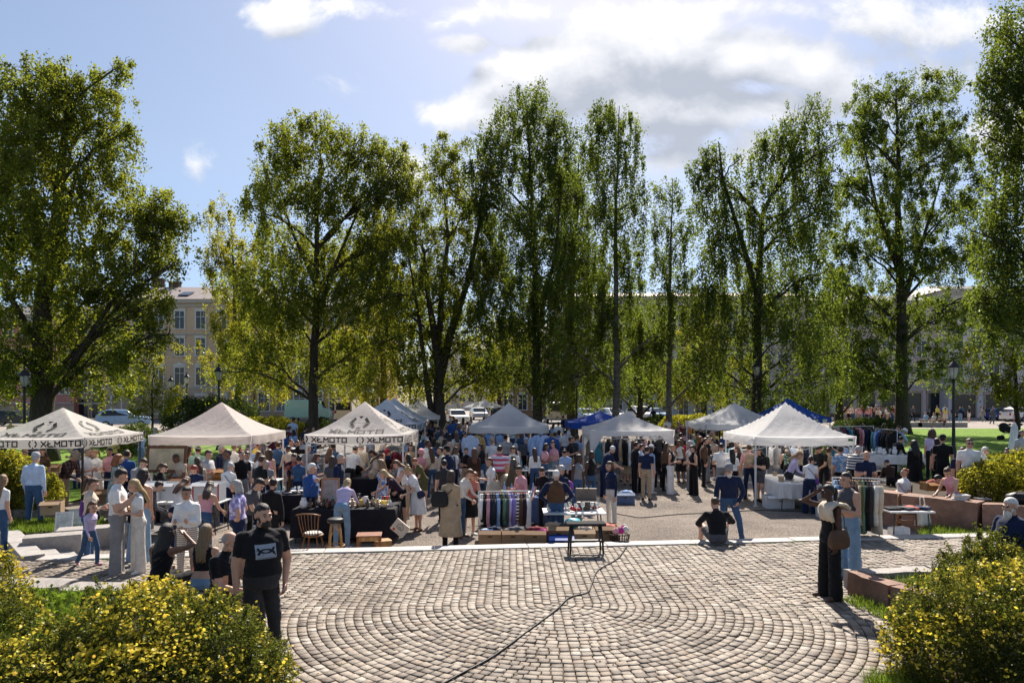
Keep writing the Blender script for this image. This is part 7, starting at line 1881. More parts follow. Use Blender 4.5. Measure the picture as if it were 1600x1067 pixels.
def far_crowd(n, u0, u1, D0, D1, where, bias=None, faces=(0, 360), sit=False, minsep=.55):
    pts = []; tries = 0; cnt = 0
    pool = list(combos); rc.shuffle(pool)
    if bias: pool.sort(key=lambda c: (c[1][0] not in bias) + rc.random() * 1.1)
    while cnt < n and tries < 6000:
        tries += 1
        D = rc.uniform(D0, D1); u = rc.uniform(u0, u1); x = (u - 800) * D / F
        if any((x - a) ** 2 + (D - b) ** 2 < minsep ** 2 for a, b in pts): continue
        if any((x - o.location.x) ** 2 + (D - o.location.y) ** 2 < .45 for o, _, _ in PEOPLE): continue
        pts.append((x, D)); (h, hl), (t, tl) = pool[cnt]; cnt += 1
        f = h.split(':')[0] in ('long', 'bun', 'pony', 'bob', 'wavy')
        sex = 'f' if f else 'm'; H = rc.gauss(1.67 if f else 1.79, .05)
        ps = 'sit' if sit and rc.random() < .8 else rc.choice(['stand', 'stand2', 'stand3', 'hold', 'talk', 'pocket' if not f else 'cross', 'browse'])
        zz = ground_z(x, D); vt = HV + (CZ - zz - H * (.77 if ps == 'sit' else 1)) * F / D
        bt = rc.choice(['j:denim', 'j:black', 'j:khaki', 'j:navy', 'w:grey'] + (['s:khaki', 's:navy'] if not f else ['k:black', 'd:' + t]))
        person(u, vt, H, rc.uniform(*faces), ps, sex, rc.choice('fffftb'), h, t + ':' + rc.choice(['s', 's', 'l', 'n' if f else 's']), bt, rc.choice(['white', 'black', 'brown']),
               '%s with %s in %s %s' % ('woman' if f else 'man', hl, tl, where), D=D, z=zz)
COOL = ('navy', 'blue', 'black', 'lblue', 'white', 'denim', 'paleblue', 'cream')
far_crowd(26, 655, 738, 27, 50, 'in the middle aisle beyond the ivory canopy', COOL)
far_crowd(16, 737, 862, 27, 44, 'behind the plain white canopy', COOL)
far_crowd(8, 862, 925, 29, 46, 'between the white and low blue canopies', COOL)
far_crowd(9, 925, 1050, 27.5, 33, 'among the gazebo clothes racks')
far_crowd(12, 1040, 1125, 27, 46, 'in the long queue beyond the gazebo', ('white', 'maroon', 'pink', 'tan', 'cream', 'black'), (-60, 120))
far_crowd(6, 1090, 1180, 30, 36, 'in the shade behind the tagged canopy')
far_crowd(6, 480, 650, 25, 33, 'beneath the shaded printed canopy', COOL)
far_crowd(6, 245, 440, 23.5, 30, 'beyond the beige canopy')
far_crowd(3, 420, 500, 30, 40, 'near the light-green shrub')
far_crowd(4, 20, 215, 23, 27, 'beyond the printed ivory canopy')
far_crowd(11, 585, 735, 20.5, 27, 'in the open aisle beside the ivory canopy', ('white', 'cream', 'denim', 'black', 'tan', 'pink'))
far_crowd(8, 735, 905, 21.5, 26, 'before the plain white canopy', ('white', 'pink', 'black', 'lblue'))
far_crowd(6, 1035, 1165, 23, 27, 'at the near end of the queue', ('white', 'black', 'brown', 'red', 'denim'))
far_crowd(6, 255, 430, 17.5, 20, 'shopping below the beige canopy', ('white', 'grey', 'lilac', 'black', 'cream'))
far_crowd(4, 440, 545, 19, 23, 'under the printed ivory canopy', ('white', 'black', 'cream', 'denim'))
far_crowd(5, 1190, 1330, 23.5, 30, 'behind the tagged canopy')
def as_mass(name, f0, label):
    ms, vs_, fs_, mi_ = [], [], [], []
    for o, b, k in PEOPLE[f0:]:
        M0 = Matrix.Translation(o.location) @ Matrix.Rotation(o.rotation_euler.z, 4, 'Z') @ Matrix.Scale(k, 4)
        for q in [o] + list(o.children):
            M = M0 if q is o else M0 @ q.matrix_local
            rm = []
            for sl_ in q.material_slots:
                if sl_.material not in ms: ms.append(sl_.material)
                rm.append(ms.index(sl_.material))
            off = len(vs_); vs_ += [M @ v.co for v in q.data.vertices]
            for p_ in q.data.polygons: fs_.append(tuple(i + off for i in p_.vertices)); mi_.append(rm[p_.material_index] if rm else 0)
        for q in list(o.children): bpy.data.objects.remove(q)
        USED.pop(o['label'], None); bpy.data.objects.remove(o)
    del PEOPLE[f0:]
    mb = MB(); mb.add(vs_, fs_, 0, True); mb.m = mi_
    c = mb.build(name, ms); c['kind'] = 'stuff'; c['label'] = label
n0 = len(PEOPLE); far_crowd(34, 1318, 1402, 70, 84, 'at the crowded cafe terrace', ('white', 'pink', 'tan', 'maroon', 'cream'), (-90, 90), False, .7)
as_mass('crowd', n0, 'distant crowd at the cafe terrace before the pink shops')
n0 = len(PEOPLE); far_crowd(26, 655, 860, 36, 50, 'far down the middle aisle', COOL)
as_mass('crowd', n0, 'far crowd packed at the end of the middle aisle')
far_crowd(4, 1440, 1560, 76, 86, 'strolling past the mauve shop house')
far_crowd(3, 930, 1050, 50, 66, 'between the birches and parked cars', COOL)
print('people', NPEOPLE, 'bodies', len(BODIES))
# ------------------------------------------------------------------ stalls and what lies on them
def wpos(u, D): return (u - 800) * D / F
M_card = surf('cardboard', (.30,.19,.11), rough=.9, var=.16, scale=3, bump=.15, bscale=40)
M_cards = surf('cardboard_pale', (.42,.29,.18), rough=.9, var=.14, scale=3, bump=.15, bscale=40)
M_pine = wood('pine', (.42,.22,.08)); M_oak = wood('oak', (.22,.10,.04)); M_dark = wood('dark', (.05,.028,.018)); M_bamb = wood('bamboo', (.48,.27,.10))
M_plw = paint('plastic_white', (.62,.62,.62)); M_tabl = surf('cloth_black_table', (.012,.011,.016), rough=.9, var=.3, bump=.6, bscale=9, bdist=.03); M_tabw = surf('cloth_white_table', (.70,.68,.66), rough=.9, var=.08, bump=.5, bscale=8, bdist=.03)
def table(x, y, w, d, label, cloth_m=None, h=.75, rz=0, top=M_plw, drop=.62, z=None):
    zb = ground_z(x, y) if z is None else z
    root = empty('market_table', (x, y, zb), R(rz), label, 'table')
    t = MB(); t.box((0, 0, h - .02), (w, d, .035), bev=.008); t.build('tabletop', top, parent=root)
    for sx in (-1, 1):
        for sy in (-1, 1):
            l = MB(); l.tube([(sx * (w / 2 - .12), sy * (d / 2 - .08), h - .03), (sx * (w / 2 - .06), sy * (d / 2 - .05), 0)], .014, n=6); l.build('leg', M_dkst, parent=root)
    if cloth_m:
        c = MB(); n = 22; per = []
        for i in range(n): per.append((-1 + 2 * i / n, -1))
        for i in range(n): per.append((1, -1 + 2 * i / n))
        for i in range(n): per.append((1 - 2 * i / n, 1))
        for i in range(n): per.append((-1, 1 - 2 * i / n))
        m_ = len(per); vs_ = []
        for r, (dz, out) in enumerate(((.004, .0), (-.03, .018), (-drop * .5, .03), (-drop, .045))):
            for k, (a, b) in enumerate(per):
                wv = .022 * sin(k * 1.3) * (r >= 2) * r / 2
                q = out + wv
                vs_.append((a * w / 2 + (q if a == 1 else -q if a == -1 else 0), b * d / 2 + (q if b == 1 else -q if b == -1 else 0), h + dz + (.012 * sin(k * .7) if r == 3 else 0)))
        fs = [tuple(range(m_))]
        for r in range(3):
            for k in range(m_): k2 = (k + 1) % m_; fs.append((r * m_ + k, (r + 1) * m_ + k, (r + 1) * m_ + k2, r * m_ + k2))
        c.add(vs_, fs)
        co = c.build('tablecloth', cloth_m, loc=root.location, rz=R(rz))
        tag(co, label.replace('table', 'cloth').replace('stand', 'cloth') + ', hanging to the ground' if 'table' in label else label + ' cloth', 'tablecloth')
    return root, zb + h + .006

# --- little things
def item(kind, x, y, z, mat, label, group, s=1.0, rz=0):
    mb = MB()
    if kind == 'mug': mb.lathe((0,0,0), [(.036*s,0),(.040*s,.01),(.041*s,.09*s),(.037*s,.09*s),(.035*s,.012)], 12); mb.tube([(.04*s,0,.075*s),(.068*s,0,.06*s),(.066*s,0,.03*s),(.04*s,0,.02*s)], .006, n=5)
    elif kind == 'bottle': mb.lathe((0,0,0), [(.036*s,0),(.038*s,.02),(.037*s,.17*s),(.016*s,.22*s),(.014*s,.28*s),(.017*s,.285*s)], 12)
    elif kind == 'vase': mb.lathe((0,0,0), [(.04*s,0),(.065*s,.06*s),(.07*s,.12*s),(.035*s,.19*s),(.05*s,.23*s)], 14)
    elif kind == 'bowl': mb.lathe((0,0,0), [(.04*s,0),(.09*s,.05*s),(.105*s,.075*s),(.098*s,.075*s),(.03*s,.015)], 16)
    elif kind == 'glass': mb.lathe((0,0,0), [(.030*s,0),(.030*s,.005),(.005,.012),(.005,.07*s),(.032*s,.10*s),(.034*s,.16*s),(.031*s,.16*s)], 12)
    elif kind == 'figurine':
        mb.lathe((0,0,0), [(.035*s,0),(.03*s,.02),(.042*s,.06*s),(.03*s,.11*s),(.014*s,.13*s)], 10); mb.ell((0,0,.155*s), (.026*s,.026*s,.03*s), 10, 8); mb.tube([(-.035*s,0,.09*s),(-.05*s,-.02,.06*s)], .01*s, n=5); mb.tube([(.035*s,0,.09*s),(.055*s,-.02,.12*s)], .01*s, n=5)
    elif kind == 'plate': mb.lathe((0,0,0), [(.06*s,0),(.12*s,.015),(.125*s,.02),(.06*s,.008)], 18)
    elif kind == 'book': mb.box((0,0,.014*s), (.15*s,.21*s,.028*s), bev=.004)
    elif kind == 'tin': mb.box((0,0,.06*s), (.12*s,.09*s,.12*s), bev=.008); mb.box((0,0,.125*s), (.126*s,.096*s,.016*s), bev=.004)
    elif kind == 'jug': mb.lathe((0,0,0), [(.05*s,0),(.075*s,.05*s),(.07*s,.12*s),(.042*s,.17*s),(.05*s,.2*s)], 14); mb.tube([(.05*s,0,.18*s),(.11*s,0,.15*s),(.10*s,0,.08*s),(.07*s,0,.06*s)], .009*s, n=5)
    elif kind == 'shoe': mb.ell((0,-.03,.032*s), (.038*s,.11*s,.032*s), 12, 8); mb.ell((0,.045,.055*s), (.036*s,.05*s,.045*s), 10, 8)
    elif kind == 'lamp': mb.lathe((0,0,0), [(.07*s,0),(.07*s,.02),(.015*s,.04),(.02*s,.12*s),(.012*s,.2*s)], 12); mb.lathe((0,0,.18*s), [(.12*s,0),(.07*s,.14*s),(.065*s,.14*s)], 14)
    o = mb.build(kind, mat, loc=(x, y, z), rz=rz)
    return tag(o, label, kind, group)
CER = {k: surf('glaze_' + k, PAL[k], rough=.25, var=.2, scale=14, spec=.5) for k in ('white','brown','cream','navy','lblue','tan','red','yellow','teal','dbrown','grey','orange','charcoal')}
mg, nt, out = new_mat('clear_glass'); pg = N(nt, 'ShaderNodeBsdfPrincipled', Roughness=.05); pg.inputs['Base Color'].default_value = (.85,.9,.9,1); pg.inputs['Transmission Weight'].default_value = .45; L(nt, pg.outputs[0], out.inputs[0])
def spread(tx, ty, tz, w, d, spec, where, rz=0, seed=0):
    """spec: (kind, colour, n, scale)"""
    r_ = random.Random(seed); used = []
    for kind, col, n, s in spec:
        for _ in range(n):
            for _t in range(60):
                a, b = r_.uniform(-w / 2 + .1, w / 2 - .1), r_.uniform(-d / 2 + .1, d / 2 - .1)
                if all((a - p) ** 2 + (b - q) ** 2 > (.055 * (s + e)) ** 2 for p, q, e in used): break
            used.append((a, b, s)); c_, s_ = cos(R(rz)), sin(R(rz))
            nm = {'lblue': 'light blue', 'dbrown': 'dark brown', 'clear': 'clear'}.get(col, col)
            item(kind, tx + a * c_ - b * s_, ty + a * s_ + b * c_, tz, mg if col == 'clear' else CER[col], 'small %s %s among the goods on the %s' % (nm, kind, where), '%s %ss on the %s' % (nm, kind, where), s * r_.uniform(.85, 1.15), r_.uniform(0, 6))

_, z = table(-3.75, 16.15, 2.25, 1.15, 'black-clothed crockery table behind the wooden seats', M_tabl, rz=2)
spread(-3.75, 16.15, z, 2.1, 1.0, [('figurine','brown',12,1.1),('mug','white',9,1.1),('bowl','cream',5,1),('jug','white',4,1.1),('figurine','tan',8,1),('bottle','teal',2,.9),('plate','navy',5,1),('tin','red',4,1),('tin','yellow',3,1),('book','cream',6,1),('vase','charcoal',3,.9),('bowl','orange',4,.8)], 'black-clothed crockery table', 2, 1)
_, z = table(-5.55, 18.3, 2.0, .9, 'second black-clothed table before the white-haired man', M_tabl)
spread(-5.55, 18.3, z, 1.9, .8, [('plate','white',5,1),('mug','lblue',5,1),('bottle','teal',3,.9),('glass','clear',8,1),('book','navy',5,1),('bowl','white',3,1)], 'second black-clothed table', 0, 2)
_, z = table(-4.6, 21.8, 2.4, .9, 'green-topped table under the ivory printed canopy', M_tabl, top=surf('green_felt', (.05,.13,.06), rough=.9))
spread(-4.6, 21.8, z, 2.2, .8, [('book','charcoal',9,1),('tin','grey',5,1),('book','red',4,1)], 'table under the ivory printed canopy', 0, 3)
_, z = table(-8.2, 16.9, 2.6, .85, 'white-topped table carrying pale boxes and glassware', None)
spread(-8.2, 16.9, z, 2.4, .75, [('glass','clear',14,1.1),('plate','white',6,1),('bowl','white',4,1),('mug','charcoal',4,1)], 'white-topped glassware table', 0, 4)
_, z = table(-12.4, 20.4, 2.2, .8, 'table of bins and boxes under the printed ivory canopy', None, z=-.15)
spread(-12.4, 20.4, z, 2.0, .7, [('tin','navy',4,1.3),('tin','white',4,1.3),('bowl','white',3,1.2),('jug','tan',3,1),('book','brown',6,1)], 'printed-canopy table', 0, 5)
_, z = table(-8.3, 21.2, 2.6, .85, 'long table of glassware below the beige canopy', None)
spread(-8.3, 21.2, z, 2.4, .75, [('glass','clear',16,1.1),('vase','white',5,1),('bottle','tan',4,1),('bowl','yellow',5,1)], 'beige-canopy table', 0, 6)
_, z = table(1.35, 15.45, 1.35, .75, 'white folding table of glasses and shoes behind the black bench', None)
spread(1.35, 15.45, z, 1.25, .65, [('glass','clear',16,1.1),('shoe','white',3,1),('shoe','tan',3,1),('shoe','charcoal',2,1),('tin','dbrown',1,1.5),('shoe','red',2,1)], 'white folding glasses table', 0, 7)
_, z = table(.35, 17.8, 1.6, .8, 'blue-clothed table beside the stall keeper in the waistcoat', surf('cloth_blue_table', (.05,.09,.22), rough=.9))
spread(.35, 17.8, z, 1.5, .7, [('bottle','lblue',3,1.1),('tin','yellow',3,1),('bowl','white',4,1),('book','navy',5,1),('mug','tan',4,1)], 'blue-clothed table', 0, 8)
_, z = table(1.3, 24.3, 2.4, .9, 'table of bric-a-brac before the plain white canopy', None)
spread(1.3, 24.3, z, 2.2, .8, [('bottle','teal',3,1.1),('mug','white',6,1),('tin','grey',5,1),('bowl','cream',4,1)], 'bric-a-brac table', 0, 9)
_, z = table(8.35, 21.4, 1.15, 2.5, 'white-clothed table under the tagged canopy', M_tabw, drop=.42, rz=-4)
spread(8.35, 21.4, z, 1.0, 2.3, [('book','grey',6,1),('tin','tan',3,1),('book','cream',4,1)], 'white-clothed table', -4, 10)
_, z = table(8.55, 15.3, .95, .62, 'folding table of dark folded tops beside the clothes rail', None, h=.8)
for i in range(5):
    mb = MB(); mb.box((0, 0, .02), (.26, .30, .04), bev=.015); tag(mb.build('folded_shirt', cloth(['charcoal','black','dgrey','coral','navy'][i]), loc=(8.22 + .17 * i, 15.28 + .05 * (i % 2), z + .004 * i), rz=.2 * i), '%s folded top on the folding table' % ['charcoal','black','dark grey','coral','navy'][i], 'shirt', None)
_, z = table(13.0, 24.6, 3.0, .9, 'long white-covered table of flea goods near the long rail', M_tabw, drop=.3)
spread(13.0, 24.6, z, 2.8, .8, [('jug','white',5,1.1),('bowl','white',7,1.1),('plate','white',6,1.1),('bottle','dbrown',4,1.2),('tin','lblue',3,1.6),('vase','white',4,1.1)], 'long white-covered table', 0, 11)
_, z = table(14.3, 20.6, 2.0, .8, 'table of small goods beyond the red wall', None)
spread(14.3, 20.6, z, 1.9, .7, [('book','white',7,1),('tin','orange',4,1),('bowl','cream',4,1)], 'table beyond the red wall', 0, 12)
_, z = table(-2.0, 24.0, 2.0, .8, 'table of linens in the middle aisle', M_tabw, drop=.4)
spread(-2.0, 24.0, z, 1.8, .7, [('book','white',8,1.2),('tin','lblue',3,1)], 'table of linens', 0, 13)

# --- boxes
def carton(u, D, w, d, h, label, mat=M_card, z=None, rz=0, fill=None, on=0.0, cat='box', name='cardboard_box', group=None):
    x = wpos(u, D); zb = (ground_z(x, D) if z is None else z) + on
    root = empty(name, (x, D, zb), R(rz), label, cat, group)
    b = MB(); t = .012
    b.box((0, 0, t / 2), (w, d, t)); b.box((0, -d / 2 + t / 2, h / 2 + t / 2), (w, t, h - t)); b.box((0, d / 2 - t / 2, h / 2 + t / 2), (w, t, h - t)); b.box((-w / 2 + t / 2, 0, h / 2 + t / 2), (t, d - 2 * t, h - t)); b.box((w / 2 - t / 2, 0, h / 2 + t / 2), (t, d - 2 * t, h - t))
    for s in (-1, 1): b.box((0, s * (d / 2 + .055), h - .02), (w * .98, .13, .006), rot=Euler((s * -.5, 0, 0)))
    b.build('box', mat, parent=root)
    hb = MB(); hb.box((0, -d / 2 - .003, h * .62), (.09, .006, .028), bev=.002); hb.build('hand_hole', M_dark, parent=root)
    if fill:
        for i, c in enumerate(fill):
            f = MB(); f.ell((random.uniform(-.2, .2) * w, random.uniform(-.12, .12) * d, h - .03 + .02 * i), (w * random.uniform(.3, .45), d * random.uniform(.3, .42), .06 + .02 * i), 16, 10, jit=.5)
            tag(f.build('clothes_heap', cloth(c), loc=root.location, rz=R(rz)), '%s clothes heaped in the %s' % ({'dgrey': 'dark grey', 'paleblue': 'pale blue'}.get(c, c), label.split(' with')[0]), 'clothes')
    return root
mb = MB()
for k in range(7): mb.box((0, -.30 + .1 * k, .17), (3.0, .085, .022))
for k in range(4): mb.box((-1.4 + .93 * k, 0, .08), (.1, .7, .155))
tag(mb.build('pallet', M_card, loc=(.72, 14.62, -.29)), 'low wooden pallet platform carrying the row of cartons', 'pallet')
carton(766, 14.50, .46, .34, .30, 'tan carton with pale blue clothes below the clothes rail', fill=['paleblue', 'navy'], z=-.09)
carton(801, 14.46, .46, .34, .31, 'fruit carton with grey knitwear next to the tan carton', fill=['grey', 'dgrey'], rz=3, z=-.09)
carton(836, 14.48, .46, .34, .30, 'brown carton with magenta clothes in the row at the kerb', fill=['magenta', 'maroon'], rz=-2, z=-.09)
carton(872, 14.63, .52, .38, .36, 'taller carton with dark cloth and beads behind the blue crate', fill=['dbrown', 'tan'], z=-.09)
carton(912, 14.58, .44, .34, .30, 'low carton with beige sweater behind the black bench', fill=['khaki', 'cream'], mat=M_cards, z=-.09)
carton(946, 14.78, .5, .4, .34, 'carton under the end of the glasses table', fill=['coral'], z=-.09)
carton(877, 14.33, .52, .16, .20, 'flat blue crate with white lettering at the kerb', mat=paint('crate_blue', (.03,.10,.42)), name='blue_crate', cat='crate', z=-.09)
lt = MB(); vv, ff = text_verts('Ali', .09); lt.add([(v.x + .10, -.088, v.y + .09) for v in vv], ff); lt.build('lettering', M_plw, parent=[o for o in bpy.data.objects if o.name == 'blue_crate'][0])
for (u, D, w, h, on, lab, m) in [(236, 16.4, .55, .42, .0, 'white box with dark stripe on the glassware table', M_plw), (262, 16.5, .5, .40, .0, 'plain white box between the two striped ones', M_plw), (327, 16.4, .62, .42, .0, 'white box with red edges beside the lilac blouse', M_plw), (300, 16.5, .36, .34, .0, 'small white box behind the striped trousers', M_plw)]:
    r_ = carton(u, D, w, .4, h, lab, mat=m, z=.53, name='storage_box')
    s_ = MB()
    if 'red' in lab:
        for sx in (-1, 1, 0): s_.box((sx * (w / 2 - .02), -.204, h / 2), (.03, .006, h * .95))
        s_.build('stripe', paint('red_trim', PAL['red']), parent=r_)
    elif 'dark' in lab: s_.box((0, -.204, h * .5), (w * .8, .006, .12)); s_.build('stripe', paint('brown_trim', PAL['maroon']), parent=r_)
carton(82, 16.6, .42, .34, .30, 'tan banana carton standing on the stone wall', mat=M_cards, z=.18, rz=18)
carton(84, 20.5, .6, .4, .34, 'large carton on the printed-canopy table', mat=M_card, z=.62)
carton(98, 20.9, .5, .4, .30, 'second large carton beside the first under the printed canopy', mat=M_card, z=.62)
carton(166, 21.5, .45, .4, .30, 'carton near the woman in the white dress', mat=M_cards, z=.5)
carton(160, 18.9, .7, .5, .62, 'tall brown carton on the ground beside the cream jacket', z=-.2)
carton(288, 19.0, .95, .5, .45, 'brown wooden trunk below the big framed picture', mat=M_oak, name='wooden_chest', cat='chest', z=.3)
for i in range(3): carton(340 + 1.5 * i, 19.6 - .05 * i, .62, .4, .22, ['lowest', 'middle', 'topmost'][i] + ' pine crate in the stack under the beige canopy', mat=M_pine, z=.25 + .23 * i, rz=3 * i, name='pine_crate', cat='crate')
carton(1390, 18.5, 1.0, .5, .4, 'wide tan carton behind the seated ginger-haired woman', mat=M_cards)
carton(1432, 18.6, .7, .45, .45, 'tan carton beside the wide one near the red wall', mat=M_card)
carton(1462, 17.9, .62, .34, .2, 'wooden tray of papers on the end of the red wall', mat=M_pine, z=.57, name='wooden_tray', cat='tray', fill=['white', 'coral'])
carton(976, 21.5, .55, .42, .32, 'clear blue plastic tub at the gazebo leg', mat=surf('tub_blue', (.10,.16,.28), rough=.25), name='plastic_tub', cat='tub', fill=['white', 'lblue'])
carton(1216, 20.6, .8, .4, .36, 'white carton under the white-clothed table', mat=M_plw)
carton(1290, 19.0, .4, .34, .3, 'white paper bag like carton at the tying woman\'s feet', mat=M_plw)
for i in range(4):
    mb = MB(); mb.box((0, 0, .02), (.30, .22, .04), bev=.004); tag(mb.build('book', [M_plw, CER['cream'], M_plw, CER['grey']][i], loc=(10.35 + .03 * i + (.45 if i > 2 else 0), 16.3, .56 + .042 * min(i, 2) - (.08 if i > 2 else 0)), rz=R(-25 + 8 * i)), ['lowest white book', 'cream book in the middle', 'topmost white book', 'grey book apart from the pile'][i] + ' on the red wall', 'book')
mb = MB(); mb.ell((0, 0, .13), (.33, .15, .13), 20, 12, jit=.12); mb.tube([(-.16, -.13, .2), (-.1, -.2, .3), (.1, -.2, .3), (.16, -.13, .2)], .012, n=6)
tag(mb.build('duffel_bag', surf('bag_duffel', (.015,.015,.018), rough=.5), loc=(11.35, 15.65, .56), rz=R(-30)), 'black duffel bag lying on the red wall', 'bag')
# pictures
def picture(u, v, D, w, h, fr, art, label, tilt=12, rz=0, z=None):
    x = wpos(u, D); root = empty('framed_picture', (x, D, pz(v, D) if z is None else z), 0, label, 'picture'); root.rotation_euler = (R(-tilt), 0, R(rz)); b = max(.035, w * .07)
    f = MB(); f.box((0, 0, b / 2), (w, .035, b), bev=.006); f.box((0, 0, h - b / 2), (w, .035, b), bev=.006); f.box((-w / 2 + b / 2, 0, h / 2), (b, .035, h - 2 * b), bev=.006); f.box((w / 2 - b / 2, 0, h / 2), (b, .035, h - 2 * b), bev=.006); f.build('frame', fr, parent=root)
    c = MB(); c.box((0, .004, h / 2), (w - 2 * b, .012, h - 2 * b)); c.build('artwork', art, parent=root)
art1 = surf('art_gold', (.66,.52,.32), rough=.6, var=.4, scale=2.2, bump=.05); art2 = surf('art_grey', (.46,.50,.48), rough=.3, var=.45, scale=6); art3 = surf('art_sepia', (.36,.30,.28), rough=.3, var=.4, scale=7)
picture(259, 738, 19.4, 1.12, .74, wood('frame_brown', (.16,.07,.03)), art1, 'big brown-framed picture propped under the beige canopy', 6)
picture(99, 815, 15.6, .34, .46, M_plw, art2, 'white-framed picture leaning on the stone wall', 20, 24, z=-.06)
picture(119, 806, 15.9, .32, .5, paint('frame_sage', (.40,.40,.33)), art2, 'sage-framed picture leaning beside the white-framed one', 18, 24, z=-.08)
picture(515, 803, 16.0, .42, .56, wood('frame_pine', (.40,.18,.08)), art3, 'pine-framed grey picture standing on the crockery table', 10, 0, z=.535)
picture(404, 800, 16.3, .42, .30, M_pine, art3, 'small pine-framed picture behind the heavyset man', 10, 0, z=.4)

# --- clothes rails
def garment(x, y, z, col, ln, w, rz, label, group=None, sleeves=True):
    root = empty('hanging_garment', (x, y, z), rz, label, 'garment', group)
    g = MB(); rows = 7; n = 16; vs_ = []; ph = random.random() * 6
    for i in range(rows + 1):
        t = i / rows
        ww = w * (.30 if i == 0 else .92 - .08 * sin(t * PI) + .10 * t) / 2; dd = .03 + .028 * t
        for k in range(n):
            a = 2 * PI * k / n; q = 1 + .16 * sin(a * 4 + ph) * t
            vs_.append((cos(a) * ww * (1 + .04 * sin(a * 3 + ph + t * 3)), sin(a) * dd * q * 1.4, -.05 - .07 * (i > 0) - (ln - .12) * max(0, (i - 1)) / (rows - 1) + (.05 * abs(cos(a)) * -1 if i == 1 else 0)))
    fs = [tuple(range(n)), tuple(range(rows * n, rows * n + n))[::-1]] + [(i * n + k, (i + 1) * n + k, (i + 1) * n + (k + 1) % n, i * n + (k + 1) % n) for i in range(rows) for k in range(n)]
    g.add(vs_, fs, 0, True)
    if sleeves:
        for s in (-1, 1): g.tube([(s * w * .40, 0, -.13), (s * w * .52, .01, -.32), (s * w * .50, .02, -.12 - min(.55, ln * .65))], [.05, .055, .045], n=8)
    g.build('cloth', cloth(col), parent=root)
    h = MB(); h.tube([(-w * .42, 0, -.115), (-.02, 0, -.05), (0, 0, -.04), (.02, 0, -.05), (w * .42, 0, -.115)], .007, n=5); h.tube([(0, 0, -.04), (0, 0, .0), (.012, 0, .018), (.0, 0, .032), (-.012, 0, .022)], .003, n=5); h.build('hanger', M_pine, parent=root)
def rail(u0, D0, u1, D1, h, cols, ln, label, where, group=None, w=.42, z=None, dark=False):
    a = V3((wpos(u0, D0), D0, 0)); b = V3((wpos(u1, D1), D1, 0)); m = (a + b) / 2; zb = ground_z(m.x, m.y) if z is None else z; d = b - a; ang = math.atan2(d.y, d.x); half = d.length / 2
    root = empty('clothes_rail', (m.x, m.y, zb), ang, label, 'clothes rail')
    t = MB(); t.tube([(-half, 0, h), (half, 0, h)], .014, n=8); t.build('bar', M_stl, parent=root)
    for s in (-1, 1):
        l = MB(); l.tube([(s * half, 0, .03), (s * half, 0, h)], .014, n=8); l.tube([(s * half, -.24, .02), (s * half, .24, .02)], .014, n=8); l.build('upright', M_stl, parent=root)
    n = len(cols)
    for i, c in enumerate(cols):
        p = m + d * ((i + .5) / n - .5) * .93
        l_ = ln * random.uniform(.85, 1.12)
        nm = {'dgrey': 'dark grey', 'lblue': 'light blue', 'paleblue': 'pale blue', 'dbrown': 'dark brown', 'stripe': 'black and white striped', 'lgrey': 'pale grey', 'offwhite': 'off-white', 'ldenim': 'light denim', 'lilacstripe': 'lilac striped'}.get(c, c)
        garment(p.x, p.y, zb + h - .005, c, l_, w, ang + PI / 2 + random.uniform(-.25, .25), '%s garment on the %s' % (nm, where), group or '%s garments on the %s' % (nm, where))
rail(748, 15.25, 829, 15.35, 1.18, ['white','black','pink','navy','charcoal','lblue','black','sage','dgrey','lilac','violet','stripe','lilac','brown','plum','white'], .78, 'low clothes rail behind the row of cartons', 'low clothes rail', z=-.29)
rail(1301, 14.95, 1374, 14.75, 1.52, ['ldenim','denim','navy','maroon','plum','brown','khaki','olive','sage','black','charcoal','offwhite','cream'], 1.1, 'tall clothes rail behind the two standing women', 'tall clothes rail', w=.46, z=-.29)
rail(1296, 27.5, 1365, 28.2, 1.55, ['charcoal','navy','dgrey','maroon','navy','teal','black','charcoal','coral','pink','navy','black','dgrey','charcoal'], .95, 'long dark clothes rail beyond the tagged canopy', 'long dark clothes rail')
rail(1368, 27.0, 1402, 25.6, 1.5, ['teal','lblue','blue','navy','black','black','charcoal','black'], .9, 'second dark clothes rail by the oak trunk', 'second dark clothes rail')
rail(944, 25.6, 1040, 25.6, 1.72, ['black','dgrey','navy','tan','black','white','brown','charcoal','dgrey','pink','black','navy','olive','black'], .9, 'white clothes rail inside the gazebo', 'gazebo clothes rail')
rail(1198, 24.2, 1265, 24.2, 1.6, ['white','lgrey','black','paleblue','white','cream','navy'], .8, 'clothes rail at the back of the tagged canopy', 'tagged-canopy clothes rail')
for (u, v, D, c, lab) in [(735, 678, 25.0, 'paleblue', 'pale blue printed robe hanging at the plain canopy corner'), (851, 678, 25.2, 'lblue', 'bright blue shirt hanging at the plain canopy pole'), (862, 680, 25.2, 'blue', 'second blue shirt hanging by the plain canopy pole'), (838, 678, 25.3, 'lblue', 'light blue jersey hanging inside the plain canopy'), (745, 678, 25.4, 'gold', 'red and gold scarf-like cloth at the plain canopy corner')]:
    garment(wpos(u, D), D, pz(v, D), c, .8, .52, .2, lab)

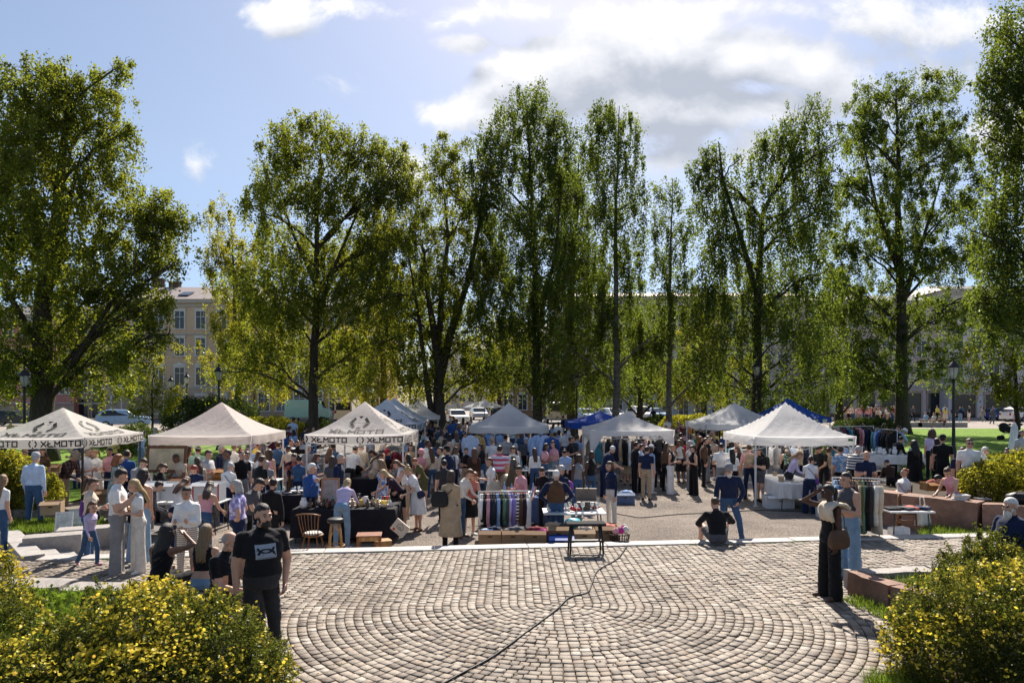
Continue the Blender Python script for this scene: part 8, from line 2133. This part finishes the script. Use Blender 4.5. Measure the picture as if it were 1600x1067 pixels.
# --- wooden seats in front of the crockery table
def chair_windsor(u, D, rz, label):
    root = empty('wooden_chair', at(u, D), R(rz), label, 'chair')
    s = MB(); s.lathe((0, 0, .43), [(.19, 0), (.215, .012), (.215, .03), (.18, .04)], 22, sx=1.0, sy=.95); s.build('seat', M_oak, parent=root)
    c = MB(); c.lathe((0, 0, .472), [(.17, 0), (.185, .02), (.15, .038)], 20); c.build('cushion', cloth('offwhite'), parent=root)
    for sx in (-1, 1):
        for sy in (-1, 1):
            l = MB(); l.tube([(sx * .12, sy * .12, .43), (sx * .16, sy * .16, .2), (sx * .19, sy * .20, 0)], [.017, .021, .013], n=8); l.build('leg', M_oak, parent=root)
    st = MB()
    for sx in (-1, 1): st.tube([(sx * .16, -.16, .17), (sx * .16, .16, .17)], .010, n=6)
    st.tube([(-.16, 0, .17), (.16, 0, .17)], .010, n=6); st.build('stretcher', M_oak, parent=root)
    bk = MB()
    for k in range(7): t = (k - 3) / 3; bk.tube([(t * .155, .17 - .03 * t * t, .46), (t * .185, .24 - .02 * t * t, .68), (t * .215, .285 - .03 * t * t, .90)], .008 if 0 < k < 6 else .013, n=6)
    bk.build('spindles', M_oak, parent=root)
    tp = MB(); tp.tube([(-.25, .245, .885), (-.12, .285, .915), (0, .295, .92), (.12, .285, .915), (.25, .245, .885)], .026, n=8, flat=.55); tp.build('backrest', M_oak, parent=root)
    return root
chair_windsor(489, 14.25, 175, 'spindle-backed wooden chair with pale cushion before the crockery table')
def bar_stool(u, D, label):
    root = empty('bar_stool', at(u, D), R(20), label, 'stool')
    s = MB(); s.lathe((0, 0, .70), [(.15, 0), (.165, .02), (.165, .07), (.14, .085)], 22); s.build('seat', surf('leather_dark', (.03,.028,.025), rough=.5), parent=root)
    for k in range(4):
        a = PI / 4 + k * PI / 2; l = MB(); l.tube([(.11 * cos(a), .11 * sin(a), .70), (.15 * cos(a), .15 * sin(a), .4), (.20 * cos(a), .20 * sin(a), 0)], [.016, .018, .016], n=8); l.tube([(.15 * cos(a), .15 * sin(a), .42), (.06 * cos(a + .8), .06 * sin(a + .8), .62), (.10 * cos(a + 1.57), .10 * sin(a + 1.57), .69)], .010, n=6); l.build('leg', M_bamb, parent=root)
    r_ = MB(); r_.tube([(.185 * cos(k * PI / 8), .185 * sin(k * PI / 8), .24) for k in range(17)], .012, n=6, cap=False); r_.build('foot_ring', M_bamb, parent=root)
bar_stool(524, 14.25, 'bamboo bar stool with black seat beside the spindle-backed chair')
def small_table(u, D, w, d, h, label, rz=0, m=M_oak, name='side_table', cat='table', drawer=True):
    root = empty(name, at(u, D), R(rz), label, cat)
    t = MB(); t.box((0, 0, h - .012), (w, d, .026), bev=.006); t.build('tabletop', m, parent=root)
    a = MB(); a.box((0, -d / 2 + .04, h - .07), (w - .08, .02, .09)); a.box((0, d / 2 - .04, h - .07), (w - .08, .02, .09)); a.box((-w / 2 + .04, 0, h - .07), (.02, d - .1, .09)); a.box((w / 2 - .04, 0, h - .07), (.02, d - .1, .09)); a.build('apron', M_pine, parent=root)
    for sx in (-1, 1):
        for sy in (-1, 1): l = MB(); l.box((sx * (w / 2 - .035), sy * (d / 2 - .035), (h - .03) / 2), (.045, .045, h - .03), bev=.006); l.build('leg', m, parent=root)
small_table(577, 14.3, .50, .42, .46, 'square red-brown wooden table at the kerb', 8, wood('mahogany', (.22,.075,.03)))
small_table(598, 14.6, .34, .3, .28, 'low pale wooden stool behind the red-brown table', 20, M_pine, 'low_stool', 'stool')
# bench on the setts
def bench():
    root = empty('black_bench', (wpos(915, 13.35), 13.35, 0), R(2), 'low black bench standing on the setts', 'bench')
    s = MB(); s.box((0, 0, .54), (.74, .34, .055), bev=.018); s.build('seat', surf('bench_seat', (.03,.03,.032), rough=.85, spec=.1), parent=root)
    bk = paint('bench_black', (.018,.018,.02), .5)
    for sx in (-1, 1):
        for sy in (-1, 1): l = MB(); l.tube([(sx * .27, sy * .12, .51), (sx * .30, sy * .15, .25), (sx * .31, sy * .17, .0)], [.022, .02, .018], n=8); l.build('leg', bk, parent=root)
        r_ = MB(); r_.tube([(sx * .30, -.15, .2), (sx * .30, .15, .2)], .014, n=6); r_.build('side_rail', bk, parent=root)
    r_ = MB(); r_.box((0, 0, .22), (.60, .10, .03), bev=.006); r_.build('stretcher', bk, parent=root)
bench()
def plain_chair(x, y, rz, label, z, m=M_pine, back=True):
    root = empty('wooden_chair', (x, y, z), R(rz), label, 'chair')
    s = MB(); s.box((0, 0, .44), (.42, .40, .035), bev=.01); s.build('seat', m, parent=root)
    for sx in (-1, 1):
        l = MB(); l.tube([(sx * .18, -.17, .43), (sx * .20, -.20, 0)], .018, n=8); l.build('leg', m, parent=root)
        l = MB(); l.tube([(sx * .18, .18, .86), (sx * .18, .17, .43), (sx * .20, .26, 0)], .018, n=8); l.build('leg', m, parent=root)
    b = MB(); b.box((0, .18, .80), (.36, .02, .09), bev=.006); b.box((0, .175, .64), (.36, .018, .05), bev=.006); b.build('backrest', m, parent=root)
    t = MB(); t.tube([(-.19, -.19, .2), (.19, -.19, .2)], .010, n=6); t.tube([(-.19, -.19, .25), (-.19, .2, .25)], .010, n=6); t.tube([(.19, -.19, .25), (.19, .2, .25)], .010, n=6); t.build('stretcher', m, parent=root)
plain_chair(9.15, 16.3, 60, 'wooden chair with a white tote over its back', -.2, M_oak)
o_, b_, k_ = who('seated ginger')
plain_chair(o_.location.x, o_.location.y + .02, -75, 'dark wooden chair under the seated ginger-haired woman', o_.location.z, M_dark)
mb = MB(); bm = bmesh.new(); bmesh.ops.create_cube(bm, size=1); bmesh.ops.subdivide_edges(bm, edges=list(bm.edges), cuts=5, use_grid_fill=True)
for v in bm.verts: v.co = V3((v.co.x * .36 * (1 - .2 * v.co.z), v.co.y * (.16 - .10 * v.co.z) + .01 * sin(v.co.x * 14), v.co.z * .42))
bm.verts.index_update(); mb.add([v.co.copy() for v in bm.verts], [tuple(v.index for v in f.verts) for f in bm.faces], 0, True); bm.free()
mb.tube([(-.12, 0, .2), (-.08, .02, .42), (.08, .02, .42), (.12, 0, .2)], .012, n=6)
tag(mb.build('tote_bag', cloth('offwhite'), loc=(9.42, 16.15, .22), rz=R(35)), 'white cloth tote hanging on the wooden chair back', 'bag')
mb = MB(); mb.ell((0, 0, .09), (.2, .17, .1), 16, 10, jit=.5); tag(mb.build('clothes_heap', cloth('black'), loc=(9.15, 16.28, .25)), 'black clothes heaped on the wooden chair seat', 'clothes')
mb = MB(); mb.box((0, 0, .17), (.42, .22, .34), bev=.05); tag(mb.build('carrier_bag', cloth('white'), loc=(8.35, 15.2, -.2), rz=.2), 'white plastic bag under the folding table', 'bag')
# seats hidden under the other sitters
for s_, lab in (('seated on the far stone bench', ''),): pass
o_, b_, k_ = who('long white beard')
mb = MB(); mb.box((0, 0, .25), (1.3, .5, .62), bev=.03); tag(mb.build('stone_block', M_gran, loc=(o_.location.x + .1, o_.location.y + .06, o_.location.z - .13 + .0)), 'granite block seat under the white-bearded man', 'block')
# suitcase, balloon, ball, basket
root = empty('suitcase', (wpos(915, 15.9), 15.75, .535), R(-4), 'open grey-brown suitcase standing on the glasses table', 'suitcase')
mb = MB(); mb.box((0, .10, .18), (.46, .08, .34), bev=.03); mb.build('lid', surf('suitcase_brown', (.20,.16,.13), rough=.5), parent=root)
mb = MB(); mb.box((0, -.10, .05), (.46, .32, .09), bev=.03); mb.build('base', surf('suitcase_brown', (.20,.16,.13)), parent=root)
mb = MB(); mb.tube([(-.06, .06, .35), (-.04, .06, .38), (.04, .06, .38), (.06, .06, .35)], .010, n=6); mb.build('handle', M_dark, parent=root)
mb = MB(); mb.ell((0, 0, .12), (.13, .13, .15), 18, 12); mb.lathe((0, 0, -.06), [(.012, 0), (.02, .02), (.008, .035)], 8)
tag(mb.build('balloon', surf('balloon_purple', (.30,.10,.42), rough=.2, var=.06, trans=.3), loc=(wpos(888, 16.6), 16.6, pz(768, 16.6))), 'purple balloon tied beside the white-haired stall keeper', 'balloon')
mb = MB(); mb.ell((0, 0, .10), (.19, .15, .10), 18, 10, jit=.25); tag(mb.build('cushion', surf('cushion_turquoise', PAL['turquoise'], rough=.5, bump=.4, bscale=14, bdist=.02), loc=(wpos(895, 14.9), 14.75, .2)), 'turquoise satin cushion lying on the cartons', 'cushion')
root = empty('basket', (wpos(968, 14.42), 14.42, -.09), 0, 'brown slatted basket with pink toys at the end of the cartons', 'basket')
mb = MB()
for k in range(22):
    a = 2 * PI * k / 22; mb.tube([(.16 * cos(a), .12 * sin(a), 0), (.21 * cos(a), .155 * sin(a), .22)], .008, n=4)
for z_, q in ((.0, 1), (.11, 1.13), (.22, 1.3)): mb.tube([(.16 * q * cos(k * PI / 11), .12 * q * sin(k * PI / 11), z_) for k in range(23)], .011, n=5, cap=False)
mb.box((0, 0, .005), (.24, .17, .01)); mb.build('basket_body', M_dark, parent=root)
for i, c in enumerate(('pink', 'magenta', 'offwhite')):
    mb = MB(); mb.ell((0, 0, 0), (.09, .07, .07), 12, 8, jit=.4); mb.ell((.06, -.02, .06), (.04, .04, .04), 10, 8); tag(mb.build('soft_toy', cloth(c), loc=(wpos(968, 14.62) - .09 + .09 * i, 14.42, .19 + .02 * i), rz=i), '%s soft toy in the slatted basket' % {'offwhite': 'off-white'}.get(c, c), 'toy')
# the woman's printed bag by the crockery table
root = empty('paper_bag', (wpos(625, 15.0), 15.0, .15), R(-12), 'cream paper carrier bag with dark house emblem held by the plum shirt', 'bag'); root.rotation_euler = (0, R(38), R(-8))
mb = MB(); mb.box((0, 0, .0), (.34, .06, .28), bev=.012); mb.build('bag_body', surf('paper_cream', (.60,.54,.44), rough=.8, var=.08), parent=root)
mb = MB()
for a, b in (((-.07,0),(-.07,.07)), ((-.07,.07),(0,.12)), ((0,.12),(.07,.07)), ((.07,.07),(.07,0)), ((.07,0),(-.07,0)), ((-.025,0),(-.025,.045)), ((-.025,.045),(.025,.045)), ((.025,.045),(.025,0))): mb.tube([(a[0], -.032, a[1] - .02), (b[0], -.032, b[1] - .02)], .005, n=4)
mb.build('emblem', M_print, parent=root)
mb = MB(); mb.box((-.09, -.032, -.09), (.05, .004, .05)); mb.build('red_mark', paint('red_mark', PAL['red']), parent=root)

# --- bronze horse
def horse(u, D, rz, label):
    mb = MB(); s = 1.0
    mb.ell((0, 0, .92), (.21, .44, .24), 20, 14); mb.ell((0, -.36, .98), (.17, .19, .23), 16, 12); mb.ell((0, .36, .95), (.19, .20, .22), 16, 12)
    pts = [(0, -.42, 1.08), (0, -.52, 1.28), (0, -.60, 1.48), (0, -.62, 1.58)]
    for i in range(3): caps(mb, pts[i], pts[i + 1], [.155, .12, .095][i], [.12, .095, .085][i])
    caps(mb, (0, -.60, 1.58), (0, -.78, 1.42), .088, .062); caps(mb, (0, -.78, 1.42), (0, -.86, 1.33), .062, .052)
    for sx in (-1, 1):
        caps(mb, (sx * .045, -.57, 1.66), (sx * .055, -.56, 1.75), .022, .008)
        caps(mb, (sx * .11, -.40, .86), (sx * .11, -.42, .50), .085, .048); caps(mb, (sx * .11, -.42, .50), (sx * .11, -.41, .12), .046, .034); caps(mb, (sx * .11, -.41, .10), (sx * .11, -.45, .03), .045, .055)
        caps(mb, (sx * .12, .38, .88), (sx * .12, .30, .58), .115, .065); caps(mb, (sx * .12, .30, .58), (sx * .12, .44, .40), .058, .044); caps(mb, (sx * .12, .44, .40), (sx * .12, .40, .12), .042, .034); caps(mb, (sx * .12, .40, .10), (sx * .12, .36, .03), .045, .055)
    caps(mb, (0, .54, 1.02), (0, .66, .82), .045, .05); caps(mb, (0, .66, .82), (0, .66, .45), .06, .02)
    for i in range(8): t = i / 7; mb.ell((0, -.36 - .19 * t + .03, 1.22 + .46 * t), (.03, .07, .07))
    me = remesh(mb, .018, 3); me.materials.append(surf('bronze', (.10,.085,.06), rough=.42, var=.5, scale=5, metal=.55, bump=.2, bscale=20))
    o = link('horse_statue', me, loc=at(u, D), rz=R(rz)); tag(o, label, 'statue')
horse(795, 18.6, 12, 'dark bronze horse statue among the shoppers behind the low clothes rail')

# --- pram and scooters at the lawn's edge
p = at(1573, 44); root = empty('pram', p, R(40), 'black pram parked on the lawn', 'pram')
mb = MB(); mb.ell((0, 0, .68), (.26, .42, .24), 16, 10); mb.build('body', surf('pram_cloth', (.02,.02,.022), rough=.8), parent=root)
mb = MB(); mb.ell((0, .16, .84), (.27, .28, .26), 16, 10); mb.build('hood', surf('pram_cloth', (.02,.02,.022)), parent=root)
mb = MB(); mb.tube([(-.22, -.3, .3), (-.22, .45, .95), (.22, .45, .95), (.22, -.3, .3)], .016, n=6); mb.tube([(-.22, .3, .25), (-.2, -.1, .6)], .014, n=6); mb.tube([(.22, .3, .25), (.2, -.1, .6)], .014, n=6); mb.build('chassis', M_alu, parent=root)
for sx in (-1, 1):
    for sy in (-1, 1): mb = MB(); mb.prism([(.15 * cos(k * PI / 8), .15 * sin(k * PI / 8)) for k in range(16)], -.02, .02, M=Matrix.Translation((sx * .25, sy * .32, .15)) @ Matrix.Rotation(R(90), 4, 'Y')); mb.build('wheel', paint('tyre', (.015,.015,.015)), parent=root)
for i in range(4):
    p = at(1577 + 9 * i, 66); root = empty('electric_scooter', p, R(70), 'red electric scooter parked before the mauve shop house', 'scooter', 'red electric scooters in a row')
    mb = MB(); mb.box((0, 0, .14), (.16, .7, .05), bev=.02); mb.build('deck', paint('scooter_black', (.03,.03,.03)), parent=root)
    mb = MB(); mb.tube([(0, -.42, .12), (0, -.34, 1.1)], .028, n=8); mb.tube([(-.24, -.34, 1.12), (.24, -.34, 1.12)], .016, n=6); mb.build('handlebar', paint('scooter_red', (.5,.06,.06)), parent=root)
    for sy in (-.45, .42): mb = MB(); mb.prism([(.11 * cos(k * PI / 8), .11 * sin(k * PI / 8)) for k in range(16)], -.025, .025, M=Matrix.Translation((0, sy, .11)) @ Matrix.Rotation(R(90), 4, 'Y')); mb.build('wheel', paint('tyre', (.015,.015,.015)), parent=root)

# --- cables
def cable(pts, r, label, z0=None):
    P = []
    for u, v in pts:
        z = 0.012 if z0 is None else z0; D = (CZ - z) * F / (v - HV); P.append(V3((wpos(u, D), D, z)))
    Q = []
    for i in range(len(P) - 1):
        a, b = P[max(i - 1, 0)], P[min(i + 2, len(P) - 1)]
        for k in range(6):
            t = k / 6; p, q = P[i], P[i + 1]; m0, m1 = (q - a) * .5, (b - p) * .5
            Q.append(p * (2*t**3 - 3*t**2 + 1) + m0 * (t**3 - 2*t**2 + t) + q * (-2*t**3 + 3*t**2) + m1 * (t**3 - t**2))
    Q.append(P[-1]); mb = MB(); mb.tube(Q, r, n=6); tag(mb.build('cable', surf('cable_black', (.012,.012,.012), rough=.5), None), label, 'cable')
cable([(980, 851), (965, 872), (935, 890), (925, 910), (918, 925), (890, 933), (868, 953), (825, 985), (770, 1025), (720, 1052), (660, 1085)], .012, 'black power cable snaking across the setts')
cable([(958, 801), (985, 806), (1005, 808), (1060, 803), (1110, 801), (1180, 797), (1260, 799), (1300, 797)], .012, 'dark cable lying across the gravel', -.285)
# ------------------------------------------------------------------ fallen leaves and bits on the ground
LP = [(random.uniform(-9, 9), random.uniform(6.5, 14)) for _ in range(500)] + [(random.uniform(-10, 10), random.uniform(14.8, 30)) for _ in range(900)]
LP = np.array([(x, y, (.008 if y < kerb_y(x) else ground_z(x, y) + .012)) for x, y in LP if not kerb_y(x) - .05 < y < kerb_y(x) + .5])
lv, lq = leaf_quads(LP, .045, 0, .7); lv = lv.reshape(-1, 4, 3); lv[:, :, 2] = LP[:, None, 2] + (lv[:, :, 2] - LP[:, None, 2]) * .25
lo_ = link('fallen_leaves', np_mesh('fallen_leaves', lv.reshape(-1, 3), lq, leaf_mat('dry_leaves', (.12,.06,.02), (.30,.19,.05), (.3,.2,.04), autumn=(.5,.36,.08)), attrs={'tint': ('FACE', rng.uniform(0, 1, len(LP)))})); lo_['kind'] = 'stuff'
